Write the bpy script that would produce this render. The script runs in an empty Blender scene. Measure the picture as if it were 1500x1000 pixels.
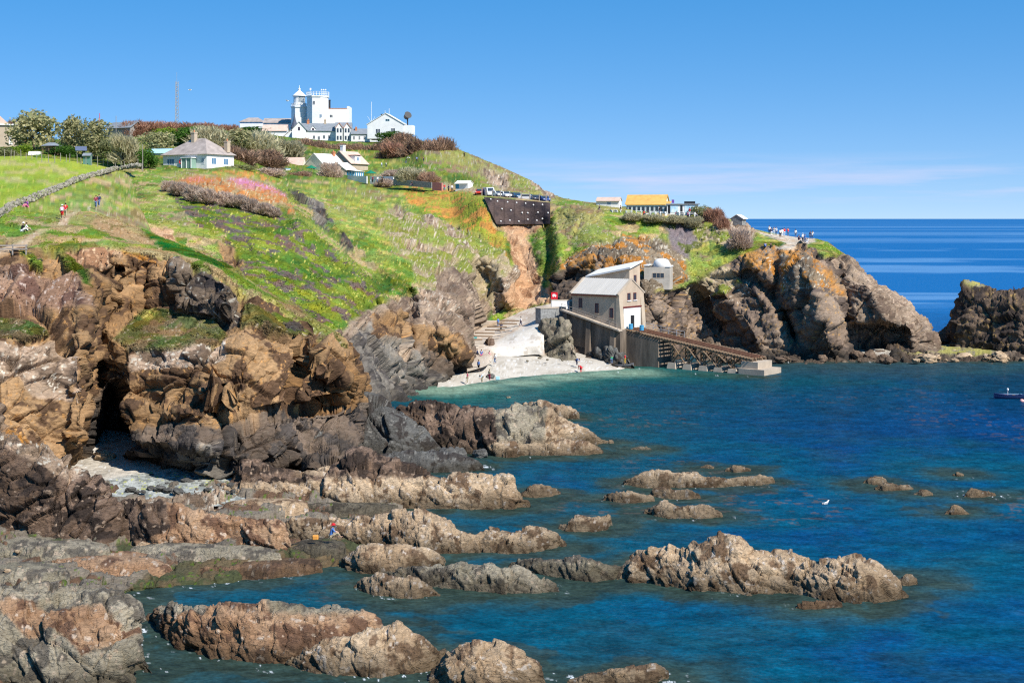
import bpy, bmesh, math, random
import numpy as np
from mathutils import Vector, Matrix

# ------------------------------------------------------------------ camera, sky, sun, exposure
SC = bpy.context.scene
COL = SC.collection
FX = 2083.0          # focal length in photo pixels (1500 wide)
H = 25.0             # eye height above the sea
cam_d = bpy.data.cameras.new("camera"); cam = bpy.data.objects.new("camera", cam_d); COL.objects.link(cam)
cam_d.sensor_width = 36.0; cam_d.lens = 36.0 * FX / 1500.0
cam_d.shift_y = -(500 - 320) / 1500.0
cam_d.clip_start = 1.0; cam_d.clip_end = 200000.0
cam.location = (0, 0, H); cam.rotation_euler = (math.radians(90), 0, 0)
SC.camera = cam

SUN_H = Vector((0.70, -0.71)).normalized(); SUN_EL = math.radians(46)
sun_vec = Vector((SUN_H.x * math.cos(SUN_EL), SUN_H.y * math.cos(SUN_EL), math.sin(SUN_EL)))
sd = bpy.data.lights.new("sun", 'SUN'); sd.energy = 5.0; sd.angle = math.radians(0.5); sd.color = (1.0, 0.955, 0.88)
so = bpy.data.objects.new("sun", sd); COL.objects.link(so)
so.rotation_euler = sun_vec.to_track_quat('Z', 'Y').to_euler()

W = bpy.data.worlds.new("World"); SC.world = W; W.use_nodes = True
wn, wl = W.node_tree.nodes, W.node_tree.links
bg = wn['Background']; bg.inputs[1].default_value = 0.10
sky = wn.new('ShaderNodeTexSky'); sky.sky_type = 'NISHITA'; sky.sun_disc = False
sky.sun_elevation = SUN_EL; sky.sun_rotation = math.atan2(SUN_H.x, SUN_H.y)
sky.air_density = 1.0; sky.dust_density = 0.0; sky.ozone_density = 3.0; sky.altitude = 0
gam = wn.new('ShaderNodeGamma'); gam.inputs[1].default_value = 0.55
hs = wn.new('ShaderNodeHueSaturation'); hs.inputs['Saturation'].default_value = 2.0; hs.inputs['Value'].default_value = 2.6
tc = wn.new('ShaderNodeTexCoord'); mp = wn.new('ShaderNodeMapping')
mp.inputs['Scale'].default_value = (2.2, 2.2, 34.0); mp.inputs['Location'].default_value = (3.1, 0.6, 0.35)
nz = wn.new('ShaderNodeTexNoise'); nz.inputs['Scale'].default_value = 2.0; nz.inputs['Detail'].default_value = 7; nz.inputs['Roughness'].default_value = 0.62
cr = wn.new('ShaderNodeMapRange'); cr.inputs[1].default_value = 0.46; cr.inputs[2].default_value = 0.80
sp = wn.new('ShaderNodeSeparateXYZ')
e1 = wn.new('ShaderNodeMapRange'); e1.inputs[1].default_value = 0.006; e1.inputs[2].default_value = 0.018     # a thin bank of cirrus low over the sea
e2 = wn.new('ShaderNodeMapRange'); e2.inputs[1].default_value = 0.046; e2.inputs[2].default_value = 0.026
m1 = wn.new('ShaderNodeMath'); m1.operation = 'MULTIPLY'; m2 = wn.new('ShaderNodeMath'); m2.operation = 'MULTIPLY'
tint = wn.new('ShaderNodeMixRGB'); tint.blend_type = 'MULTIPLY'; tint.inputs[0].default_value = 1.0; tint.inputs[2].default_value = (1.04, 0.90, 0.97, 1)
mx = wn.new('ShaderNodeMixRGB'); mx.inputs[2].default_value = (4.9, 5.2, 7.0, 1)
mv = wn.new('ShaderNodeMapping'); mv.inputs['Scale'].default_value = (1, 1, 1.5); mv.inputs['Location'].default_value = (0, 0, 0.1)
wl.new(tc.outputs['Generated'], mv.inputs[0]); wl.new(mv.outputs[0], sky.inputs['Vector'])
wl.new(sky.outputs[0], gam.inputs[0]); wl.new(gam.outputs[0], hs.inputs['Color']); wl.new(hs.outputs[0], tint.inputs[1])
wl.new(tc.outputs['Generated'], mp.inputs[0]); wl.new(mp.outputs[0], nz.inputs['Vector']); wl.new(tc.outputs['Generated'], sp.inputs[0])
wl.new(nz.outputs[0], cr.inputs[0]); wl.new(sp.outputs['Z'], e1.inputs[0]); wl.new(sp.outputs['Z'], e2.inputs[0])
wl.new(e1.outputs[0], m1.inputs[0]); wl.new(e2.outputs[0], m1.inputs[1]); wl.new(m1.outputs[0], m2.inputs[0]); wl.new(cr.outputs[0], m2.inputs[1])
wl.new(m2.outputs[0], mx.inputs[0]); wl.new(tint.outputs[0], mx.inputs[1]); wl.new(mx.outputs[0], bg.inputs[0])

vs = SC.view_settings; vs.view_transform = 'Standard'; vs.look = 'None'; vs.gamma = 1.0; vs.use_curve_mapping = False; vs.exposure = 0.5
SC.cycles.max_bounces = 5; SC.cycles.diffuse_bounces = 2; SC.cycles.glossy_bounces = 2; SC.cycles.transparent_max_bounces = 8
SC.cycles.sample_clamp_indirect = 4.0
SC.cycles.use_denoising = False; SC.cycles.filter_width = 1.2

# ------------------------------------------------------------------ numbers: noise, interpolation
rng = np.random.default_rng(11)
random.seed(11)

def PT(px, py, Y):
    return np.array([(px - 750.0) / FX * Y, Y, H + (320.0 - py) / FX * Y])

def PS(px, py, Z=0.0):
    """point of the picture at height Z (below eye height)"""
    return PT(px, py, (H - Z) * FX / (py - 320.0))

def _h(ix, iy, iz, s):
    n = (ix.astype(np.uint32) * np.uint32(374761393)) ^ (iy.astype(np.uint32) * np.uint32(668265263)) ^ (iz.astype(np.uint32) * np.uint32(2147483647 - 1013)) ^ np.uint32((s * 974711 + 12345) & 0xffffffff)
    n = (n ^ (n >> np.uint32(13))) * np.uint32(1274126177)
    n = (n ^ (n >> np.uint32(16))) * np.uint32(2246822519)
    n = n ^ (n >> np.uint32(15))
    return n

def _r(n):
    return (n & np.uint32(0xffffff)).astype(np.float32) / np.float32(16777216.0)

def vnoise(P, seed=0):
    P = np.asarray(P, np.float32)
    f = np.floor(P); i = f.astype(np.int32); t = P - f; t = t * t * t * (t * (t * 6 - 15) + 10)
    out = 0
    for dx in (0, 1):
        wx = t[:, 0] if dx else 1 - t[:, 0]
        for dy in (0, 1):
            wy = t[:, 1] if dy else 1 - t[:, 1]
            for dz in (0, 1):
                wz = t[:, 2] if dz else 1 - t[:, 2]
                out = out + wx * wy * wz * _r(_h(i[:, 0] + dx, i[:, 1] + dy, i[:, 2] + dz, seed))
    return out * 2 - 1

def fbm(P, freq, octv=4, seed=0, gain=0.5, lac=2.03):
    P = np.asarray(P, np.float32); s = 0; a = 1.0; tot = 0
    for o in range(octv):
        s = s + a * vnoise(P * freq + 17.3 * o, seed + o * 7); tot += a; a *= gain; freq = freq * lac
    return s / tot

def facet(P, size, seed, A):
    """piecewise-planar blocks: returns offset (-1..1), crack closeness (0 at the joint), block id in 0..1"""
    Q = (np.asarray(P, np.float32) @ A.T.astype(np.float32)) / np.float32(size)
    f = np.floor(Q); i = f.astype(np.int32); fr = Q - f
    n = len(Q); d1 = np.full(n, 9.0, np.float32); d2 = np.full(n, 9.0, np.float32)
    bid = np.zeros(n, np.uint32); bv = np.zeros((n, 3), np.float32)
    for dx in (-1, 0, 1):
        for dy in (-1, 0, 1):
            for dz in (-1, 0, 1):
                h = _h(i[:, 0] + dx, i[:, 1] + dy, i[:, 2] + dz, seed)
                v = np.stack([dx + 0.1 + 0.8 * _r(h) - fr[:, 0], dy + 0.1 + 0.8 * _r(h * np.uint32(747796405) + np.uint32(1)) - fr[:, 1], dz + 0.1 + 0.8 * _r(h * np.uint32(277803737) + np.uint32(7)) - fr[:, 2]], 1)
                d = (v * v).sum(1)
                m = d < d1
                d2 = np.where(m, d1, np.minimum(d2, d))
                d1 = np.where(m, d, d1); bid = np.where(m, h, bid); bv = np.where(m[:, None], v, bv)
    b = bid ^ (bid >> np.uint32(7))
    g = np.stack([_r(b * np.uint32(1664525) + np.uint32(3)), _r(b * np.uint32(22695477) + np.uint32(5)), _r(b * np.uint32(1103515245) + np.uint32(9))], 1) * 2 - 1
    off = (_r(b * np.uint32(69069) + np.uint32(1)) * 2 - 1) * 0.6 + (g * bv).sum(1) * 0.9
    crack = np.clip((np.sqrt(d2) - np.sqrt(d1)) / 0.09, 0, 1)
    return off, crack, _r(b * np.uint32(134775813) + np.uint32(11))

def basis(n, thin):
    n = np.array(n, float); n /= np.linalg.norm(n)
    a = np.cross(n, [0.3, 1, 0.1]); a /= np.linalg.norm(a); b = np.cross(n, a)
    return np.stack([a, b, n * thin])
STRATA = basis((-0.42, -0.30, 0.85), 2.3)
STRATA3 = basis((-0.42, -0.30, 0.85), 1.45)
STRATA2 = basis((0.45, -0.25, 0.8), 2.2)

def pchip(x, Y, xq):
    x = np.asarray(x, float); Y = np.asarray(Y, float); h = np.diff(x); sh = (-1,) + (1,) * (Y.ndim - 1)
    hh = h.reshape(sh); dl = np.diff(Y, axis=0) / hh
    m = np.zeros_like(Y)
    if len(x) > 2:
        w1 = 2 * hh[1:] + hh[:-1]; w2 = hh[1:] + 2 * hh[:-1]
        ok = dl[1:] * dl[:-1] > 0
        with np.errstate(divide='ignore', invalid='ignore'):
            hm = (w1 + w2) / (w1 / np.where(ok, dl[:-1], 1) + w2 / np.where(ok, dl[1:], 1))
        m[1:-1] = np.where(ok, hm, 0)
    m[0] = dl[0]; m[-1] = dl[-1]
    k = np.clip(np.searchsorted(x, xq) - 1, 0, len(x) - 2); t = ((xq - x[k]) / h[k]).reshape(sh); hk = h[k].reshape(sh)
    return ((1 + 2 * t) * (1 - t) ** 2) * Y[k] + (t * (1 - t) ** 2) * hk * m[k] + (t * t * (3 - 2 * t)) * Y[k + 1] + (t * t * (t - 1)) * hk * m[k + 1]

def inpoly(x, y, poly):
    r = np.zeros(len(x), bool); n = len(poly)
    xs = [p[0] for p in poly]; ys = [p[1] for p in poly]
    bb = (x >= min(xs)) & (x <= max(xs)) & (y >= min(ys)) & (y <= max(ys))
    ii = np.nonzero(bb)[0]; X = x[ii]; Yv = y[ii]; q = np.zeros(len(ii), bool)
    for k in range(n):
        x1, y1 = poly[k]; x2, y2 = poly[k - 1]
        if y1 == y2: continue
        c = ((y1 > Yv) != (y2 > Yv)) & (X < (x2 - x1) * (Yv - y1) / (y2 - y1) + x1)
        q ^= c
    r[ii] = q
    return r

def segdist(x, y, line):
    d = np.full(len(x), 1e9)
    for (x1, y1), (x2, y2) in zip(line[:-1], line[1:]):
        dx, dy = x2 - x1, y2 - y1; t = np.clip(((x - x1) * dx + (y - y1) * dy) / (dx * dx + dy * dy + 1e-9), 0, 1)
        d = np.minimum(d, np.hypot(x - x1 - t * dx, y - y1 - t * dy))
    return d

def sm(a, b, x):
    t = np.clip((x - a) / (b - a), 0, 1); return t * t * (3 - 2 * t)

def blur2(a, n=2):
    for _ in range(n):
        p = np.pad(a, 1, mode='edge'); a = (p[:-2, 1:-1] + p[2:, 1:-1] + p[1:-1, :-2] + p[1:-1, 2:] + 2 * a) / 6
    return a

def srgb(r, g, b):
    c = np.array([r, g, b], float) / 255.0
    return np.where(c <= 0.04045, c / 12.92, ((c + 0.055) / 1.055) ** 2.4)

# ------------------------------------------------------------------ objects and their tags
def tag(o, label=None, cat=None, group=None, kind=None):
    if label: o['label'] = label
    if cat: o['category'] = cat
    if group: o['group'] = group
    o['kind'] = kind or 'thing'
    return o

def link(name, me, m=None, parent=None):
    o = bpy.data.objects.new(name, me); COL.objects.link(o)
    if m is not None and not me.materials: me.materials.append(m)
    if parent is not None: o.parent = parent
    return o

def empty(name, loc, rz=0.0):
    o = bpy.data.objects.new(name, None); COL.objects.link(o); o.location = loc; o.rotation_euler = (0, 0, rz); o.empty_display_size = 0.3
    return o

def mesh_np(name, V, F, colors=None, smooth=True, extra=None):
    """V (n,3); F (m,4) or (m,3) index arrays"""
    me = bpy.data.meshes.new(name); V = np.asarray(V, np.float32); F = np.asarray(F, np.int32); k = F.shape[1]
    me.vertices.add(len(V)); me.vertices.foreach_set('co', V.ravel())
    me.loops.add(F.size); me.loops.foreach_set('vertex_index', F.ravel())
    me.polygons.add(len(F)); me.polygons.foreach_set('loop_start', np.arange(0, F.size, k, dtype=np.int32))
    me.polygons.foreach_set('use_smooth', np.full(len(F), smooth, bool))
    if colors is not None:
        at = me.color_attributes.new('Col', 'FLOAT_COLOR', 'POINT'); C = np.ones((len(V), 4), np.float32); C[:, :colors.shape[1]] = colors
        at.data.foreach_set('color', C.ravel())
    for kx, v in (extra or {}).items():
        at = me.attributes.new(kx, 'FLOAT', 'POINT'); at.data.foreach_set('value', np.asarray(v, np.float32))
    me.update(calc_edges=True); me.validate()
    return me

def grid_faces(nu, nv, flip=False):
    i = np.arange(nu * nv).reshape(nu, nv)
    a, b, c, d = i[:-1, :-1], i[1:, :-1], i[1:, 1:], i[:-1, 1:]
    q = np.stack([a, b, c, d] if not flip else [a, d, c, b], -1).reshape(-1, 4)
    return q

def grid_normals(P):
    du = np.gradient(P, axis=0); dv = np.gradient(P, axis=1)
    n = np.cross(du, dv); n /= np.linalg.norm(n, axis=2, keepdims=True) + 1e-9
    return n

def loft_grid(cols, step=1.3, hidden=()):
    C = np.array(cols, float); K, R, _ = C.shape
    C = C.copy(); C[..., 2] = np.log(C[..., 2])
    cx = np.concatenate([[0], np.cumsum(np.maximum(np.hypot(np.diff(C[:, :, 0], axis=0), np.diff(C[:, :, 1], axis=0)).mean(1), 2.0))])
    ry = np.concatenate([[0], np.cumsum(np.maximum(np.hypot(np.diff(C[:, :, 1], axis=1), np.diff(C[:, :, 0], axis=1)).mean(0), 3.0))])
    uq = np.linspace(0, cx[-1], int(cx[-1] / step) + 2)
    vq = []
    for r in range(R - 1):
        n = max(2, int((ry[r + 1] - ry[r]) / (step * (4 if r in hidden else 1))))
        vq.append(np.linspace(ry[r], ry[r + 1], n, endpoint=False))
    vq = np.concatenate(vq + [[ry[-1]]])
    G = pchip(cx, C, uq)                       # nu,R,3
    G = pchip(ry, G.transpose(1, 0, 2), vq).transpose(1, 0, 2)
    rowf = np.interp(vq, ry, np.arange(R)); colf = np.interp(uq, cx, np.arange(K))
    px, py, Y = G[..., 0], G[..., 1], np.exp(G[..., 2])
    return px, py, Y, np.broadcast_to(rowf[None, :], px.shape), np.broadcast_to(colf[:, None], px.shape)

def unproj(px, py, Y):
    return np.stack([(px - 750.0) / FX * Y, Y, H + (320.0 - py) / FX * Y], -1)

# ------------------------------------------------------------------ materials
def nodes(name):
    m = bpy.data.materials.new(name); m.use_nodes = True
    return m, m.node_tree.nodes, m.node_tree.links, m.node_tree.nodes['Principled BSDF']

def land_material(name, rough=0.92, bump=0.6, scale=1.0, var=0.35):
    """colour comes from the attribute Col, its alpha says how rocky; finer grain and relief from noises in object space"""
    m, n, l, b = nodes(name); b.inputs['Roughness'].default_value = rough; b.inputs['Specular IOR Level'].default_value = 0.15
    at = n.new('ShaderNodeAttribute'); at.attribute_name = 'Col'
    geo = n.new('ShaderNodeTexCoord')
    n1 = n.new('ShaderNodeTexNoise'); n1.inputs['Scale'].default_value = 1.7 * scale; n1.inputs['Detail'].default_value = 8; n1.inputs['Roughness'].default_value = 0.68
    n2 = n.new('ShaderNodeTexVoronoi'); n2.inputs['Scale'].default_value = 1.1 * scale; n2.feature = 'DISTANCE_TO_EDGE'
    mp = n.new('ShaderNodeMapping'); mp.inputs['Rotation'].default_value = (0.35, 0.45, 0.2); mp.inputs['Scale'].default_value = (1, 1, 2.6)
    l.new(geo.outputs['Object'], mp.inputs[0]); l.new(mp.outputs[0], n1.inputs['Vector'])
    nd = n.new('ShaderNodeTexNoise'); nd.inputs['Scale'].default_value = 0.8; nd.inputs['Detail'].default_value = 4
    ad = n.new('ShaderNodeMixRGB'); ad.blend_type = 'ADD'; ad.inputs[0].default_value = 1.4
    l.new(mp.outputs[0], nd.inputs['Vector']); l.new(mp.outputs[0], ad.inputs[1]); l.new(nd.outputs['Color'], ad.inputs[2]); l.new(ad.outputs[0], n2.inputs['Vector'])
    r1 = n.new('ShaderNodeMapRange'); r1.inputs[1].default_value = 0.3; r1.inputs[2].default_value = 0.7; r1.inputs[3].default_value = 1 - var; r1.inputs[4].default_value = 1 + var
    l.new(n1.outputs[0], r1.inputs[0])
    mu = n.new('ShaderNodeVectorMath'); mu.operation = 'SCALE'; l.new(at.outputs['Color'], mu.inputs[0]); l.new(r1.outputs[0], mu.inputs['Scale'])
    l.new(mu.outputs[0], b.inputs['Base Color'])
    rv = n.new('ShaderNodeMapRange'); rv.inputs[1].default_value = 0.0; rv.inputs[2].default_value = 0.07; l.new(n2.outputs['Distance'], rv.inputs[0])
    rk = n.new('ShaderNodeMath'); rk.operation = 'MULTIPLY'; l.new(rv.outputs[0], rk.inputs[0]); l.new(at.outputs['Alpha'], rk.inputs[1])
    hsum = n.new('ShaderNodeMath'); hsum.operation = 'MULTIPLY_ADD'; hsum.inputs[1].default_value = 0.22; l.new(rk.outputs[0], hsum.inputs[0]); l.new(n1.outputs[0], hsum.inputs[2])
    bp = n.new('ShaderNodeBump'); bp.inputs['Strength'].default_value = bump; bp.inputs['Distance'].default_value = 0.35
    l.new(hsum.outputs[0], bp.inputs['Height']); l.new(bp.outputs[0], b.inputs['Normal'])
    return m

def mat(name, c, rough=0.8, var=0.12, scale=2.0, spec=0.2, metal=0.0, bump=0.0, stretch=None):
    m, n, l, b = nodes(name); b.inputs['Roughness'].default_value = rough; b.inputs['Specular IOR Level'].default_value = spec; b.inputs['Metallic'].default_value = metal
    tcn = n.new('ShaderNodeTexCoord'); nz = n.new('ShaderNodeTexNoise'); nz.inputs['Scale'].default_value = scale; nz.inputs['Detail'].default_value = 6; nz.inputs['Roughness'].default_value = 0.65
    if stretch:
        mp = n.new('ShaderNodeMapping'); mp.inputs['Scale'].default_value = stretch; l.new(tcn.outputs['Object'], mp.inputs[0]); l.new(mp.outputs[0], nz.inputs['Vector'])
    else: l.new(tcn.outputs['Object'], nz.inputs['Vector'])
    r = n.new('ShaderNodeMapRange'); r.inputs[1].default_value = 0.3; r.inputs[2].default_value = 0.7; r.inputs[3].default_value = 1 - var; r.inputs[4].default_value = 1 + var
    l.new(nz.outputs[0], r.inputs[0])
    mu = n.new('ShaderNodeVectorMath'); mu.operation = 'SCALE'; mu.inputs[0].default_value = tuple(c[:3]); l.new(r.outputs[0], mu.inputs['Scale'])
    l.new(mu.outputs[0], b.inputs['Base Color'])
    if bump:
        bp = n.new('ShaderNodeBump'); bp.inputs['Strength'].default_value = bump; bp.inputs['Distance'].default_value = 0.1; l.new(nz.outputs[0], bp.inputs['Height']); l.new(bp.outputs[0], b.inputs['Normal'])
    return m

M_LAND = land_material('land_surface', scale=1.0)
M_SAND = land_material('shingle_and_slab', var=.10, bump=.18)
M_ROCK = land_material('shore_rock', scale=1.6, bump=0.75)

def leaf_material(name):
    m, n, l, b = nodes(name); b.inputs['Roughness'].default_value = 0.75; b.inputs['Specular IOR Level'].default_value = 0.15
    at = n.new('ShaderNodeAttribute'); at.attribute_name = 'Col'
    oi = n.new('ShaderNodeObjectInfo'); r = n.new('ShaderNodeMapRange'); r.inputs[3].default_value = 0.82; r.inputs[4].default_value = 1.18; l.new(oi.outputs['Random'], r.inputs[0])
    mu = n.new('ShaderNodeVectorMath'); mu.operation = 'SCALE'; l.new(at.outputs['Color'], mu.inputs[0]); l.new(r.outputs[0], mu.inputs['Scale'])
    l.new(mu.outputs[0], b.inputs['Base Color'])
    tr = n.new('ShaderNodeBsdfTranslucent'); l.new(mu.outputs[0], tr.inputs[0]); ms = n.new('ShaderNodeMixShader'); ms.inputs[0].default_value = 0.42
    l.new(b.outputs[0], ms.inputs[1]); l.new(tr.outputs[0], ms.inputs[2]); l.new(ms.outputs[0], n['Material Output'].inputs[0])
    return m
M_LEAF = leaf_material('leaves')
# ------------------------------------------------------------------ what grows or lies where
def pic(r, g, b, k=0.72): return srgb(r, g, b) * k
#        c1 / c2 mixed by slow noise, c3 in patches (share), c4 in specks (share), rockness, tufts, freq
ZONES = {
 'grass':     (pic(116,144,46), pic(154,162,76), pic(182,158,112), .30, pic(196,182,116), .03, .12, 1.0, .10),
 'bright':    (pic(112,138,44), pic(146,156,68), pic(172,160,86), .22, pic(200,196,90), .04, .08, 1.0, .12),
 'field':     (pic(146,168,48), pic(170,180,66), pic(184,178,104), .22, pic(190,190,80), .03, .00, .45, .07),
 'dgrass':    (pic(80,106,30), pic(112,130,46), pic(128,122,64), .22, pic(170,164,90), .04, .15, 1.0, .16),
 'deepgrass':(pic(62,104,20), pic(74,118,24), pic(84,120,34), .2, pic(110,140,40), .05, .05, 1.0, .2),  # band of deeper green sward
 'ledgegrass':(pic(96,104,46), pic(122,116,66), pic(136,116,84), .3, pic(178,164,136), .05, .25, .9, .3),
 'drygrass':  (pic(142,150,72), pic(166,156,92), pic(150,128,92), .28, pic(190,180,150), .05, .25, .8, .08),
 'hill':      (pic(118,140,48), pic(150,152,72), pic(150,126,96), .30, pic(186,176,140), .06, .20, .8, .05),
 'mesem':     (pic(92,118,32), pic(130,142,46), pic(116,98,88), .28, pic(206,198,96), .04, .25, .9, .16),
 'orangegrass':(pic(148,158,54), pic(176,162,66), pic(204,146,72), .24, pic(216,146,76), .07, .25, .8, .09),
 'mix':       (pic(164,146,112), pic(186,166,134), pic(142,148,66), .40, pic(206,190,166), .08, .8, .55, .10),
 'lichenmix': (pic(118,104,88), pic(150,132,108), pic(190,130,62), .34, pic(206,196,176), .08, .8, .25, .12),
 'orangerock':(pic(186,146,92), pic(178,152,112), pic(196,124,66), .36, pic(212,198,160), .08, .7, .0, .22),
 'rock':      (pic(150,128,108), pic(176,154,132), pic(126,106,90), .28, pic(196,176,150), .05, 1, 0, .12),
 'headland':  (pic(134,114,98), pic(160,140,120), pic(108,94,84), .34, pic(190,150,96), .06, 1, 0, .09),
 'rockwarm':  (pic(146,112,76), pic(170,136,98), pic(102,78,58), .36, pic(186,140,88), .06, 1, 0, .14),
 'rockpale':  (pic(168,144,120), pic(190,164,140), pic(126,106,88), .28, pic(216,204,184), .10, 1, 0, .25),
 'rockpurple':(pic(146,114,92), pic(160,130,108), pic(112,84,72), .3, pic(200,180,166), .07, .8, .05, .2),
 'rockgrey':  (pic(128,120,110), pic(152,144,132), pic(90,84,80), .3, pic(166,150,130), .05, 1, 0, .2),
 'rockdark':  (pic(106,90,76), pic(128,110,94), pic(84,76,70), .35, pic(126,112,96), .04, 1, 0, .2),
 'slabdark':  (pic(116,100,84), pic(134,118,100), pic(76,68,64), .3, pic(190,184,170), .05, 1, 0, .22),
 'blackrock': (pic(84,76,70), pic(100,92,86), pic(66,58,54), .3, pic(130,104,84), .05, 1, .1, .2),
 'scree':     (pic(196,152,114), pic(210,172,136), pic(164,122,90), .28, pic(226,190,150), .06, .45, .02, .14),
 'dirt':      (pic(176,140,98), pic(192,160,116), pic(140,120,70), .22, pic(206,180,140), .05, .15, .12, .25),
 'path':      (pic(196,166,132), pic(206,180,148), pic(180,150,116), .2, pic(214,196,170), .05, .0, 0, .3),
 'pathgrey':  (pic(206,190,168), pic(214,200,180), pic(196,170,140), .2, pic(220,204,186), .05, .0, 0, .3),
 'lichen':    (pic(180,126,66), pic(190,142,88), pic(150,128,106), .42, pic(206,140,60), .16, .75, .1, .16),
 'pink':      (pic(216,132,166), pic(208,126,172), pic(200,136,96), .35, pic(236,170,200), .1, .1, .05, .3),
 'pinkred':   (pic(200,118,84), pic(206,136,112), pic(206,130,60), .3, pic(236,150,150), .1, .1, .05, .3),
 'heather':   (pic(122,108,112), pic(140,126,126), pic(106,112,62), .22, pic(160,150,140), .05, .45, .4, .12),
 'shingle':   (pic(200,190,174), pic(210,201,186), pic(186,176,160), .22, pic(226,222,214), .06, .0, 0, .3),
 'concrete':  (pic(216,208,194), pic(224,216,204), pic(196,186,172), .2, pic(236,232,226), .05, .0, 0, .2),
 'ramp':      (pic(206,190,170), pic(222,208,190), pic(196,176,156), .2, pic(226,216,204), .05, .0, 0, .2),
 'pebbles':   (pic(168,172,166), pic(192,194,186), pic(140,144,138), .35, pic(206,206,120), .05, .3, 0, .7),
 'yellow':    (pic(176,170,84), pic(190,180,104), pic(160,150,120), .3, pic(200,196,120), .05, .3, 0, .3),
 'ledge':     (pic(128,118,104), pic(146,134,118), pic(118,92,72), .30, pic(100,120,48), .05, .7, 0, .16),
 'wetledge':  (pic(92,88,64), pic(116,98,72), pic(80,84,56), .35, pic(90,110,40), .05, .5, 0, .2),
}
ZN = list(ZONES)

def paint(px, py, P, default, polys, jit=5.0, seed=0):
    """zone index per vertex; the borders wander with a noise fixed to the ground"""
    x, y, Q = px.ravel(), py.ravel(), P.reshape(-1, 3)
    jx = x + jit * fbm(Q, .28, 4, seed + 1); jy = y + jit * fbm(Q, .28, 4, seed + 2)
    z = np.full(len(x), ZN.index(default), np.int16)
    for name, poly in polys:
        k = .18 if name in ('path', 'pathgrey', 'deepgrass', 'pink', 'pinkred') else 1.0
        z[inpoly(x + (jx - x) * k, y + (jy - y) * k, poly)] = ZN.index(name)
    gr = (z == ZN.index('grass')) | (z == ZN.index('bright')) | (z == ZN.index('hill')); v = fbm(Q * [1, .6, 1], .060, 4, seed + 6, .6)     # the sward changes from place to place
    z[gr & (v > .22)] = ZN.index('dgrass'); z[gr & (v < -.30)] = ZN.index('drygrass')
    return z

def zone_color(z, P, slope=None, seed=0, fk=1.0, soft=5):
    Q = P.reshape(-1, 3); n = len(Q); C = np.zeros((n, 3)); rock = np.zeros(n); tuft = np.zeros(n)
    tab = [ZONES[k] for k in ZN]
    arr = lambda i: np.array([t[i] for t in tab])[z]
    fr = arr(8) * fk
    Qf = Q * fr[:, None]
    a = fbm(Qf, 1.0, 4, seed + 3, .55); c = fbm(Qf, 2.6, 4, seed + 4, .6); s = fbm(Q, 3.0 * fk, 2, seed + 5, .6)
    t = sm(-.35, .35, a)[:, None]
    C = arr(0) * (1 - t) + arr(1) * t
    if P.ndim == 3 and soft:                      # neighbouring ground runs into each other over a metre or so
        C = np.stack([blur2(C[:, k].reshape(P.shape[:2]), soft).ravel() for k in range(3)], 1)
    # share of noise above a threshold
    qa = np.quantile(c[:: max(1, n // 20000)], np.linspace(0, 1, 101))
    qs = np.quantile(s[:: max(1, n // 20000)], np.linspace(0, 1, 101))
    th3 = np.interp(1 - arr(3), np.linspace(0, 1, 101), qa); th4 = np.interp(1 - arr(5), np.linspace(0, 1, 101), qs)
    m3 = sm(-.05, .05, c - th3); m4 = sm(-.04, .04, s - th4)
    rock = arr(6).copy(); tuft = arr(7).copy()
    names = np.array(ZN)[z]
    mixy = names == 'mix'
    if slope is not None and mixy.any():          # on mixed ground the flatter spots carry the green
        m3 = np.where(mixy, sm(-.10, .10, c - th3 + (slope - .62) * .35), m3)
    rock = np.where(mixy, 1.0 - .75 * m3, rock); tuft = np.where(mixy, m3 * .9, tuft)
    C = C * (1 - m3[:, None]) + arr(2) * m3[:, None]
    C = C * (1 - m4[:, None]) + arr(4) * m4[:, None]
    tuft = tuft * (1 - .95 * m4)
    return C, rock, tuft

TUFTS = []          # (points, normals, colours, sizes) of everything green, grown into one sward at the end

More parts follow.
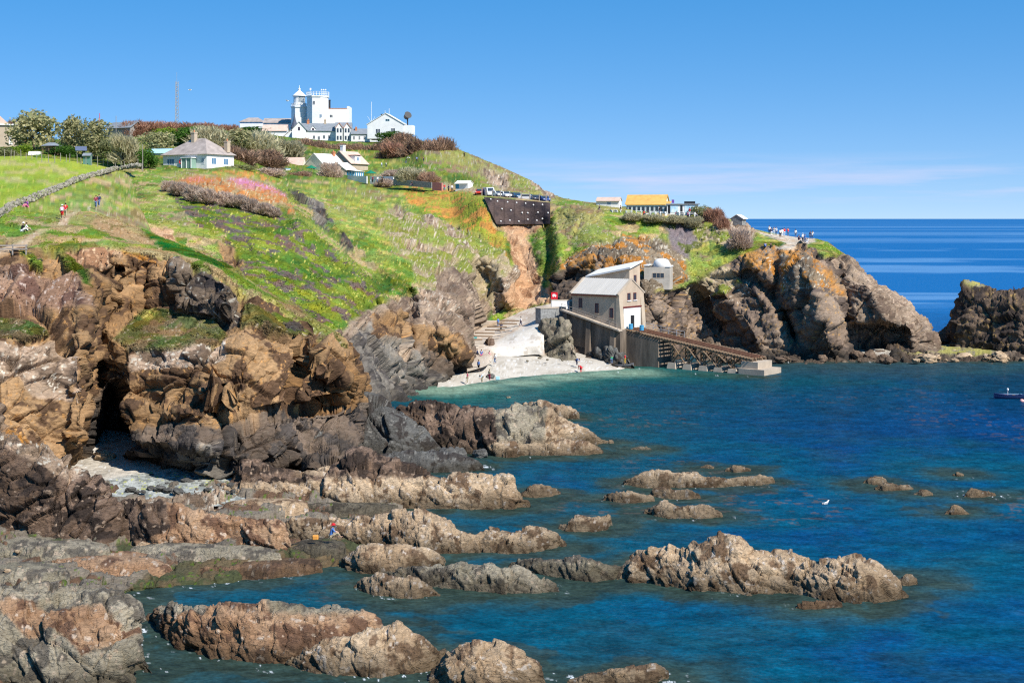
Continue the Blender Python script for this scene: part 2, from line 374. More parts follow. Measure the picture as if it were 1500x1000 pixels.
def patch(name, cols, default, polys, dents, step, sizes, amps, seed, hidden=(), jit=7.0, label=None, cat=None, fine=.10, tufts=0, strata=STRATA, kind='structure', zband=True, material=None, zb=2.6, tuft_h=.32, crack_k=.60, rock_fk=1.0):
    px, py, Y, rf, cf = loft_grid(cols, step, hidden)
    x, y = px.ravel(), py.ravel(); Yf = Y.ravel().copy()
    for d in dents:
        if d[0] == 'line': _, line, w, dep = d; Yf = Yf + dep * np.exp(-(segdist(x, y, line) / w) ** 2)
        else:
            _, poly, dep, soft = d
            mk = inpoly(x, y, poly).astype(float).reshape(px.shape); mk = blur2(mk, soft).ravel(); Yf = Yf + dep * mk
    Y = Yf.reshape(px.shape); P = unproj(px, py, Y); sh = px.shape
    N = grid_normals(P)
    if (N[..., 1].mean() > 0): N = -N; flip = True
    else: flip = False
    z = paint(px, py, P, default, polys, jit, seed)
    C, rock, tuft = zone_color(z, P, N[..., 2].ravel(), seed)
    rk = blur2(rock.reshape(sh), 3).ravel(); Q = P.reshape(-1, 3)
    D = np.zeros(len(Q)); tone = np.ones(len(Q)); spr = np.maximum(np.linalg.norm(np.gradient(P, axis=1), axis=2), np.linalg.norm(np.gradient(P, axis=0), axis=2)).ravel()
    warp = np.stack([fbm(Q, .12, 3, seed + 21), fbm(Q, .12, 3, seed + 22), fbm(Q, .12, 3, seed + 23)], 1) * .5
    for k, (s, a) in enumerate(zip(sizes, amps)):
        off, crk, bid = facet(Q + warp, s, seed + 31 + k, strata)
        D += rk * a * (off - crack_k * (1 - crk)) * np.clip(s / (2.2 * spr) - .3, 0, 1)
        tone += rk * (bid - .5) * (.24, .20, .16, .12)[k]
    D += rk * fine * fbm((Q + warp) @ strata.T * np.array([.45, .45, 1.3]), 1.1, 5, seed + 50, .6) * 2
    D -= rk * fine * 1.6 * np.clip(1 - np.abs(fbm(Q @ strata.T, .42, 3, seed + 54)) * 7, 0, 1)
    sp = np.maximum(np.linalg.norm(np.gradient(P, axis=1), axis=2), np.linalg.norm(np.gradient(P, axis=0), axis=2)).ravel()
    att = lambda L: np.clip(L / (2.6 * sp) - .4, 0, 1)      # nothing finer than the sheet can carry
    wild = (1 - rk) * np.clip(tuft, 0, 1)          # low bushes and cushions of plants, each with its own tone
    for s, a, tn in ((3.2, .55, .20), (1.3, .26, .26)):
        off, crk, bid = facet(Q + 3 * warp, s, seed + 70 + int(s), np.eye(3)); cl = sm(0, 1, crk * .5 + .5 * np.clip(off + .5, 0, 1))
        D += att(s) * wild * a * (1 - .72 * np.clip(N[..., 2].ravel(), 0, 1)) * (cl - .5); tone += wild * (bid - .5) * tn * 2; C = C + (wild * (np.modf(bid * 7.3)[0] - .5))[:, None] * np.array([.05, .0, -.01]) * tn / .2
    D += (1 - rk) * (.30 * att(5) * fbm(Q, .16, 3, seed + 51) + .10 * att(.8) * fbm(Q, .9, 3, seed + 52))
    P2 = Q + N.reshape(-1, 3) * D[:, None]
    C = C * tone[:, None]
    # lines of the bedding: thin darker and lighter beds
    bed = fbm((Q + warp) @ strata.T * np.array([.12, .12, 1.3]), 1.0, 4, seed + 60)
    C = C * (1 + (.28 * bed * rk))[:, None]
    if zband:   # black and weed-covered zone just above the water
        w = sm(zb, .2, Q[:, 2] + (.5 + .35 * zb) * fbm(Q, .35, 3, seed + 61)) * rk
        C = C * (1 - .66 * w[:, None]) + np.array([.03, .026, .02]) * (.45 * w[:, None])
    me = mesh_np(name, P2, grid_faces(*sh, flip), np.concatenate([np.clip(C, 0.004, .9), rk[:, None]], 1))
    o = link(name, me, material or M_LAND); tag(o, label, cat, kind=kind)
    if tufts:
        vis = np.isin(np.floor(rf).ravel().astype(int), list(hidden), invert=True) & (x > -40) & (x < 1540)
        wgt = tuft * vis; wgt = wgt / wgt.sum(); k = rng.choice(len(wgt), tufts, p=wgt)
        dist = Q[k, 1]
        hgt = np.maximum(tuft_h, dist * .0011) * (.5 + rng.random(tufts) * .9) * (.6 + .5 * np.clip(fbm(Q[k], .3, 2, 5) + .5, 0, 1))
        hgt = np.where(z[k] == ZN.index('field'), hgt * .35, hgt)
        P3 = P2.reshape(sh + (3,)); iu, iv = np.divmod(k, sh[1]); iu2 = np.minimum(iu + 1, sh[0] - 1); iv2 = np.minimum(iv + 1, sh[1] - 1); ra, rb_ = rng.random((tufts, 1)), rng.random((tufts, 1))
        pos = P3[iu, iv] + (P3[iu2, iv] - P3[iu, iv]) * ra + (P3[iu, iv2] - P3[iu, iv]) * rb_
        TUFTS.append((pos, N.reshape(-1, 3)[k], C[k], hgt))
    return dict(px=px, py=py, P=P2.reshape(sh + (3,)), z=z)

# ------------------------------------------------------------------ far hillside and headland
F_COLS = [
 [(-380,420,230),(-380,400,235),(-380,380,240),(-380,350,250),(-380,320,262),(-380,290,280),(-380,250,300),(-380,232,306),(-380,214,340),(-380,207,420),(-380,217,470)],
 [(-120,420,230),(-120,400,235),(-120,380,240),(-120,350,250),(-120,320,262),(-120,290,280),(-120,250,300),(-120,232,306),(-120,214,340),(-120,207,420),(-120,217,470)],
 [(60,420,230),(60,400,235),(60,380,240),(60,350,250),(60,320,262),(60,290,280),(60,252,300),(60,233,306),(60,214,340),(60,205,420),(60,215,470)],
 [(150,420,210),(150,400,220),(150,380,226),(150,350,236),(150,320,250),(150,290,275),(150,257,298),(150,242,308),(150,222,345),(150,200,420),(150,210,470)],
 [(206,420,188),(206,400,192),(206,380,196),(206,345,203),(206,315,219),(206,285,246),(206,257,288),(206,244,312),(206,226,348),(206,198,420),(206,208,470)],
 [(240,420,190),(240,395,195),(240,370,200),(240,345,207),(240,310,225),(240,280,255),(240,258,290),(240,245,318),(240,225,350),(240,195,420),(240,205,470)],
 [(330,450,185),(330,430,190),(330,400,196),(330,375,202),(330,335,218),(330,300,240),(330,266,275),(330,246,318),(330,225,350),(330,190,440),(330,200,490)],
 [(430,500,178),(430,480,182),(430,445,190),(430,410,200),(430,360,220),(430,310,248),(430,280,295),(430,258,360),(430,226,420),(430,202,516),(430,210,570)],
 [(500,560,172),(500,525,179),(500,480,188),(500,440,200),(500,390,222),(500,330,262),(500,290,310),(500,262,370),(500,236,425),(500,207,514),(505,216,560)],
 [(560,640,170),(560,585,189),(560,515,198),(560,460,210),(560,400,232),(560,340,270),(560,290,325),(560,265,380),(560,236,430),(560,208,512),(560,216,560)],
 [(592,610,190),(592,572,201),(592,512,205),(592,455,216),(592,395,240),(592,335,280),(592,289,330),(592,268,372),(592,234,425),(592,197,502),(592,207,550)],
 [(620,600,200),(620,562,210),(620,510,212),(620,450,222),(620,390,248),(620,330,290),(620,288,335),(620,271,365),(620,238,400),(620,207,470),(620,218,520)],
 [(665,575,216),(665,549,219),(665,505,219),(665,450,229),(663,392,255),(660,335,294),(660,291,330),(660,276,355),(660,246,390),(660,215,450),(660,226,500)],
 [(688,568,223),(690,540,224),(689,508,225),(685,460,236),(683,400,260),(682,343,291),(682,293,315),(682,281,338),(682,254,380),(682,223,440),(682,234,490)],
 [(706,505,255),(706,485,260),(706,462,263),(705,430,268),(705,390,278),(705,345,291),(706,294,305),(706,284,326),(706,262,370),(706,233,420),(706,243,470)],
 [(740,475,264),(740,462,267),(740,440,270),(740,410,274),(738,370,282),(733,330,297),(726,291,303),(730,286,330),(735,268,365),(738,246,405),(740,256,450)],
 [(780,500,250),(780,448,270),(778,420,276),(775,395,282),(772,360,290),(770,329,299),(770,294,304),(772,289,328),(775,280,355),(778,265,385),(780,276,420)],
 [(812,530,244),(812,440,266),(812,415,270),(811,390,274),(809,355,283),(807,326,293),(807,299,300),(809,293,325),(811,290,345),(814,287,362),(815,297,385)],
 [(870,548,236),(870,450,258),(870,420,262),(868,390,267),(866,360,273),(864,330,282),(862,303,293),(862,299,310),(862,297,325),(862,296,335),(862,305,360)],
 [(960,548,240),(960,480,249),(960,446,250.5),(960,416,253.5),(960,380,266),(960,342,279),(960,314,290),(960,310,305),(960,308,315),(960,307,322),(960,316,345)],
 [(1020,550,250),(1020,500,266),(1020,460,268),(1020,420,268),(1020,385,271),(1020,350,278),(1020,318,286),(1020,312,296),(1020,311,305),(1020,311,310),(1020,322,330)],
 [(1070,540,255),(1070,515,262),(1070,470,264),(1070,425,266),(1070,390,269),(1068,355,274),(1066,330,281),(1066,323,288),(1066,321,294),(1066,320,300),(1066,332,320)],
 [(1110,545,247),(1110,522,254),(1110,475,257),(1110,425,260),(1110,385,264),(1108,362,272),(1108,350,279),(1108,342,286),(1108,338,292),(1108,336,298),(1108,348,315)],
 [(1160,548,243),(1160,526,251),(1160,475,254),(1160,420,258),(1160,372,264),(1160,360,271),(1158,355,278),(1158,351,284),(1158,348,290),(1158,346,294),(1158,360,310)],
 [(1210,548,243),(1210,528,249),(1210,475,252),(1210,420,256),(1208,375,262),(1207,366,267),(1206,361,272),(1206,357,276),(1206,354,280),(1206,353,284),(1208,375,300)],
 [(1260,545,244),(1260,524,251),(1258,480,253),(1256,440,256),(1252,405,260),(1248,392,264),(1246,386,268),(1245,382,271),(1244,379,274),(1243,377,277),(1248,400,295)],
 [(1310,542,246),(1310,522,252),(1310,488,254),(1308,460,256),(1304,435,259),(1300,425,262),(1298,420,265),(1297,418,267),(1296,416,269),(1295,414,272),(1302,440,288)],
 [(1346,538,248),(1346,515,255),(1348,495,256),(1347,478,258),(1343,462,260),(1340,456,262),(1338,451,264),(1337,449,266),(1336,447,268),(1335,445,270),(1345,470,284)],
 [(1366,530,250),(1368,512,256),(1370,500,258),(1367,490,260),(1362,480,263),(1359,475,266),(1357,471,268),(1356,470,270),(1355,470,272),(1354,470,275),(1358,490,286)],
 [(1372,530,266),(1374,516,270),(1374,506,272),(1372,500,274),(1368,492,276),(1366,488,278),(1364,485,280),(1362,484,281),(1361,484,282),(1360,484,283),(1360,500,290)],
]
F_POLYS = [
 ('hill', [(500,262),(560,264),(640,268),(705,282),(805,293),(830,300),(830,270),(700,215),(600,190),(500,190)]),
 ('dgrass', [(-120,262),(60,262),(150,262),(205,246),(360,250),(420,262),(520,262),(560,262),(620,238),(620,180),(-120,180)]),
 ('bright', [(500,205),(560,232),(640,250),(700,268),(660,270),(560,258),(520,240)]),
 ('drygrass', [(640,222),(680,224),(720,238),(815,284),(820,298),(760,285),(700,262),(650,240)]),
 ('rockpale', [(700,246),(722,247),(745,255),(748,270),(742,278),(722,272),(712,262)]),
 ('rockpale', [(770,256),(800,276),(815,290),(795,285),(778,268)]),
 ('bright', [(400,270),(500,266),(560,268),(620,276),(640,300),(600,330),(560,335),(505,300),(460,285),(430,300)]),
 ('orangegrass', [(585,272),(640,274),(705,284),(722,328),(740,352),(745,400),(720,380),(680,345),(640,315),(600,300)]),
 ('mix', [(575,300),(620,320),(660,330),(700,345),(735,365),(750,400),(745,440),(700,470),(660,440),(600,400),(560,380),(520,340)]),
 ('rockpale', [(576,302),(590,303),(601,322),(590,318)]),
 ('rockpale', [(620,318),(634,320),(641,336),(626,334)]),
 ('rockpale', [(652,330),(664,332),(673,346),(660,346)]),
 ('rockpale', [(668,332),(676,334),(680,342),(672,340)]),
 ('rockpale', [(610,352),(620,354),(623,365),(612,362)]),
 ('rockpale', [(558,368),(572,366),(586,380),(574,382)]),
 ('rockpale', [(644,357),(655,356),(659,365),(648,364)]),
 ('rockpale', [(678,351),(686,352),(691,362),(682,361)]),
 ('rockpale', [(528,341),(540,340),(545,349),(532,350)]),
 ('rockpale', [(600,350),(606,352),(604,360),(598,358)]),
 ('bright', [(500,300),(540,300),(560,340),(600,380),(610,410),(570,420),(530,390),(510,350)]),
 ('rock', [(640,400),(668,392),(690,400),(708,430),(720,460),(706,495),(690,485),(668,450),(640,430)]),
 ('rockpale', [(735,410),(760,380),(775,400),(765,440),(740,455),(722,462),(725,430)]),
 ('rock', [(440,520),(470,488),(500,470),(545,452),(565,440),(600,434),(640,426),(680,430),(700,480),(705,560),(600,620),(500,620)]),
 ('rockpale', [(610,420),(650,428),(676,450),(672,470),(640,455),(615,440)]),
 ('rockgrey', [(505,500),(545,470),(600,480),(590,512),(560,530),(505,540)]),
 ('rockwarm', [(540,465),(590,455),(600,480),(585,505),(540,500)]),
 ('rockwarm', [(605,480),(640,480),(672,495),(690,530),(640,520),(605,510)]),
 ('rockgrey', [(500,540),(560,525),(610,520),(650,560),(660,600),(500,640)]),
 ('rockdark', [(612,505),(640,520),(692,530),(700,560),(648,556),(620,540)]),
 ('grass', [(430,310),(470,320),(520,360),(560,400),(600,430),(570,440),(520,410),(470,365)]),
 ('mesem', [(215,268),(262,285),(330,300),(390,315),(405,310),(440,330),(480,362),(520,395),(560,420),(565,440),(545,452),(505,480),(470,492),(420,472),(380,440),(345,400),(330,350),(260,330)]),
 ('grass', [(205,262),(240,275),(262,300),(290,330),(330,345),(320,360),(262,345),(205,335)]),
 ('orangerock', [(250,262),(300,258),(360,262),(400,272),(422,288),(432,314),(410,306),(380,304),(330,292),(280,285)]),
 ('pinkred', [(262,263),(290,256),(318,262),(312,266),(280,268)]),
 ('pink', [(330,262),(362,262),(398,274),(424,288),(414,286),(386,277),(352,270)]),
 ('orangegrass', [(310,250),(370,252),(410,262),(400,266),(360,258),(318,256)]),
 ('blackrock', [(420,277),(447,286),(452,296),(438,296)]), ('rockgrey', [(448,292),(474,298),(480,318),(500,340),(486,345),(462,325)]), ('blackrock', [(462,300),(478,306),(476,322),(464,316)]), ('blackrock', [(492,336),(512,352),(517,374),(504,372),(494,352)]), ('dgrass', [(474,322),(494,330),(500,350),(484,345)]),
 ('scree', [(207,330),(250,332),(258,355),(292,372),(258,362),(230,348)]),
 ('rockwarm', [(318,352),(342,362),(358,392),(340,394),(325,378)]),
 ('scree', [(728,326),(800,326),(802,360),(803,400),(812,440),(790,447),(745,458),(733,440),(758,405),(748,360)]),
 ('grass', [(768,345),(800,330),(806,420),(795,425),(788,390)]),
 ('dgrass', [(797,328),(812,325),(812,405),(798,400)]),  # shadow strip down the gully, painted in as dark grass
 ('grass', [(812,300),(1010,312),(1020,345),(1000,350),(960,345),(880,352),(830,380),(812,400)]),
 ('lichenmix', [(830,382),(870,352),(900,345),(960,345),(1000,370),(1010,412),(950,430),(840,420),(815,405)]),
 ('lichen', [(838,372),(880,372),(905,385),(870,394),(845,392)]),
 ('rockdark', [(812,404),(850,392),(872,404),(862,442),(812,442)]),
 ('rockdark', [(812,436),(960,428),(965,560),(800,560)]),
 ('heather', [(972,326),(1010,332),(1032,372),(1024,392),(985,362),(975,345)]),
 ('mix', [(1000,318),(1066,322),(1075,350),(1060,372),(1030,366),(1012,335)]),
 ('bright', [(1008,368),(1045,352),(1085,370),(1080,385),(1050,396),(1015,392)]),
 ('headland', [(940,432),(1000,424),(1040,402),(1070,382),(1095,372),(1110,364),(1200,356),(1240,374),(1420,470),(1420,570),(940,570)]),
 ('mix', [(1000,425),(1040,402),(1070,392),(1080,410),(1060,430),(1010,440)]),
 ('rockpale', [(1066,322),(1100,326),(1112,345),(1100,356),(1075,345)]),
 ('rockpale', [(1070,418),(1095,400),(1100,425),(1085,445),(1065,440)]),
 ('lichen', [(1083,374),(1120,364),(1185,360),(1200,384),(1237,432),(1215,427),(1180,417),(1150,422),(1140,402),(1098,397)]),
 ('lichenmix', [(1120,384),(1180,372),(1225,430),(1200,420),(1150,424)]),
 ('bright', [(1098,352),(1120,345),(1145,352),(1135,360),(1098,364)]),
 ('pathgrey', [(1106,337),(1128,342),(1160,343),(1200,350),(1192,356),(1172,357),(1160,363),(1134,365),(1152,356),(1132,348),(1112,342)]),
 ('bright', [(1183,358),(1200,351),(1243,374),(1232,378),(1208,376),(1196,366)]),
 ('rock', [(1225,372),(1260,385),(1300,412),(1340,440),(1370,480),(1370,520),(1330,520),(1290,470),(1240,420)]),
 ('rockdark', [(1040,516),(1090,518),(1180,520),(1260,512),(1380,518),(1380,560),(1040,560)]),
 ('path', [(540,263),(590,266),(640,273),(705,285),(806,297),(806,291),(705,277),(640,267),(590,261),(545,258)]),
]
F_DENTS = [
 ('poly', [(1245,478),(1290,470),(1330,482),(1335,512),(1250,512)], 7.0, 8),
 ('line', [(1022,432),(1040,462),(1056,480)], 6, 5.0),
 ('line', [(960,470),(968,505)], 8, 3.0),
 ('line', [(1095,400),(1130,430),(1150,460),(1165,490)], 8, 3.5),
 ('line', [(1135,365),(1140,400),(1135,430)], 7, 3.0),
 ('line', [(1060,430),(1090,470),(1110,500)], 10, -2.5),
 ('line', [(1180,400),(1200,450),(1215,500)], 22, -5.0),
 ('line', [(1225,385),(1240,430),(1240,480)], 9, 4.0),
 ('line', [(1275,420),(1290,450),(1300,475)], 14, -4.0),
 ('line', [(1150,470),(1165,500)], 9, 4.0),
 ('line', [(800,330),(806,380),(800,430)], 8, 2.5),
 ('line', [(815,330),(820,400)], 10, -2.5),
 ('line', [(600,430),(604,470),(598,510)], 9, 6.0),
 ('line', [(640,470),(660,500),(690,530)], 14, -3.0),
 ('line', [(560,440),(590,460)], 8, -3.0),
 ('line', [(425,285),(460,305),(500,350),(560,420)], 14, 8.0),
 ('line', [(270,268),(330,272),(400,290),(430,312)], 14, -5.0),
 ('line', [(440,330),(500,380),(560,430)], 12, -6.0),
 ('line', [(710,380),(735,400),(745,440)], 12, -5.0),
 ('line', [(830,405),(860,410)], 14, 3.0),
]

# ------------------------------------------------------------------ near cliff with the field above
N_COLS = [
 [(-380,730,112),(-380,700,118),(-380,600,122),(-380,500,127),(-380,455,132),(-380,400,137),(-380,358,141),(-380,340,150),(-380,305,165),(-380,268,215),(-380,228,310)],
 [(-120,730,112),(-120,700,118),(-120,600,122),(-120,500,127),(-120,455,132),(-120,400,137),(-120,358,141),(-120,340,150),(-120,305,165),(-120,268,215),(-120,228,310)],
 [(0,715,114),(0,680,120),(0,590,124),(0,500,128),(0,455,133),(0,400,138),(0,365,141),(0,345,151),(0,308,168),(0,270,220),(0,228,310)],
 [(60,705,118),(60,665,124),(60,580,127),(60,500,130),(60,450,134),(60,400,139),(60,369,142),(60,345,153),(60,310,174),(60,270,225),(60,230,310)],
 [(128,690,134),(128,650,130),(128,570,132),(128,500,135),(128,440,138),(128,400,141),(128,366,144),(128,345,156),(128,310,184),(128,275,230),(128,238,310)],
 [(152,690,138),(152,648,139),(152,570,139),(152,500,139.5),(152,440,141),(152,400,144),(152,366,145),(152,346,157),(152,316,184),(152,282,232),(152,242,310)],
 [(188,705,136),(188,668,131),(188,600,133),(188,515,136),(188,465,145),(188,410,148),(188,369,149),(188,352,159),(188,330,180),(188,295,227),(188,250,303)],
 [(207,708,136),(207,672,130),(207,600,133),(207,514,136),(207,463,145),(207,412,148),(207,371,149),(207,356,158),(207,337,182),(207,306,226),(207,283,258)],
 [(240,712,135),(240,678,129),(240,600,132),(240,512,135),(240,460,145),(240,415,147),(240,376,149),(240,364,158),(240,349,171),(240,385,195),(240,440,200)],
 [(300,714,134),(300,682,127),(300,600,131),(300,510,134),(300,458,143),(300,420,146),(300,385,148),(300,379,155),(300,372,165),(300,410,188),(300,470,195)],
 [(350,710,134),(350,676,128),(350,600,131),(350,505,134),(350,462,140),(350,442,143),(350,420,145),(350,410,152),(350,401,161),(350,440,182),(350,500,190)],
 [(420,700,136),(420,664,131),(420,590,135),(420,520,138),(420,490,140),(420,475,142),(420,462,145),(420,450,150),(420,443,156),(420,480,176),(420,540,182)],
 [(470,680,128),(470,640,136),(470,580,139),(470,530,141),(470,507,142),(470,495,144),(470,486,146),(470,478,150),(470,473,154),(470,510,172),(470,570,178)],
 [(508,665,132),(510,625,140),(512,578,143),(511,542,145),(509,522,146),(506,510,147),(503,503,149),(501,499,151),(499,496,154),(505,530,170),(505,590,174)],
 [(528,650,138),(530,610,146),(531,580,148),(529,558,149),(524,540,151),(519,527,152),(515,519,154),(511,514,156),(508,511,158),(510,545,170),(508,600,172)],
 [(528,630,156),(530,605,160),(530,585,162),(528,566,163),(523,552,164),(518,540,165),(514,533,166),(510,528,167),(507,526,168),(508,560,172),(505,610,174)],
]
N_POLYS = [
 ('grass', [(-130,348),(0,350),(45,360),(92,366),(160,363),(215,371),(255,381),(330,405),(352,424),(400,445),(440,468),(470,484),(503,503),(560,540),(560,200),(-130,200)]),
 ('grass', [(-130,300),(0,308),(60,285),(120,262),(170,248),(206,247),(206,300),(100,340),(-130,340)]),
 ('field', [(-130,318),(0,310),(60,287),(120,264),(165,250),(205,246),(205,215),(-130,215)]),
 ('deepgrass', [(208,340),(250,352),(300,374),(345,398),(322,394),(290,382),(245,370),(222,354)]),
 ('dirt', [(120,328),(140,322),(165,322),(185,335),(215,345),(235,360),(205,356),(160,345)]),
 ('dirt', [(186,305),(215,312),(240,325),(220,328),(195,318)]),
 ('path', [(82,334),(87,322),(96,314),(112,308),(117,310),(102,319),(98,333)]),
 ('path', [(136,306),(150,291),(158,287),(152,296),(144,306)]),
 ('path', [(158,282),(166,277),(168,280),(160,285)]),
 ('path', [(184,270),(195,261),(202,260),(195,269),(188,272)]),
 ('path', [(-20,368),(30,352),(50,341),(68,340),(56,348),(40,360),(-20,378)]),
 ('mesem', [(25,366),(60,372),(60,390),(45,384)]),
 ('dgrass', [(80,366),(100,372),(120,395),(132,420),(120,414),(95,388)]),
 ('rockpurple', [(-130,392),(0,388),(40,385),(80,396),(118,412),(132,450),(100,455),(60,448),(0,445),(-130,450)]),
 ('ledgegrass', [(-130,462),(0,460),(40,462),(80,482),(40,492),(0,495),(-130,500)]),
 ('rockpale', [(-130,500),(30,500),(90,490),(112,520),(110,590),(60,580),(30,540),(-130,600)]),
 ('lichen', [(178,364),(205,368),(232,380),(225,384),(200,376),(180,370)]),
 ('scree', [(92,367),(160,364),(180,368),(182,380),(150,396),(120,390)]),
 ('rockwarm', [(160,376),(250,390),(255,455),(215,470),(165,480),(150,520),(145,420)]),
 ('slabdark', [(256,385),(300,395),(332,408),(352,428),(358,452),(330,466),(300,462),(256,458)]),
 ('ledgegrass', [(166,500),(175,484),(205,462),(235,455),(310,462),(330,478),(320,492),(290,508),(240,508),(200,514)]),
 ('bright', [(205,466),(225,456),(230,462),(215,474)]),
 ('rockpale', [(185,520),(200,512),(250,508),(300,500),(330,496),(330,520),(300,528),(245,540),(190,545)]),
 ('ledgegrass', [(360,440),(430,472),(450,482),(440,490),(400,478),(355,462)]),
 ('bright', [(470,488),(478,486),(502,512),(495,514)]),
 ('mesem', [(400,455),(440,470),(448,484),(430,484),(405,468)]),
 ('rockdark', [(150,560),(172,548),(178,620),(176,700),(135,700),(140,600)]),
 ('rockdark', [(172,640),(250,615),(320,630),(420,600),(540,590),(560,720),(170,720)]),
 ('rockgrey', [(260,655),(330,645),(345,700),(240,700)]),
]
N_DENTS = [
 ('poly', [(150,590),(162,560),(174,566),(180,610),(186,652),(165,662),(144,655)], 12.0, 6),
 ('line', [(150,400),(150,470),(146,560)], 6, 2.5),
 ('line', [(170,398),(168,440),(160,470)], 7, 4.0),
 ('line', [(128,420),(120,500),(115,560),(112,640)], 12, -2.0),
 ('line', [(300,575),(345,582),(320,590)], 7, -4.5),
 ('poly', [(180,595),(215,585),(300,600),(320,640),(315,660),(190,650),(172,620)], -2.5, 14),
 ('line', [(320,590),(320,640),(325,670)], 8, 4.0),
 ('line', [(445,480),(442,530),(430,590)], 6, 2.5),
 ('line', [(330,620),(420,600),(510,585)], 6, 3.5),
 ('line', [(470,540),(505,555)], 10, -3.0),
 ('line', [(215,395),(213,450)], 5, 2.0),
 ('poly', [(256,388),(300,396),(335,412),(352,440),(330,460),(256,455)], -2.5, 6),
 ('line', [(240,600),(330,610)], 9, -1.5),
]

HILL = patch('hill', F_COLS, 'grass', F_POLYS, F_DENTS, 1.25, (9.0, 3.4, 1.3), (1.35, .62, .30), 3, hidden=(9,), tufts=110000,
             label='green hillside and rocky headland round the cove', cat='hill', zb=3.6, fine=.08, strata=STRATA3)
CLIFF = patch('cliff', N_COLS, 'rockwarm', N_POLYS, N_DENTS, 1.1, (8.5, 3.2, 1.2), (1.30, .55, .20), 5, hidden=(8, 9), tufts=90000,
              label='brown rock cliff under the sloping field', cat='cliff', zb=5.6, fine=.045, jit=6.0, strata=STRATA3)

def _idx(R):
    P = R['P'].reshape(-1, 3); return (P[:, 0] / P[:, 1] * FX + 750, 320 - (P[:, 2] - H) / P[:, 1] * FX, P)
_GI = [_idx(HILL), _idx(CLIFF)]
_GB = {}
for gi, (gx_, gy_, gp_) in enumerate(_GI):
    for k_ in np.nonzero((gx_ > -150) & (gx_ < 1600))[0][::1]:
        _GB.setdefault((int(gx_[k_] // 6), int(gy_[k_] // 6)), []).append((gi, k_))
def G(px, py, r=2.2, which=None, strict=False):
    """the ground seen at a spot of the picture: the nearest surface there, as a world point"""
    best = None
    for rr in (r, r * 2.5, r * 6):
        for a in range(int((px - rr) // 6), int((px + rr) // 6) + 1):
            for b in range(int((py - rr) // 6), int((py + rr) // 6) + 1):
                for gi, k in _GB.get((a, b), ()):
                    gx_, gy_, gp_ = _GI[gi]
                    if which is not None and gi != which: continue
                    if abs(gx_[k] - px) < rr and abs(gy_[k] - py) < rr and (best is None or gp_[k][1] < best): best = gp_[k][1]
        if best is not None: return PT(px, py, best)
    return PT(px, py, 300.0) if not strict else None
# ------------------------------------------------------------------ beaches, ramp, shore ledge
def Z(px, py, z): return (px, py, (H - z) * FX / (py - 320.0))
BEACH = patch('beach', [
 [Z(632,604,-2), Z(640,570,-.1), Z(642,560,.4), Z(644,550,.8), Z(648,540,1.2)],
 [Z(690,592,-2), Z(690,563,-.1), Z(692,550,.7), Z(696,530,1.7), Z(700,505,3.0)],
 [Z(740,584,-2), Z(740,556,-.1), Z(738,541,.9), Z(736,522,2.1), Z(735,500,3.2)],
 [Z(800,578,-2), Z(800,550,-.1), Z(800,540,.6), Z(800,526,1.5), Z(800,510,2.3)],
 [Z(860,574,-2), Z(860,546,-.1), Z(862,538,.5), Z(864,528,1.1), Z(866,515,1.8)],
 [Z(905,570,-2), Z(905,544,-.2), Z(908,537,.25), Z(910,530,.7), Z(912,520,1.2)],
 [Z(945,570,-2.4), Z(945,543,-.9), Z(945,537,-.6), Z(946,530,-.4), Z(948,520,-.2)],
], 'shingle', [], [], 1.5, (2.0,), (.03,), 21, label='grey shingle beach at the head of the cove', cat='beach', fine=.02, zband=False, material=M_SAND)
RAMP = patch('path', [
 [Z(684,545,1.25), Z(684,520,2.6), Z(684,500,4.0), Z(687,490,4.6), Z(692,482,5.0)],
 [Z(712,536,1.8), Z(708,516,2.9), Z(706,500,4.0), Z(709,487,4.9), Z(716,474,5.9)],
 [Z(727,522,2.1), Z(727,509,3.4), Z(727,495,4.3), Z(732,482,5.4), Z(744,464,6.9)],
 [Z(760,521,2.1), Z(760,508,3.5), Z(762,492,4.9), Z(766,474,6.3), Z(774,452,8.2)],
 [Z(788,519,2.1), Z(788,507,3.5), Z(786,490,5.2), Z(791,470,7.0), Z(802,446,9.0)],
 [Z(798,520,2.0), Z(797,505,3.6), Z(797,488,5.4), Z(803,468,7.2), Z(832,440,9.5)],
], 'ramp', [('concrete', [(727,530),(727,500),(760,482),(792,466),(800,480),(795,530)]), ('path', [(680,478),(735,478),(745,466),(700,470)])],
 [], 1.3, (2.0,), (.02,), 23, label='pale concrete ramp from the beach up to the lane', cat='ramp', fine=.02, zband=False, jit=2.0, material=M_SAND)
COVE = patch('pocket_beach', [
 [Z(70,735,1.0), Z(70,712,1.4), Z(70,690,1.9), Z(70,665,2.4), Z(70,635,3.0)],
 [Z(150,740,1.0), Z(150,716,1.4), Z(150,690,1.9), Z(150,662,2.5), Z(150,630,3.3)],
 [Z(250,740,.8), Z(250,720,1.2), Z(250,700,1.6), Z(250,680,2.1), Z(250,650,2.8)],
 [Z(400,740,.6), Z(400,722,.9), Z(400,702,1.3), Z(400,682,1.7), Z(400,650,2.4)],
], 'shingle', [('pebbles', [(150,705),(200,690),(260,690),(330,684),(420,684),(420,745),(150,745)])], [], 1.3, (1.2, .5), (.10, .05), 27,
 label='small pale shingle beach below the cave', cat='beach', fine=.05, zband=False)
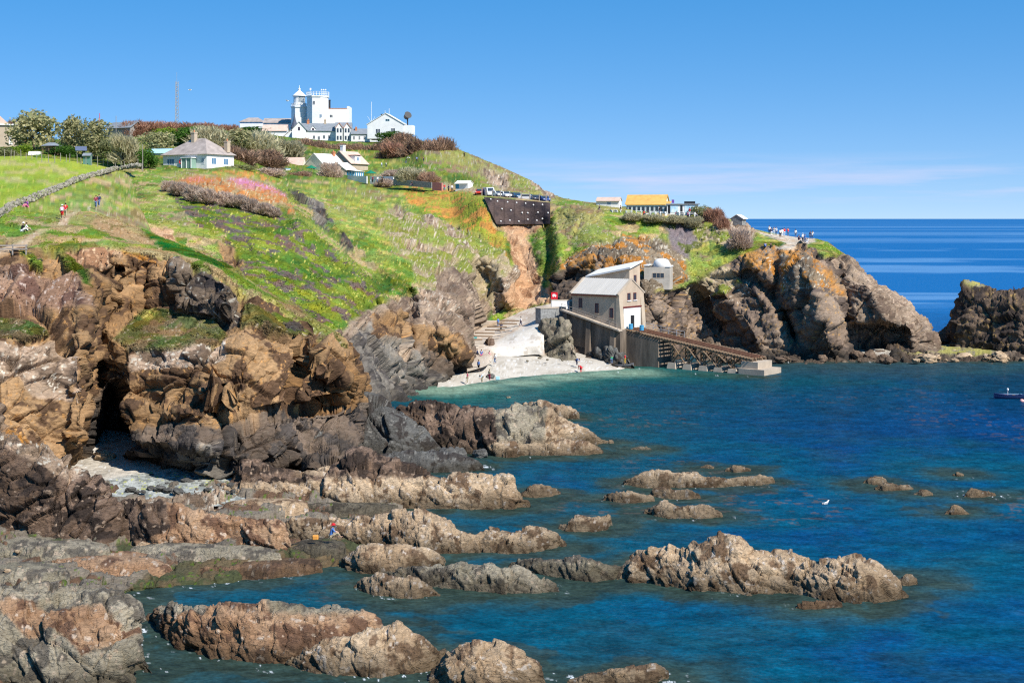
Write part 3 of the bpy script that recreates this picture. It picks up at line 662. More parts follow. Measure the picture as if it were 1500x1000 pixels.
LEDGE = patch('ledge', [
 [Z(-380,1010,.2), Z(-380,900,.9), Z(-380,820,1.3), Z(-380,770,1.6), Z(-380,700,2.0)],
 [Z(-150,1010,.2), Z(-150,900,.9), Z(-150,820,1.3), Z(-150,770,1.6), Z(-150,700,2.0)],
 [Z(0,1010,.2), Z(0,900,.8), Z(0,820,1.2), Z(0,770,1.5), Z(0,705,1.9)],
 [Z(100,985,-.6), Z(100,880,.6), Z(100,820,1.0), Z(100,770,1.3), Z(100,710,1.7)],
 [Z(200,890,-1.2), Z(200,862,.1), Z(200,822,.6), Z(200,772,1.0), Z(200,712,1.3)],
 [Z(300,885,-1.2), Z(300,853,.05), Z(300,826,.45), Z(300,785,.8), Z(300,712,1.1)],
 [Z(400,878,-1.2), Z(400,843,.0), Z(400,824,.25), Z(400,785,.55), Z(400,715,.9)],
 [Z(500,868,-1.4), Z(500,832,-.1), Z(500,814,.12), Z(500,785,.35), Z(500,725,.6)],
 [Z(570,860,-1.6), Z(570,822,-.5), Z(570,804,-.2), Z(570,780,.0), Z(570,735,.1)],
 [Z(640,850,-2.5), Z(640,815,-1.6), Z(640,800,-1.4), Z(640,775,-1.2), Z(640,735,-1)],
], 'ledge', [('wetledge', [(230,835),(330,815),(440,800),(650,760),(650,880),(150,880)]), ('rockpale', [(180,728),(330,720),(330,742),(200,742)]),
  ('wetledge', [(40,782),(100,790),(110,802),(50,800)]), ('wetledge', [(170,795),(250,790),(270,808),(230,818),(180,808)])],
 [], 1.2, (5.0, 1.8, .6), (.85, .42, .13), 29, label='flat grey rock ledge along the shore', cat='rock ledge', fine=.05, strata=STRATA2, zband=False, material=M_ROCK)
SHELF = patch('rock_shelf', [
 [Z(1020,545,-1), Z(1020,532,.0), Z(1020,522,.5), Z(1020,512,1.0), Z(1020,500,2)],
 [Z(1120,552,-1), Z(1120,531,.0), Z(1120,522,.6), Z(1120,514,1.2), Z(1120,500,2)],
 [Z(1220,552,-1), Z(1220,530,.0), Z(1220,520,.8), Z(1220,511,1.3), Z(1220,498,2)],
 [Z(1310,550,-1), Z(1310,530,.0), Z(1310,518,1.0), Z(1310,508,1.4), Z(1310,498,1.4)],
 [Z(1400,550,-1), Z(1400,529,.0), Z(1400,518,1.0), Z(1400,508,1.5), Z(1400,500,0.6)],
 [Z(1460,550,-1), Z(1460,529,.0), Z(1460,520,.9), Z(1460,512,1.2), Z(1460,502,0.6)],
 [Z(1640,550,-1), Z(1640,528,.0), Z(1640,520,.9), Z(1640,512,1.2), Z(1640,502,0.6)],
], 'rock', [('shingle', [(1200,505),(1310,508),(1310,518),(1200,518)]), ('yellow', [(1300,505),(1345,506),(1450,510),(1470,519),(1380,520),(1310,516)])],
 [], 1.2, (2.6, 1.1, .5), (.7, .4, .15), 31, label='low boulder shelf joining the headland to the sea stack', cat='rock shelf', fine=.10, zband=True, material=M_ROCK)

# ------------------------------------------------------------------ rocks in and beside the water, each a thing of its own
SHORE = []           # waterline points, for the shallows
PAL = {'tan': ('sea_tan', pic(182,154,122), pic(204,178,146), pic(134,108,84), .26, pic(220,204,186), .05, 1, 0, .35),
       'grey': ('sea_grey', pic(146,136,114), pic(170,158,136), pic(110,102,90), .3, pic(190,170,146), .05, 1, 0, .35),
       'brown': ('sea_brown', pic(168,130,98), pic(186,152,120), pic(122,92,72), .28, pic(204,182,160), .05, 1, 0, .3),
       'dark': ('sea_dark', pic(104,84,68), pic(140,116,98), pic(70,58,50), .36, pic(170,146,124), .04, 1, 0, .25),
       'slate': ('sea_slate', pic(98,96,92), pic(124,122,116), pic(76,70,66), .3, pic(150,146,138), .05, 1, 0, .3),
       'stack': ('sea_stack', pic(106,88,74), pic(130,110,92), pic(76,66,60), .34, pic(190,156,100), .06, 1, 0, .12)}
for k, v in PAL.items():
    ZONES[v[0]] = v[1:]; ZN.append(v[0])

def rock(label, cols, pal='tan', seed=0, steep=.62, amp=1.0, z0=0.0, strata=STRATA2, step=1.25, polys=(), size=1.0, name='sea_rock', thick=1.0, jit=3.0):
    cols = [tuple(map(float, c)) for c in cols]
    hmax = max((b - t) for _, t, b in cols)
    (xa, ta, ba), (xb, tb, bb) = cols[0], cols[-1]
    e = max(2.0, hmax * .12)
    full = [(xa - e, ba - .6, ba)] + cols + [(xb + e, bb - .6, bb)]
    L = []; hm = 0
    for px, top, base in full:
        Yb = (H - z0) * FX / (base - 320.0); D = max(base - top, .5)
        d = D * Yb / FX / (steep + (H - z0) / Yb); Yc = Yb + d; hgt = d * steep; hm = max(hm, hgt)
        def at(Y, z): return (px, 320 + (H - z) * FX / Y, Y)
        db = d * thick
        L.append([at(Yb - .5 - .10 * d, z0 - 1.3), (px, base, Yb), (px, base - .50 * D, Yb + .30 * d), (px, base - .86 * D, Yb + .66 * d), (px, top, Yc),
                  at(Yc + .45 * db, z0 + .72 * hgt), at(Yc + 1.0 * db + .3, z0 + .15 * hgt), at(Yc + 1.5 * db + .6, z0 - 1.3)])
        if z0 < .4:
            SHORE.append(((px - 750) / FX * Yb, Yb)); SHORE.append(((px - 750) / FX * (Yc + db), Yc + db))
    px, py, Y, rf, cf = loft_grid(L, step, hidden=(0, 5, 6))
    P = unproj(px, py, Y); sh = px.shape; N = grid_normals(P); flip = N[..., 2].mean() < 0
    if flip: N = -N
    Q = P.reshape(-1, 3)
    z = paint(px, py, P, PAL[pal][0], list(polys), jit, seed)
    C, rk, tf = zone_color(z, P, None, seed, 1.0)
    hm = max(hm, .5); s0 = min(max(hm * .9, .7), 5.5) * size
    warp = np.stack([fbm(Q, .25, 3, seed + 21), fbm(Q, .25, 3, seed + 22), fbm(Q, .25, 3, seed + 23)], 1) * .5
    D = np.zeros(len(Q)); tone = np.ones(len(Q)); spr = np.maximum(np.linalg.norm(np.gradient(P, axis=1), axis=2), np.linalg.norm(np.gradient(P, axis=0), axis=2)).ravel()
    for k, (s, a) in enumerate(((s0 * 1.15, .15), (s0 * .46, .085), (s0 * .18, .026))):
        off, crk, bid = facet(Q + warp * min(1, s), s, seed + 31 + k, strata); D += amp * a * s0 * (off - .35 * (1 - crk)) * np.clip(s / (2.2 * spr) - .3, 0, 1); tone += (bid - .5) * (.18, .16, .12)[k]
    D += amp * .028 * s0 * fbm(Q, 1.6 / s0, 5, seed + 50, .62) * 2 + .05 * amp * fbm(Q, 2.2, 4, seed + 53, .6)
    edge = np.minimum(1, np.minimum(cf, cf.max() - cf) * 1.2).ravel()
    P2 = Q + N.reshape(-1, 3) * (D * (.25 + .75 * edge))[:, None]
    bed = fbm((Q + warp) @ strata.T * np.array([.2, .2, 1.9]), 1.0, 4, seed + 60)
    C = C * (tone * (1 + .28 * bed))[:, None]
    w = sm(1.25 + .16 * hm, .15, P2[:, 2] - z0 + .5 * fbm(Q, .6, 3, seed + 61)) * (z0 < .4)
    C = C * (1 - .72 * w[:, None]) + np.array([.045, .034, .018]) * (.40 * w[:, None])
    c = P2[P2[:, 2] > z0 - .2].mean(0); c[2] = z0
    me = mesh_np(name, P2 - c, grid_faces(*sh, flip), np.concatenate([np.clip(C, .004, .9), np.ones((len(Q), 1))], 1))
    o = link(name, me, M_ROCK); o.location = c; tag(o, label, 'rock')
    return o

rock('long low ridge of dark rock running out from the cliff to a pointed tip', [(572,604,640),(600,588,655),(640,583,660),(690,598,665),(740,594,668),(775,592,668),(800,598,668),(828,612,660),(860,628,652),(890,645,649)], 'tan', 101, polys=[('sea_dark',[(560,570),(640,575),(720,588),(740,640),(700,668),(560,670)]),('sea_grey',[(720,580),(800,590),(800,640),(730,650)])])
rock('pale rounded rock lying behind the long pointed ridge', [(766,592,606),(790,587,612),(820,592,614),(846,604,614)], 'tan', 102)
rock('flat tapering rock just in front of the pointed ridge', [(788,659,665),(806,648,667),(828,641,667),(855,648,666),(882,659,665)], 'tan', 103)
rock('smooth blue-grey slab leaning against the cliff foot', [(490,612,650),(497,586,660),(520,580,666),(545,585,668),(590,600,670),(620,625,668),(640,650,664)], 'slate', 104, .8, amp=.55, size=1.8, z0=.3)
rock('dark wet shelf of rock at the foot of the blue-grey slab', [(520,672,688),(556,664,692),(600,660,693),(645,660,692),(680,668,690),(706,680,688)], 'slate', 160, .5, amp=.9)
rock('dark layered rock at the cliff foot left of the blue-grey slab', [(395,640,682),(420,622,690),(450,612,692),(480,622,690),(505,640,685),(515,660,682)], 'slate', 105, .8, amp=.7, size=1.5, z0=.8)
rock('brown sloping boulder wedged under the cliff beside the shingle', [(318,655,690),(345,638,694),(380,630,694),(405,640,690),(420,662,686)], 'dark', 106, .9, amp=.7, z0=1.0)
rock('broad rock ridge with a black peak and paler seaward end', [(312,722,738),(335,704,742),(356,674,744),(380,672,745),(405,684,745),(440,688,745),(480,684,745),(505,668,746),(520,659,746),(560,672,746),(600,684,746),(650,694,746),(700,692,746),(746,700,744),(766,726,742)], 'tan', 107, polys=[('sea_dark',[(320,640),(420,640),(430,690),(480,695),(500,640),(660,640),(660,698),(600,700),(500,702),(420,705),(330,708)])])
rock('small tail of rock off the end of the black-peaked ridge', [(764,722,727),(785,709,728),(805,713,727),(820,720,725)], 'tan', 108)
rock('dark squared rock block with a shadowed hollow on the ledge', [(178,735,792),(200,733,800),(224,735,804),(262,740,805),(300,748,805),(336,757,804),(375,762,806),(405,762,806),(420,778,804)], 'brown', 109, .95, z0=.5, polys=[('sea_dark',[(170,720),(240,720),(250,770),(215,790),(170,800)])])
rock('long humped rock behind the seated person', [(420,763,790),(454,756,794),(500,757,796),(549,754,802),(585,748,806),(614,746,810),(640,750,812),(656,760,812),(672,774,812),(695,781,811),(720,771,811),(750,774,810),(780,771,808),(805,778,805),(822,792,800)], 'tan', 110)
rock('craggy rock with a flat lit top below the long humped rock', [(505,820,832),(522,802,838),(549,795,842),(585,797,842),(624,799,836),(648,815,830)], 'tan', 111)
rock('grey-green rock sloping to a point in the blue water', [(560,838,850),(590,832,856),(634,829,860),(672,823,864),(700,826,866),(719,824,867),(735,832,868),(753,830,868),(787,842,868),(815,858,867)], 'grey', 112)
rock('low wedge of tan rock in front of the grey-green one', [(522,852,860),(540,844,868),(556,839,872),(585,844,875),(610,846,876),(630,858,874),(641,868,872)], 'tan', 113)
rock('low dark grey reef between the grey-green rock and the big islet', [(748,824,832),(773,818,838),(812,818,844),(848,815,850),(865,816,852),(885,826,850),(912,829,844)], 'grey', 114)
rock('biggest tan islet with a domed summit and several knolls', [(914,828,848),(925,812,852),(945,806,853),(967,803,856),(990,806,860),(1006,806,864),(1016,796,867),(1040,786,869),(1060,781,870),(1080,784,871),(1092,792,871),(1104,806,871),(1130,806,870),(1160,811,870),(1186,822,874),(1215,815,880),(1252,814,884),(1276,824,884),(1300,842,880),(1320,862,874)], 'tan', 115, .55)
rock('small tan knob off the seaward end of the biggest islet', [(1316,849,856),(1328,841,857),(1342,845,855)], 'tan', 116)
rock('low brown rock awash beside the biggest islet', [(1168,885,890),(1182,880,892),(1197,880,892),(1215,879,891),(1232,882,889)], 'brown', 117)
rock('long flat tan reef, farthest of the three lying in a row', [(916,704,711),(935,695,713),(962,688,714),(985,690,714),(1010,690,714),(1040,698,714),(1060,700,713),(1085,698,711),(1112,696,710),(1132,702,707)], 'tan', 118)
rock('short low rock nearest the shore between two flat tan reefs', [(886,727,732),(900,721,735),(915,719,737),(935,722,736),(957,727,734)], 'tan', 119)
rock('narrow middle rock lying in front of the long flat reef', [(952,721,727),(967,713,729),(985,716,731),(1005,716,731),(1025,726,730)], 'tan', 120)
rock('two-humped tan rock nearest of the flat reefs', [(946,746,752),(960,738,756),(973,732,758),(1000,742,759),(1015,740,759),(1030,737,759),(1056,752,757)], 'tan', 121)
rock('blunt grey-tan rock alone right of the long humped rock', [(819,770,775),(832,766,778),(846,754,779),(870,757,778),(890,753,774),(895,763,770)], 'tan', 122)
rock('small domed rock beyond the long flat reef', [(1064,687,690),(1080,681,692),(1098,686,690)], 'tan', 123)
rock('tiny low rock just behind the long flat reef', [(1028,683,685),(1036,680,686),(1044,684,686)], 'tan', 124)
rock('knobbly rock at the left of the far scattered group', [(1266,704,708),(1280,697,710),(1292,697,710),(1299,705,709)], 'tan', 125)
rock('flat rock touching the knobbly one in the far group', [(1284,713,716),(1297,707,718),(1318,709,718),(1336,713,716)], 'tan', 126)
rock('round little rock standing apart in the middle of the far group', [(1340,723,725),(1352,715,727),(1365,721,725)], 'tan', 127)
rock('long thin rock farthest right in the water', [(1414,724,728),(1424,715,729),(1440,718,729),(1457,722,726)], 'tan', 128)
rock('lone pointed rock with deep blue water all round', [(1386,750,753),(1398,740,754),(1410,743,754),(1418,750,753)], 'tan', 129)
rock('tiny rock awash at the far right', [(1396,695,697),(1403,691,698),(1410,695,697)], 'tan', 130)
rock('tiny flat rock in the green water off the ridge tip', [(926,656,658),(938,653,659),(952,657,658)], 'grey', 131)
rock('big brown slab rising from dark water at the bottom of the view', [(222,898,908),(240,890,930),(258,885,945),(300,884,960),(340,886,968),(400,885,974),(450,886,972),(500,889,968),(530,893,962),(555,906,955)], 'brown', 132, .6, polys=[('sea_grey',[(220,880),(300,880),(300,896),(240,900)]),('sea_grey',[(380,880),(540,880),(540,896),(400,896)])])
rock('tan rock with a broken crest butting against the big brown slab', [(420,968,976),(450,948,983),(480,936,988),(520,926,990),(550,918,990),(580,912,989),(602,926,987),(630,938,982),(648,955,974)], 'tan', 133)
rock('rounded tan rock at the bottom edge beside the broken crest', [(636,982,1000),(655,956,1010),(680,942,1014),(705,939,1016),(730,940,1016),(750,948,1014),(770,954,1010),(792,972,1004)], 'tan', 134)
rock('sloping slab of rock cut by the bottom edge of the view', [(832,998,1006),(848,990,1006),(866,984,1006),(900,979,1005),(935,974,1004),(960,970,1000),(976,982,994)], 'tan', 135)
rock('large layered grey rock filling the near corner', [(-140,850,1010),(-60,848,1012),(0,850,1014),(80,856,1014),(140,857,1014),(176,866,1010),(196,888,1000),(204,925,985)], 'grey', 136, .55, z0=0.0, polys=[('sea_brown',[(60,900),(150,880),(200,930),(120,960)]),('sea_brown',[(-20,870),(60,880),(110,920),(40,930)])])
rock('steep dark crag with an orange-lichened crest beside the ledge', [(-140,585,775),(-60,590,778),(0,602,782),(12,630,784),(36,634,786),(80,660,788),(120,684,786),(145,700,786),(162,714,784),(173,738,780)], 'dark', 137, 1.1, z0=1.3, polys=[('rockpale',[(-20,600),(40,632),(90,660),(130,690),(100,700),(40,670),(-20,650)]),('lichen',[(5,628),(36,630),(60,650),(40,652),(10,640)])], strata=STRATA)
rock('tall dark sea stack across the gap from the headland', [(1380,496,512),(1390,470,514),(1398,446,516),(1404,424,518),(1420,415,520),(1450,419,522),(1480,424,524),(1510,430,526),(1560,440,526),(1620,470,526)], 'stack', 138, 1.6, z0=.2, name='sea_stack', strata=STRATA, amp=1.3, thick=1.6, polys=[('yellow',[(1410,416),(1430,413),(1450,419),(1430,420)])])
rock('little outcrop in the gap between headland and stack', [(1376,488,502),(1384,478,504),(1394,474,504),(1402,484,502)], 'stack', 139, 1.3, z0=.2)
rock('rounded buff outcrop under the grey retaining wall', [(776,500,514),(786,478,518),(800,466,520),(815,466,521),(828,474,522),(838,492,522)], 'grey', 140, 1.5, z0=1.9, amp=.9, strata=STRATA, name='outcrop')
rock('dark craggy rock splitting the pale concrete ramp', [(707,506,514),(714,496,519),(721,494,519),(727,506,518)], 'dark', 141, 1.5, z0=2.2, name='outcrop')
rock('dark rocks heaped against the foot of the boathouse', [(850,522,528),(864,514,533),(885,508,536),(905,509,538),(918,516,538),(926,526,538)], 'slate', 142, 1.2, amp=1.4, z0=.2, name='outcrop')

for k, c in enumerate(([(-20, 800, 812), (40, 794, 818), (100, 797, 820), (160, 806, 816)], [(60, 824, 832), (120, 816, 842), (190, 818, 846), (250, 832, 840)], [(190, 806, 812), (260, 800, 822), (330, 802, 824), (410, 812, 820)], [(262, 838, 844), (330, 828, 848), (400, 824, 846), (470, 826, 838)], [(-30, 838, 850), (40, 832, 854), (100, 838, 852)], [(424, 803, 808), (470, 796, 814), (505, 800, 812)], [(230, 752, 758), (150, 760, 770)][::-1] + [(300, 756, 764)], [(430, 742, 748), (500, 738, 752), (580, 742, 750)], [(330, 738, 744), (400, 733, 750), (450, 738, 746)])):
    rock('low layered slab of the shore ledge, ' + ('under the steep dark crag', 'above the grey corner rock', 'below the dark squared block', 'longest one along the water edge', 'between the crag and the corner rock', 'below the seated person', 'behind the dark squared block', 'in the channel before the black-peaked ridge', 'between the squared block and the black-peaked ridge')[k], c, ('grey', 'brown', 'grey', 'brown', 'grey', 'grey', 'brown', 'grey', 'tan')[k], 150 + k, .32, amp=1.25, z0=(.95, .45, .5, .05, .8, .35, .9, .3, .6)[k], thick=2.2, name='shore_rock', strata=STRATA)

# loose boulders: six shapes, copied
def boulder_mesh(seed, pal):
    bm = bmesh.new(); bmesh.ops.create_icosphere(bm, subdivisions=4, radius=.5)
    V = np.array([v.co[:] for v in bm.verts]); F = np.array([[v.index for v in f.verts] for f in bm.faces]); bm.free()
    N = V / np.linalg.norm(V, axis=1, keepdims=True)
    Q = V * 3 + seed * 5.1
    o1, c1, b1 = facet(Q, 1.7, seed, STRATA); o2, c2, b2 = facet(Q, .7, seed + 1, STRATA)
    V2 = V + N * (.13 * o1 + .05 * o2 + .05 * fbm(Q, 1.2, 4, seed))[:, None]; V2[:, 2] *= .72
    p = PAL[pal]; t = sm(-.3, .3, fbm(Q, .8, 4, seed + 9))[:, None]; C = p[1] * (1 - t) + p[2] * t; C = C * (1 + .35 * fbm(Q * np.array([1, 1, 3]), 1.2, 3, seed + 3))[:, None]
    return mesh_np('boulder', V2, F, np.concatenate([C, np.ones((len(V), 1))], 1))
BOULD = {p: [boulder_mesh(s + 50 * i, p) for s in range(3)] for i, p in enumerate(('tan', 'slate', 'stack', 'grey'))}
def boulders(spec, label, group, pal, seed):
    r = random.Random(seed)
    for px, py, z, s in spec:
        p = PS(px, py, z); w = s * p[1] / FX
        o = bpy.data.objects.new('boulder', r.choice(BOULD[pal])); COL.objects.link(o)
        if not o.data.materials: o.data.materials.append(M_ROCK)
        o.location = p + np.array([0, 0, w * .12]); o.rotation_euler = (r.uniform(-.3, .3), r.uniform(-.3, .3), r.uniform(0, 6.3))
        o.scale = (w * r.uniform(.85, 1.2), w * r.uniform(.8, 1.1), w * r.uniform(.7, 1.0)); tag(o, label, 'boulder', group)
rb = random.Random(4)
boulders([(rb.uniform(1050, 1330), rb.uniform(512, 531), rb.uniform(.1, .5), rb.choice((7, 9, 12, 16, 20))) for _ in range(60)], 'brown boulder strewn along the foot of the headland', 'boulders below the headland', 'stack', 1)
boulders([(rb.uniform(1330, 1500), rb.uniform(517, 530), rb.uniform(.1, .4), rb.choice((6, 8, 11, 15, 22))) for _ in range(36)], 'tan boulder on the shelf between headland and stack', 'boulders on the shelf', 'tan', 2)
boulders([(rb.uniform(190, 360), rb.uniform(690, 722), 1.3, rb.choice((5, 7, 9, 12, 16))) for _ in range(70)], 'grey boulder on the small shingle beach below the cave', 'boulders on the small beach', 'slate', 3)
boulders([(545, 662, .3, 26), (575, 664, .2, 30), (603, 662, .2, 26), (628, 668, .1, 30), (655, 672, 0, 34), (672, 668, 0, 26), (703, 668, .1, 24), (600, 680, .1, 22), (575, 678, .2, 16), (690, 682, -.1, 16)], 'rounded grey boulder in the row below the blue-grey slab', 'boulders below the slab', 'slate', 4)
boulders([(153, 672, 2.2, 28)], 'pale domed boulder alone on the upper shingle', None, 'tan', 5)
boulders([(rb.uniform(700, 830), rb.uniform(520, 530), 1.6, rb.choice((3, 4, 5))) for _ in range(10)], 'small stone on the grey beach below the concrete ramp', 'stones on the beach', 'grey', 6)
boulders([(210, 800, .7, 14), (218, 808, .6, 10), (12, 838, 1.2, 12), (28, 832, 1.2, 9), (25, 808, 1.3, 8)], 'loose stone lying on the flat ledge', 'stones on the ledge', 'tan', 7)
boulders([(718, 553, .3, 14)], 'dark weedy boulder at the water edge of the beach', None, 'slate', 8)
boulders([(752, 598, -.1, 10), (745, 584, -.1, 8)], 'grey rock just breaking the shallow green water', 'rocks in the shallows', 'grey', 9)

# ------------------------------------------------------------------ the sea
def make_sea():
    py = np.concatenate([320.02 + np.geomspace(.6, 24, 50), np.arange(346, 1085, 1.3), np.geomspace(1090, 4000, 24)])
    ax = np.concatenate([-np.geomspace(3.0, .80, 10), np.arange(-.78, -.385, .004), np.arange(-.385, .386, .00068), np.arange(.387, .78, .002), np.geomspace(.80, 3.0, 10)])
    A, PYY = np.meshgrid(ax, py, indexing='ij'); Y = H * FX / (PYY - 320.0); X = A * Y
    P = np.stack([X, Y, np.zeros_like(X)], -1); sh = X.shape; Q = P.reshape(-1, 3); n = len(Q)
    S = np.array(SHORE)
    for a, b, k in (((632, 571), (690, 563), 12), ((690, 563), (800, 550), 16), ((800, 550), (930, 543), 16), ((930, 545), (1120, 552), 18), ((1020, 532), (1220, 530), 22), ((1220, 530), (1560, 529), 30), ((180, 866), (500, 834), 30), ((500, 834), (590, 805), 10), ((190, 1000), (200, 866), 12)):
        for t in np.linspace(0, 1, k):
            p = PS(a[0] + (b[0] - a[0]) * t, a[1] + (b[1] - a[1]) * t); S = np.vstack([S, p[:2]])
    near = Q[:, 1] < 420; d = np.full(n, 400.0); idx = np.nonzero(near)[0]
    for ch in np.array_split(idx, 40):
        D2 = ((Q[ch, None, :2].astype(np.float32) - S[None].astype(np.float32)) ** 2).sum(2); d[ch] = np.sqrt(D2.min(1))
    bl = np.array([PS(*p)[:2] for p in ((650, 572), (700, 567), (760, 560), (820, 553), (880, 548), (925, 546))])
    db = np.sqrt(((Q[:, None, :2] - bl[None]) ** 2).sum(2).min(1)) if False else np.full(n, 400.0)
    for ch in np.array_split(idx, 10): db[ch] = np.sqrt(((Q[ch, None, :2] - bl[None]) ** 2).sum(2).min(1))
    yv = Q[:, 1]
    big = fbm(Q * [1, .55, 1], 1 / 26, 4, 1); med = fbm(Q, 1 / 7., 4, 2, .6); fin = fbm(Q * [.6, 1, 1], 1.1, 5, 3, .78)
    deep = np.array([.0009, .017, .064]); blue = np.array([.0011, .036, .128]); teal = np.array([.0016, .064, .096]); turq = np.array([.009, .082, .072]); brown = np.array([.030, .046, .026]); sand = np.array([.16, .24, .17])
    t = sm(-.35, .35, big + .35 * med)[:, None]; C = deep * (1 - t) + blue * t
    # clear shallows over pale ground around the inner rocks and ledges
    ins = sm(30, 3, d + 16 * med + 10 * big)[:, None] * .8; C = C * (1 - ins) + teal * ins
    cov = sm(95, 20, db + 12 * big)[:, None]; C = C * (1 - .8 * cov) + np.array([.004, .046, .062]) * .8 * cov
    kelp = .45 * (sm(.05, .3, fbm(Q * [.8, 1, 1], 1 / 4.5, 4, 8, .6)) * sm(60, 6, d))[:, None]; C = C * (1 - .75 * kelp) + np.array([.012, .045, .050]) * .75 * kelp
    sh_ = sm(5.0, .5, d + 2.6 * med + 1.2 * fin)[:, None]; C = C * (1 - .7 * sh_) + brown * .7 * sh_
    rk_ = (sm(-.04, .10, .42 - d / 5.0 + .9 * fbm(Q, .30, 4, 50, .6)) * .62)[:, None]; C = C * (1 - rk_) + np.array([.026, .038, .026]) * rk_
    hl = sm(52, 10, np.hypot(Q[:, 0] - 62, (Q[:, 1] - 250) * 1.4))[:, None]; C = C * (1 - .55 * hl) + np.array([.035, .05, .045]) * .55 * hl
    tq = sm(22, 2, db + 7 * big + 3 * med)[:, None]; C = C * (1 - tq) + turq * tq
    sn = sm(9, .5, db + 2.5 * med)[:, None]; C = C * (1 - sn) + sand * sn
    # open sea: wind lanes, their stronger sky reflection painted as paler colour
    far = sm(240, 420, yv); R = Q.copy(); R[:, 0] *= .20; lane = fbm(R, 1 / 46., 5, 12, .62) + .25 * fbm(Q, 1 / 160., 3, 14); lane2 = fbm(Q * [.05, 1, 1], 1 / 400., 4, 13, .6)
    lan = (far * np.clip(sm(.12, .40, lane) * .75 * sm(3000, 700, yv) + .5 * sm(.1, .45, lane2), 0, 1))[:, None]; op = np.array([.0040, .104, .290]); C = C * (1 - far[:, None]) + op * far[:, None]
    C = C * (1 - lan * .75) + np.array([.13, .28, .46]) * lan * .75
    # weed drifting at the surface
    wd = sm(.30, .40, fbm(Q * [.6, 1, 1], 1.5, 3, 20, .6)) * sm(.1, .4, fbm(Q, 1 / 18., 3, 21)) * sm(260, 150, yv); C = C * (1 - .55 * wd[:, None]) + np.array([.085, .060, .045]) * .55 * wd[:, None]
    # foam at the edges of the rocks and stray glints of broken water
    pf = fbm(Q, 2.2, 4, 30, .65)
    fo = sm(.42, .54, pf + .25 * fbm(Q, .12, 3, 31)) * sm(1.5, .3, d) * sm(-.05, .25, fbm(Q, 1 / 11., 2, 33)); fo = fo + .0 * sm(.66, .72, fbm(Q * [.7, 1, 1], 2.6, 3, 34, .6)) * sm(-.1, .2, fbm(Q, 1 / 30., 2, 35)) * sm(200, 120, yv)
    fo = np.clip(fo, 0, 1); C = C * (1 - fo[:, None]) + np.array([.72, .76, .78]) * fo[:, None]
    C = C * (1 + .85 * fin * sm(500, 150, yv))[:, None]  # light and dark of the ripples put into the sea colour
    zz = (.10 * fbm(Q * [.7, 1, 1], .55, 3, 40) + .05 * fin) * sm(330, 200, yv); Q = Q.copy(); Q[:, 2] = zz
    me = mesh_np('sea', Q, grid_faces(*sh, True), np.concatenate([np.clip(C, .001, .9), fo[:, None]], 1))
    m, nd, l, b = nodes('sea_water'); nd.remove(b)
    at = nd.new('ShaderNodeAttribute'); at.attribute_name = 'Col'
    tcn = nd.new('ShaderNodeTexCoord'); mpn = nd.new('ShaderNodeMapping'); mpn.inputs['Scale'].default_value = (.7, 1, 1); l.new(tcn.outputs['Object'], mpn.inputs[0])
    na = nd.new('ShaderNodeTexNoise'); na.inputs['Scale'].default_value = 1.3; na.inputs['Detail'].default_value = 5; na.inputs['Roughness'].default_value = .6; l.new(mpn.outputs[0], na.inputs['Vector'])
    bp = nd.new('ShaderNodeBump'); bp.inputs['Strength'].default_value = .7; bp.inputs['Distance'].default_value = .35; l.new(na.outputs[0], bp.inputs['Height'])
    n3 = nd.new('ShaderNodeTexNoise'); n3.inputs['Scale'].default_value = 3.2; n3.inputs['Detail'].default_value = 4; n3.inputs['Roughness'].default_value = .7; l.new(mpn.outputs[0], n3.inputs['Vector'])
    r3_ = nd.new('ShaderNodeMapRange'); r3_.inputs[1].default_value = .35; r3_.inputs[2].default_value = .65; r3_.inputs[3].default_value = .70; r3_.inputs[4].default_value = 1.30; l.new(n3.outputs[0], r3_.inputs[0])
    mu_ = nd.new('ShaderNodeVectorMath'); mu_.operation = 'SCALE'; l.new(at.outputs['Color'], mu_.inputs[0]); l.new(r3_.outputs[0], mu_.inputs['Scale'])  # finer ripple light and dark multiplied into the colour
    df = nd.new('ShaderNodeBsdfDiffuse'); gl = nd.new('ShaderNodeBsdfGlossy'); gl.inputs['Roughness'].default_value = .14
    l.new(mu_.outputs[0], df.inputs['Color']); l.new(bp.outputs[0], gl.inputs['Normal'])
    lw = nd.new('ShaderNodeLayerWeight'); lw.inputs['Blend'].default_value = .5; l.new(bp.outputs[0], lw.inputs['Normal'])
    pw = nd.new('ShaderNodeMath'); pw.operation = 'POWER'; pw.inputs[1].default_value = 4.0; l.new(lw.outputs['Facing'], pw.inputs[0])
    ma = nd.new('ShaderNodeMath'); ma.operation = 'MULTIPLY_ADD'; ma.inputs[1].default_value = .12; ma.inputs[2].default_value = .03; l.new(pw.outputs[0], ma.inputs[0])
    ms = nd.new('ShaderNodeMixShader'); l.new(ma.outputs[0], ms.inputs[0]); l.new(df.outputs[0], ms.inputs[1]); l.new(gl.outputs[0], ms.inputs[2]); l.new(ms.outputs[0], nd['Material Output'].inputs[0])
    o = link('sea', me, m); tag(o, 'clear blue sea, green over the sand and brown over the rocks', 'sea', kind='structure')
make_sea()
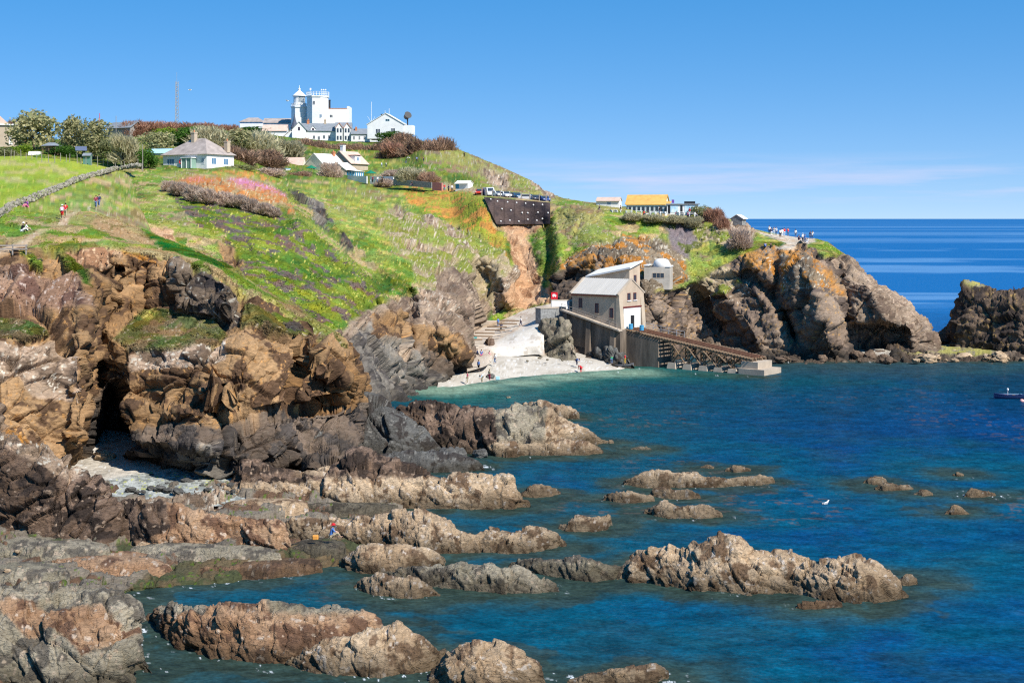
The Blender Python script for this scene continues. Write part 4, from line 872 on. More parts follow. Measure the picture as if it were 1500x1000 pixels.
# ------------------------------------------------------------------ builder for the made things
class MB:
    def __init__(s): s.v = []; s.f = []
    def add(s, V, F):
        k = len(s.v); s.v += [tuple(map(float, p)) for p in V]; s.f += [tuple(i + k for i in f) for f in F]; return s
    def box(s, x0, x1, y0, y1, z0, z1, rz=0.0, c=None, tilt=None):
        V = [(x, y, z) for z in (z0, z1) for (x, y) in ((x0, y0), (x1, y0), (x1, y1), (x0, y1))]
        if tilt: V = [(x, y, z + tilt * (x - x0)) for x, y, z in V]
        if rz:
            cx, cy = c or ((x0 + x1) / 2, (y0 + y1) / 2); ca, sa = math.cos(rz), math.sin(rz)
            V = [(cx + (x - cx) * ca - (y - cy) * sa, cy + (x - cx) * sa + (y - cy) * ca, z) for x, y, z in V]
        return s.add(V, [(3, 2, 1, 0), (4, 5, 6, 7), (0, 1, 5, 4), (1, 2, 6, 5), (2, 3, 7, 6), (3, 0, 4, 7)])
    def hexa(s, V): return s.add(V, [(3, 2, 1, 0), (4, 5, 6, 7), (0, 1, 5, 4), (1, 2, 6, 5), (2, 3, 7, 6), (3, 0, 4, 7)])
    def slab(s, q, t):
        """a quad given thickness t along its normal"""
        q = [Vector(p) for p in q]; n = (q[1] - q[0]).cross(q[3] - q[0]).normalized() * t
        return s.hexa([tuple(p) for p in q] + [tuple(p + n) for p in q])
    def prism(s, pts, d0, d1, axis='y'):
        """polygon in (a,z) swept along the other horizontal axis"""
        n = len(pts)
        if axis == 'y': V = [(a, d0, z) for a, z in pts] + [(a, d1, z) for a, z in pts]
        else: V = [(d0, a, z) for a, z in pts] + [(d1, a, z) for a, z in pts]
        F = [tuple(range(n)), tuple(range(2 * n - 1, n - 1, -1))] + [(i, i + n, (i + 1) % n + n, (i + 1) % n) for i in range(n)]
        if axis != 'y': F = [f[::-1] for f in F]
        F = [f[::-1] for f in F]
        return s.add(V, F)
    def tube(s, a, b, r0, r1=None, n=8):
        r1 = r0 if r1 is None else r1; a = Vector(a); b = Vector(b); d = (b - a).normalized(); u = d.orthogonal().normalized(); w = d.cross(u); V = []
        for p, r in ((a, r0), (b, r1)):
            for i in range(n):
                t = 2 * math.pi * i / n; V.append(tuple(p + u * (r * math.cos(t)) + w * (r * math.sin(t))))
        return s.add(V, [(i, (i + 1) % n, (i + 1) % n + n, i + n) for i in range(n)] + [tuple(range(n - 1, -1, -1)), tuple(range(n, 2 * n))])
    def lathe(s, prof, n=16, c=(0, 0), ph=0.0):
        V = []; F = []
        for r, z in prof:
            for i in range(n): t = 2 * math.pi * i / n + ph; V.append((c[0] + r * math.cos(t), c[1] + r * math.sin(t), z))
        m = len(prof)
        for k in range(m - 1):
            for i in range(n): j = (i + 1) % n; F.append((k * n + i, k * n + j, (k + 1) * n + j, (k + 1) * n + i))
        F.append(tuple(range(n - 1, -1, -1))); F.append(tuple((m - 1) * n + i for i in range(n)))
        return s.add(V, F)
    def build(s, name, m, parent=None, bevel=0.0, smooth=False):
        me = bpy.data.meshes.new(name); me.from_pydata(s.v, [], s.f); me.update()
        if bevel:
            bm = bmesh.new(); bm.from_mesh(me); bmesh.ops.bevel(bm, geom=bm.edges[:], offset=bevel, segments=1, affect='EDGES'); bm.to_mesh(me); bm.free()
        if smooth: me.polygons.foreach_set('use_smooth', [True] * len(me.polygons))
        return link(name, me, m, parent)

def copy_tree(o, parent=None):
    c = o.copy(); COL.objects.link(c)
    if parent is not None: c.parent = parent
    for ch in [x for x in bpy.data.objects if x.parent == o]: copy_tree(ch, c)
    return c

WHITE = mat('white_render', (.76, .755, .73), .85, .10, .5)
CREAM = mat('cream_render', (.70, .66, .52), .85, .06, .8)
TANW = mat('tan_render', (.46, .375, .28), .9, .14, .7, bump=.2)
BUFF = mat('weathered_render', (.46, .36, .265), .92, .22, .55, bump=.3, stretch=(1, 1, .5))
CONC = mat('pale_concrete', (.42, .345, .265), .92, .22, .6, bump=.3, stretch=(1, 1, .35))
CONCD = mat('stained_concrete', (.16, .125, .095), .92, .60, .45, bump=.4, stretch=(1.5, 1.5, .3))
STONEG = mat('grey_rubble', (.24, .24, .23), .95, .45, 2.2, bump=.6)
SLATE = mat('slate', (.20, .22, .24), .8, .18, 1.2)
SLATEW = mat('lichened_slate', (.33, .28, .25), .9, .28, .7)
TIN = mat('corrugated_roof', (.50, .465, .41), .6, .12, .6, spec=.4, stretch=(6, .4, .4))
PALEROOF = mat('pale_roof', (.72, .70, .66), .8, .08, .6)
ORANGE = mat('lichened_orange_roof', (.62, .36, .10), .9, .18, 1.0)
PINKROOF = mat('faded_tile_roof', (.55, .40, .32), .9, .15, 1.0)
TERRA = mat('terracotta', (.50, .20, .10), .9, .15, 2.0)
GLASS = mat('window_glass', (.035, .05, .07), .15, .1, 1.0, spec=.5)
GLASSB = mat('pale_window_glass', (.10, .20, .32), .15, .1, 1.0, spec=.5)
MAROON = mat('maroon_paint', (.13, .022, .02), .7, .15, 2.0)
BLUEP = mat('blue_paint', (.06, .28, .48), .6, .08, 1.0)
PALEBLUE = mat('pale_blue_paint', (.36, .60, .72), .7, .06, 1.0)
BLACKM = mat('black_metal', (.018, .018, .02), .5, .1, 1.0, spec=.4)
GREYM = mat('galvanised_steel', (.34, .35, .36), .5, .1, 1.5, spec=.4)
WOOD = mat('weathered_timber', (.20, .135, .085), .9, .35, 1.2, bump=.3, stretch=(.4, 3, 3))
WOODG = mat('grey_timber', (.28, .25, .22), .9, .25, 1.2, stretch=(.4, 3, 3))
RUST = mat('rusty_rail', (.28, .13, .075), .85, .3, 2.0)
RED = mat('red_sign', (.62, .015, .03), .6, .05, 1.0)
GREEN = mat('green_canvas', (.01, .17, .09), .8, .08, 1.0)
PURPLE = mat('purple_flag', (.14, .06, .30), .7, .05, 1.0)

def window(x, z, w, h, parent, fm=WHITE, gm=GLASS, y=0.0, axis='y', out=-1, bars=1, ledge=None, name='window'):
    """a window in the plane y (or x): frame proud of the wall, glass a little back, glazing bars in the frame's mesh"""
    t = .09; f = MB(); d0, d1 = sorted((y + out * .03, y - out * .02)); g0, g1 = sorted((y + out * .012, y - out * .02))
    def bx(m, a0, a1, z0, z1, e0, e1):
        if axis == 'y': m.box(a0, a1, e0, e1, z0, z1)
        else: m.box(e0, e1, a0, a1, z0, z1)
    bx(f, x - w / 2, x - w / 2 + t, z, z + h, d0, d1); bx(f, x + w / 2 - t, x + w / 2, z, z + h, d0, d1)
    bx(f, x - w / 2 + t, x + w / 2 - t, z, z + t, d0, d1); bx(f, x - w / 2 + t, x + w / 2 - t, z + h - t, z + h, d0, d1)
    for k in range(bars):
        a = x - w / 2 + t + (w - 2 * t) * (k + 1) / (bars + 1); bx(f, a - .035, a + .035, z + t, z + h - t, d0, d1)
    o = f.build(name, fm, parent)
    g = MB(); bx(g, x - w / 2 + t, x + w / 2 - t, z + t, z + h - t, g0, g1); g.build('pane', gm, o)
    if ledge:
        s = MB(); e0, e1 = sorted((y + out * .14, y - out * .02)); bx(s, x - w / 2 - .1, x + w / 2 + .1, z - .14, z - .004, e0, e1); s.build('sill', ledge, o)
    return o

def gable_house(parent, x0, x1, y0, y1, hw, hr, wm, rm, along='x', over=.25, t=.16, wall='wall', roof='roof'):
    """walls with gables and a two-sided roof; the ridge runs along x or y"""
    m = MB()
    if along == 'x':
        c = (y0 + y1) / 2; m.prism([(y0, -1.5), (y1, -1.5), (y1, hw), (c, hr), (y0, hw)], x0, x1, 'x'); m.build(wall, wm, parent)
        r = MB(); s = (hr - hw) / (c - y0); e = .35
        r.slab([(x0 - over, y0 - e, hw - e * s + .01), (x1 + over, y0 - e, hw - e * s + .01), (x1 + over, c, hr + .01), (x0 - over, c, hr + .01)], t)
        r.slab([(x1 + over, y1 + e, hw - e * s + .01), (x0 - over, y1 + e, hw - e * s + .01), (x0 - over, c, hr + .01), (x1 + over, c, hr + .01)], t)
        return r.build(roof, rm, parent)
    c = (x0 + x1) / 2; m.prism([(x0, -1.5), (x1, -1.5), (x1, hw), (c, hr), (x0, hw)], y0, y1, 'y'); m.build(wall, wm, parent)
    r = MB(); s = (hr - hw) / (c - x0); e = .35
    r.slab([(x0 - e, y1 + over, hw - e * s + .01), (x0 - e, y0 - over, hw - e * s + .01), (c, y0 - over, hr + .01), (c, y1 + over, hr + .01)], t)
    r.slab([(x1 + e, y0 - over, hw - e * s + .01), (x1 + e, y1 + over, hw - e * s + .01), (c, y1 + over, hr + .01), (c, y0 - over, hr + .01)], t)
    return r.build(roof, rm, parent)

def chimney(parent, x, y, z0, z1, w, m, pot=True):
    c = MB().box(x - w / 2, x + w / 2, y - w / 2, y + w / 2, z0, z1 - .25).box(x - w / 2 - .08, x + w / 2 + .08, y - w / 2 - .08, y + w / 2 + .08, z1 - .25, z1).build('chimney', m, parent)
    if pot: MB().tube((x, y, z1 + .003), (x, y, z1 + .5), .16, .12).build('chimney_pot', TERRA, c)
    return c

# ------------------------------------------------------------------ the old boathouse, its store, slipway and walls
BZ = 6.2
BO = np.array([20.6, 245.0, BZ]); BR = math.radians(-38)
bh = empty('boathouse', BO, BR); tag(bh, 'old buff boathouse with grey corrugated roof above the slipway', 'boathouse')
def bhl(x, y, z):   # boathouse-local to world
    c, s = math.cos(BR), math.sin(BR); return (BO[0] + x * c - y * s, BO[1] + x * s + y * c, BO[2] + z)
HWD = 3.85; EV = 5.9; RG = 8.25; LB = 9.8
w_ = MB(); w_.prism([(-HWD, -1.2), (HWD, -1.2), (HWD, EV), (0, RG), (-HWD, EV)], -LB, 0, 'x'); w_.build('wall', BUFF, bh)
r_ = MB(); sl = (RG - EV) / HWD
for sg in (-1, 1):
    q = [(-LB - .1, sg * (HWD + .35), EV - .35 * sl + .02), (-.28, sg * (HWD + .35), EV - .35 * sl + .02), (-.28, 0, RG + .02), (-LB - .1, 0, RG + .02)]
    r_.slab(q if sg < 0 else [q[1], q[0], q[3], q[2]], .10)
    for k in range(24):      # the ridges of the corrugated sheets
        x = -LB + .25 + k * .395; qq = [(x, sg * (HWD + .34), EV - .34 * sl + .124), (x + .07, sg * (HWD + .34), EV - .34 * sl + .124), (x + .07, sg * .02, RG + .112), (x, sg * .02, RG + .112)]
        r_.slab(qq if sg < 0 else [qq[1], qq[0], qq[3], qq[2]], .035)
r_.build('roof', TIN, bh)
for x in (-.27, -LB - .32):
    cp = MB()
    for sg in (-1, 1):
        q = [(x, sg * (HWD + .3), EV - .3 * sl), (x + .36, sg * (HWD + .3), EV - .3 * sl), (x + .36, 0, RG + .0), (x, 0, RG + .0)]; cp.slab(q if sg < 0 else [q[1], q[0], q[3], q[2]], .26)
    cp.build('coping', CONC, bh)
MB().box(-LB - .05, -.3, -HWD - .42, -HWD - .30, EV - .42, EV - .28).build('gutter', MAROON, bh)
for k, (fx, zc) in enumerate(((.18, 3.3), (.53, 2.5), (.84, 1.8))): window(-LB * (1 - fx), zc, .75, 1.7, bh, MAROON, GLASS, -HWD, 'y', -1, 0, CONC)
for yy in (-.85, 1.0): window(yy, 4.75, 1.0, 1.25, bh, MAROON, GLASS, 0.0, 'x', 1, 1, WHITE)
# front: tiled infill with the doorway, lintel and battered corners
TILE, tn, tl, tb = nodes('patterned_tile_front'); tb.inputs['Roughness'].default_value = .8
ck = tn.new('ShaderNodeTexVoronoi'); ck.inputs['Scale'].default_value = 3.4; ck.inputs['Randomness'].default_value = 0.0; tc2 = tn.new('ShaderNodeTexCoord'); tl.new(tc2.outputs['Object'], ck.inputs['Vector'])
rr = tn.new('ShaderNodeValToRGB'); rr.color_ramp.elements[0].position = .24; rr.color_ramp.elements[0].color = (.30, .36, .34, 1); rr.color_ramp.elements[1].position = .30; rr.color_ramp.elements[1].color = (.72, .70, .64, 1); tl.new(ck.outputs['Distance'], rr.inputs[0]); tl.new(rr.outputs[0], tb.inputs['Base Color'])
fd = MB(); fd.box(.003, .10, -2.6, -.45, 0, 3.45).box(.003, .10, .75, 2.7, 0, 3.45).box(.003, .10, -.45, .75, 2.15, 3.45); fd.build('door_panel', TILE, bh)
MB().box(-.02, .02, -.45, .75, 0, 2.15).build('doorway', BLACKM, bh)  # flat black panel painting the dark of the open doorway
MB().box(.003, .16, -2.9, 3.0, 3.46, 3.72).build('lintel', MAROON, bh)
for sg in (-1, 1):
    y0, y1 = sorted((sg * 2.85, sg * 3.9)); MB().hexa([(-.6, y0, -1.2), (.55, y0, -1.2), (.55, y1, -1.2), (-.6, y1, -1.2), (-.6, y0, 5.2), (.02, y0, 5.2), (.02, y1, 5.2), (-.6, y1, 5.2)]).build('buttress', TANW, bh)

fnd = empty('foundation', BO, BR); tag(fnd, 'dark stained concrete base wall under the old boathouse', 'foundation wall')
f1 = MB(); f1.hexa([(-11.5, -4.6, -7.5), (.6, -4.6, -7.5), (.6, 4, -7.5), (-11.5, 4, -7.5), (-11.5, -4.35, 2.9), (.6, -4.35, -.15), (.6, 3.7, -.15), (-11.5, 3.7, 2.9)])
for x in (-11.2, -6.2, -1.2): f1.hexa([(x, -5.5, -7.5), (x + .9, -5.5, -7.5), (x + .9, -4.62, -7.5), (x, -4.62, -7.5), (x, -4.75, 2.4 - (x + 11.2) * .25), (x + .9, -4.75, 2.2 - (x + 11.2) * .25), (x + .9, -4.3, 2.2 - (x + 11.2) * .25), (x, -4.3, 2.4 - (x + 11.2) * .25)])
f1.build('wall', CONCD, fnd)
MB().hexa([(-11.6, -5.0, 2.72), (.7, -5.0, -.36), (.7, -3.9, -.36), (-11.6, -3.9, 2.72), (-11.6, -5.0, 2.98), (.7, -5.0, -.10), (.7, -3.9, -.10), (-11.6, -3.9, 2.98)]).build('walkway', CONC, fnd)
rl = MB()
for k in range(8): x = -11.4 + k * 1.68; z = 2.98 - (x + 11.6) * .2504; rl.tube((x, -4.85, z - .05), (x, -4.85, z + 1.0), .035)
for h in (.5, 1.0): rl.tube((-11.4, -4.85, 2.93 + h), (.4, -4.85, -.02 + h), .03)
rl.build('railing', WOODG, fnd)

st = empty('store_building', BO, BR); tag(st, 'long pale flat-roofed store behind the old boathouse', 'store')
def stz(x, y): return 8.3 + (x + 12) * .19 + (y - 4.2) * .27
c4 = [(-12, 4.2), (-3.2, 4.2), (-3.2, 7.6), (-12, 7.6)]
MB().hexa([(x, y, -1) for x, y in c4] + [(x, y, stz(x, y)) for x, y in c4]).build('wall', BUFF, st)
c5 = [(-12.4, 3.8), (-2.8, 3.8), (-2.8, 8.0), (-12.4, 8.0)]
MB().hexa([(x, y, stz(x, y) + .03) for x, y in c5] + [(x, y, stz(x, y) + .32) for x, y in c5]).build('roof', PALEROOF, st)
window(6.0, 7.4, .9, 1.4, st, MAROON, GLASS, -3.2, 'x', 1, 1)

ru = empty('ruined_hut', PT(963, 424, 254.0), math.radians(-14)); tag(ru, 'roofless white concrete hut beside the old store', 'hut')
m_ = MB(); m_.box(-2.4, 2.2, 0, .3, 0, 4.0).box(-2.4, -2.1, .302, 4, 0, 4.2).box(1.9, 2.2, .302, 4, 0, 4.0).box(-2.1, 1.9, 3.7, 3.998, 0, 4.6); m_.build('wall', mat('chalky_render', (.47, .42, .35), .9, .2, .7), ru)
MB().box(-2.5, -1.6, -.1, 4.2, 4.203, 4.4).build('coping', PALEROOF, ru); MB().box(1.5, 2.3, -.1, 4.2, 4.003, 4.25).build('coping', PALEROOF, ru)
MB().lathe([(1.5, 3.2), (1.5, 4.6), (1.3, 5.1), (.8, 5.4), (.1, 5.5)], 14, (.4, 2.6)).build('tank', PALEROOF, ru, smooth=True)
window(.15, 2.0, 2.2, 1.0, ru, TANW, GLASS, 0.0, 'y', -1, 2)

sw = empty('slipway', BO, BR); tag(sw, 'old timber lifeboat slipway on trestles running down into the water', 'slipway')
def sz(x): return -.15 - .148 * x
MB().hexa([(.62, -2.6, -7.5), (7.0, -2.6, -7.5), (7.0, 2.6, -7.5), (.62, 2.6, -7.5), (.62, -2.5, -.5), (7.0, -2.5, sz(7.0) - .45), (7.0, 2.5, sz(7.0) - .45), (.62, 2.5, -.5)]).build('ramp_wall', CONCD, sw)
d_ = MB(); L_ = 24.6
for y in (-2.3, -1.1, .9, 2.1): d_.hexa([(0.3, y, sz(.3) - .36), (L_, y, sz(L_) - .36), (L_, y + .28, sz(L_) - .36), (.3, y + .28, sz(.3) - .36), (.3, y, sz(.3) - .04), (L_, y, sz(L_) - .04), (L_, y + .28, sz(L_) - .04), (.3, y + .28, sz(.3) - .04)])
d_.build('beam', WOOD, sw)
sl_ = MB()
for k in range(44):
    x = .5 + k * .55; sl_.hexa([(x, -2.6, sz(x) - .03), (x + .24, -2.6, sz(x + .24) - .03), (x + .24, 2.7, sz(x + .24) - .03), (x, 2.7, sz(x) - .03), (x, -2.6, sz(x) + .10), (x + .24, -2.6, sz(x + .24) + .10), (x + .24, 2.7, sz(x + .24) + .10), (x, 2.7, sz(x) + .10)])
sl_.build('sleeper', WOOD, sw)['kind'] = 'stuff'
for y in (-1.35, -.35, .35, 1.35): MB().hexa([(0.3, y, sz(.3) + .103), (L_, y, sz(L_) + .103), (L_, y + .12, sz(L_) + .103), (.3, y + .12, sz(.3) + .103), (.3, y, sz(.3) + .26), (L_, y, sz(L_) + .26), (L_, y + .12, sz(L_) + .26), (.3, y + .12, sz(.3) + .26)]).build('rail', RUST, sw)
for k, x in enumerate((9.6, 12.6, 15.6, 18.4, 21.0)):
    ptop = -5.2 - .08 * k
    MB().hexa([(x - 1.0, -3.2, -8), (x + 1.2, -3.2, -8), (x + 1.2, 3, -8), (x - 1.0, 3, -8), (x - .6, -2.7, ptop), (x + .8, -2.7, ptop), (x + .8, 2.6, ptop), (x - .6, 2.6, ptop)]).build('pier', CONC, sw)
    for y in (-2.25, 2.0): MB().box(x - .17, x + .17, y, y + .34, ptop + .003, sz(x) - .37).build('post', WOOD, sw)
    MB().box(x - .2, x + .2, -2.9, 2.9, sz(x) - .72, sz(x) - .40).build('crossbeam', WOOD, sw)
    if k < 4:
        for y in (-2.42, 2.36):
            MB().tube((x + .2, y, ptop + .2), (x + 2.5, y, sz(x + 2.5) - .5), .13).tube((x + .2, y - .15, sz(x) - .6), (x + 2.5, y - .15, ptop + .1), .12).build('brace', WOOD, sw)
MB().box(22.6, 25.6, -2.4, 2.4, -8, sz(24) - .5).box(22.4, 27.0, -2.9, 2.9, -8, sz(24) - 1.6).build('end_block', CONC, sw)
rw = MB()
for k in range(6): x = 1.2 + k * 1.55; rw.tube((x, 2.62, sz(x) - .1), (x, 2.62, sz(x) + 1.1), .04)
for h in (.55, 1.08): rw.tube((1.2, 2.62, sz(1.2) + h), (8.95, 2.62, sz(8.95) + h), .035)
rw.build('railing', GREYM, sw)

for px, py, Y, zt, lab, cl in ((924, 480, 243.2, .9, 'blue drum standing left of the doorway on the slip head', BLUEP), (940, 482, 241.0, .9, 'second blue drum standing nearer the railing on the slip head', BLUEP)):
    p = PT(px, py + 2, Y); dr = MB().lathe([(.34, 0), (.38, .05), (.36, .3), (.39, .34), (.36, .6), (.38, .85), (.34, .9)], 14).build('drum', cl, None, smooth=False); dr.location = p; tag(dr, lab, 'drum')

# grey retaining wall, pale wall and steps at the head of the ramp, sign
rt = MB(); a_ = PT(792, 470, 247.5); b_ = PT(829, 468, 250.5)
def wall_between(name, p, q, h, th, m, label, cat, cap=None, drop=.6):
    p = Vector(p); q = Vector(q); d = (q - p); L = math.hypot(d.x, d.y); o = empty(name, p, math.atan2(d.y, d.x)); sl_ = d.z / L
    MB().hexa([(0, 0, -drop), (L, 0, d.z - drop), (L, th, d.z - drop), (0, th, -drop), (0, 0, h), (L, 0, d.z + h), (L, th, d.z + h), (0, th, h)]).build('wall', m, o)
    if cap: MB().hexa([(-.05, -.06, h + .003), (L + .05, -.06, d.z + h + .003), (L + .05, th + .06, d.z + h + .003), (-.05, th + .06, h + .003), (-.05, -.06, h + .13), (L + .05, -.06, d.z + h + .13), (L + .05, th + .06, d.z + h + .13), (-.05, th + .06, h + .13)]).build('coping', cap, o)
    return tag(o, label, cat)
wall_between('retaining_wall', a_, b_, 2.1, 1.6, STONEG, 'grey rubble retaining wall on the outcrop beside the ramp', 'wall', CONC)
wall_between('retaining_wall', PT(829, 470, 250.6), PT(848, 470, 249), 1.6, 1.2, CONC, 'pale concrete wall between the grey wall and the boathouse', 'wall')
wall_between('concrete_wall', PT(808, 452, 258), PT(834, 452, 259), 1.5, .4, WHITE, 'white concrete wall behind the top of the ramp', 'wall', CONC)
wall_between('concrete_wall', PT(834, 452, 259), PT(848, 446, 262), 1.3, .4, CONC, 'low grey wall climbing from the white wall to the rocks', 'wall')
sg = empty('sign', PT(812, 452, 260), 0); tag(sg, 'red square sign with a white vehicle mark by the ramp', 'sign')
MB().tube((-.35, 0, -.4), (-.35, 0, 2.3), .05).tube((.35, 0, -.4), (.35, 0, 2.3), .05).build('post', GREYM, sg)
bd = MB().box(-.6, .6, -.07, -.02, 1.75, 3.0).build('board', RED, sg)
MB().box(-.36, .36, -.085, -.074, 2.26, 2.52).box(-.30, .18, -.085, -.074, 2.523, 2.68).box(-.28, -.11, -.085, -.074, 2.12, 2.257).box(.11, .28, -.085, -.074, 2.12, 2.257).build('emblem', WHITE, bd)
# blocks along the toe of the ramp
sea = empty('sea_wall', (0, 0, 0)); bl = MB(); r3 = random.Random(8)
pa, pb = np.array(PS(728, 519, 2.05)), np.array(PS(789, 517.5, 2.05)); dd = pb - pa; LL = np.hypot(dd[0], dd[1]); sea.location = pa; sea.rotation_euler = (0, 0, math.atan2(dd[1], dd[0]))
for row in range(3):
    x = -.3 * (row % 2)
    while x < LL:
        w = r3.uniform(.45, .8); bl.box(x, min(x + w - .05, LL), -.35 + .09 * row + r3.uniform(-.03, .03), .6, -.35 + row * .47, -.35 + row * .47 + .43); x += w
bl.build('blockwork', mat('pale_blocks', (.66, .64, .60), .9, .12, 1.5), sea, bevel=.03)
tag(sea, 'toe wall of pale squared blocks between ramp and beach', 'wall')
# timber skids on the ramp where boats are hauled
for k in range(7):
    p = PS(692 + k * 9 + (k % 2) * 6, 498 - k * 4.6, 4.6 + k * .38); sk = MB().box(-1.7, 1.7, -.14, .14, -.06, .16).build('timber_skid', WOOD, None, bevel=.02); sk.location = p + np.array([0, 0, .06]); sk.rotation_euler = (0, .02, .12 - .02 * k); tag(sk, 'weathered timber skid laid across the pale boat ramp', 'timber', 'timber skids on the ramp')
hb = empty('stone_block', PS(716, 476, 5.6), .1); MB().box(-1.6, 1.6, -.6, .9, -.3, .8).build('body', CONC, hb, bevel=.05); tag(hb, 'low concrete block at the cliff foot beside the boat skids', 'block')

# netting pinned over the raw face under the car park
nu, nv = 60, 26; gx = np.linspace(709, 806, nu); V = []
for i, x in enumerate(gx):
    f = i / (nu - 1); yt = 288.5 + 8.5 * f; yb = 290 + 39 * min(1, f / .19) - f
    for j in range(nv): g = j / (nv - 1); y = yb + (yt - yb) * g; V.append((x, y, G(x, y, 2.5)[1] - .3 - .25 * (1 - g)))
V = np.array(V); V[:, 2] = blur2(V[:, 2].reshape(nu, nv), 4).ravel(); Pn_ = unproj(V[:, 0], V[:, 1], V[:, 2]); Pn_[:, 1] -= .3 * fbm(Pn_, .35, 3, 70)
nc = Pn_.mean(0)
net = empty('rockfall_netting', nc); tag(net, 'dark netting pinned over the cliff face under the car park', 'netting')
tt = sm(-.3, .3, fbm(Pn_, .35, 4, 72))[:, None]; Cn = (pic(66, 58, 60) * (1 - tt) + pic(98, 82, 76) * tt) * (1 - .35 * (np.repeat(np.arange(nu), nv) % 9 == 0))[:, None]
link('net', mesh_np('net', Pn_ - nc, grid_faces(nu, nv), np.concatenate([Cn, np.full((len(Cn), 1), .6)], 1)), M_LAND, net)
for row in range(3):
    for k in range(7):
        i = min(nu - 3, 5 + k * 8 + (row % 2) * 3); j = (22, 13, 4)[row]
        if i * 1.0 / nu < .2 and row > 0: continue
        i = min(nu - 2, i + int(r3.uniform(-2, 3))); j += int(r3.uniform(-2, 3)); p = Pn_[i * nv + j] - nc; ap = MB().lathe([(.17, 0), (.17, .05), (.06, .12)], 8).build('anchor_plate', PALEROOF, net); ap.location = p + np.array([0, -.22, 0]); ap.rotation_euler = (math.radians(80), 0, 0)
# ------------------------------------------------------------------ lighthouse and the buildings along the hill
def site(name, px, py, Y, rz=0.0):
    return empty(name, PT(px, py, Y), math.radians(rz))
P8 = math.pi / 8
# lantern tower
lt = site('lighthouse', 438.5, 188, 560); tag(lt, 'white octagonal lighthouse tower carrying the domed glass lantern', 'lighthouse')
MB().lathe([(3.35, -3), (3.2, 7.9), (3.5, 8.1), (3.5, 8.5), (3.2, 8.6)], 8, (0, 0), P8).build('tower', WHITE, lt)
MB().lathe([(2.75, 8.603), (2.75, 9.5), (2.55, 9.503), (2.55, 9.9)], 16).build('lantern_base', WHITE, lt)
ln = MB().lathe([(2.2, 9.903), (2.2, 12.5)], 16).build('lantern_glass', mat('lantern_glass', (.18, .24, .28), .1, .1, 1, spec=.6), lt)
gb = MB()
for k in range(16):
    a = k * math.pi / 8; b = a + math.pi / 8; c_ = lambda t, z: (2.26 * math.cos(t), 2.26 * math.sin(t), z)
    for z in (9.95, 10.8, 11.65): gb.tube(c_(a, z), c_(b, z + .85), .05, n=4).tube(c_(b, z), c_(a, z + .85), .05, n=4)
gb.build('astragal', WHITE, ln)
bl_ = MB()
for k in range(9, 12):   # blank panels on the landward side
    a = k * math.pi / 8; b = a + math.pi / 8; bl_.slab([(2.3 * math.cos(a), 2.3 * math.sin(a), 9.92), (2.3 * math.cos(b), 2.3 * math.sin(b), 9.92), (2.3 * math.cos(b), 2.3 * math.sin(b), 12.48), (2.3 * math.cos(a), 2.3 * math.sin(a), 12.48)], .06)
bl_.build('blank_panel', WHITE, lt)
MB().lathe([(2.75, 12.503), (2.75, 12.75), (2.5, 12.9), (1.5, 13.9), (.6, 14.6), (.45, 14.7), (.45, 15.3), (.6, 15.4), (.3, 15.7), (.08, 15.9), (.05, 16.9)], 16).build('dome', WHITE, lt, smooth=True)
rg = MB()
for k in range(16): a = k * math.pi / 8; rg.tube((3.25 * math.cos(a), 3.25 * math.sin(a), 8.5), (3.25 * math.cos(a), 3.25 * math.sin(a), 9.7), .06, n=5).tube((3.25 * math.cos(a), 3.25 * math.sin(a), 9.65), (3.25 * math.cos(a + math.pi / 8), 3.25 * math.sin(a + math.pi / 8), 9.65), .05, n=5)
rg.build('gallery_railing', WHITE, lt)
# second tower
t2 = site('lighthouse_tower', 465.5, 188, 556); tag(t2, 'bulky white octagonal tower with a railed roof beside the lantern', 'tower')
MB().lathe([(4.35, -3), (4.3, 11.8), (4.6, 12.0), (4.6, 12.5), (4.2, 12.51)], 8, (0, 0), P8).build('tower', WHITE, t2)
rg = MB()
for k in range(24):
    a = k * math.pi / 12; q = (4.35 * math.cos(a), 4.35 * math.sin(a)); q2 = (4.35 * math.cos(a + math.pi / 12), 4.35 * math.sin(a + math.pi / 12)); rg.tube((q[0], q[1], 12.45), (q[0], q[1], 14.1), .10, n=5)
    for z in (13.2, 14.0): rg.tube((q[0], q[1], z), (q2[0], q2[1], z), .06, n=5)
rg.build('roof_railing', WHITE, t2)
for x in (1.6, 2.4, 3.2): MB().tube((x, -1, 12.5), (x, -1, 14.6), .06).lathe([(.05, 14.6), (.28, 14.7), (.28, 15.0), (.05, 15.2)], 8, (x, -1)).build('lamp', WHITE, t2)
MB().tube((-2.7, -1, 12.5), (-2.7, -1, 14.8), .05).box(-3.0, -2.4, -1.02, -.98, 14.8, 15.6).build('weather_vane', WHITE, t2)
window(-.95, 9.0, .9, 1.4, t2, WHITE, GLASS, -4.05, 'y', -1); window(1.7, 3.9, .9, 1.3, t2, WHITE, GLASSB, -4.05, 'y', -1, 1)
wg = site('engine_house', 496, 190, 560); tag(wg, 'tall white flat-fronted wing right of the lighthouse towers', 'building')
MB().box(-4.4, 4.2, 0, 9, -3, 8.2).box(3.3, 4.2, -.05, 9.05, 8.203, 9.2).build('wall', WHITE, wg); MB().box(-4.4, 3.29, -.1, 9.1, 8.21, 8.45).build('roof', TERRA, wg)
window(-2.9, 4.7, 1.2, 1.2, wg, WHITE, GLASS, 0, 'y', -1)
ck_ = MB().tube((0, 0, 0), (0, 0, 11.2), .5).tube((0, 0, 11.2), (0, 0, 11.5), .62).build('flue', BLACKM, None); ck_.location = PT(482.3, 189, 564); tag(ck_, 'black flue standing up behind the lighthouse tower', 'chimney')
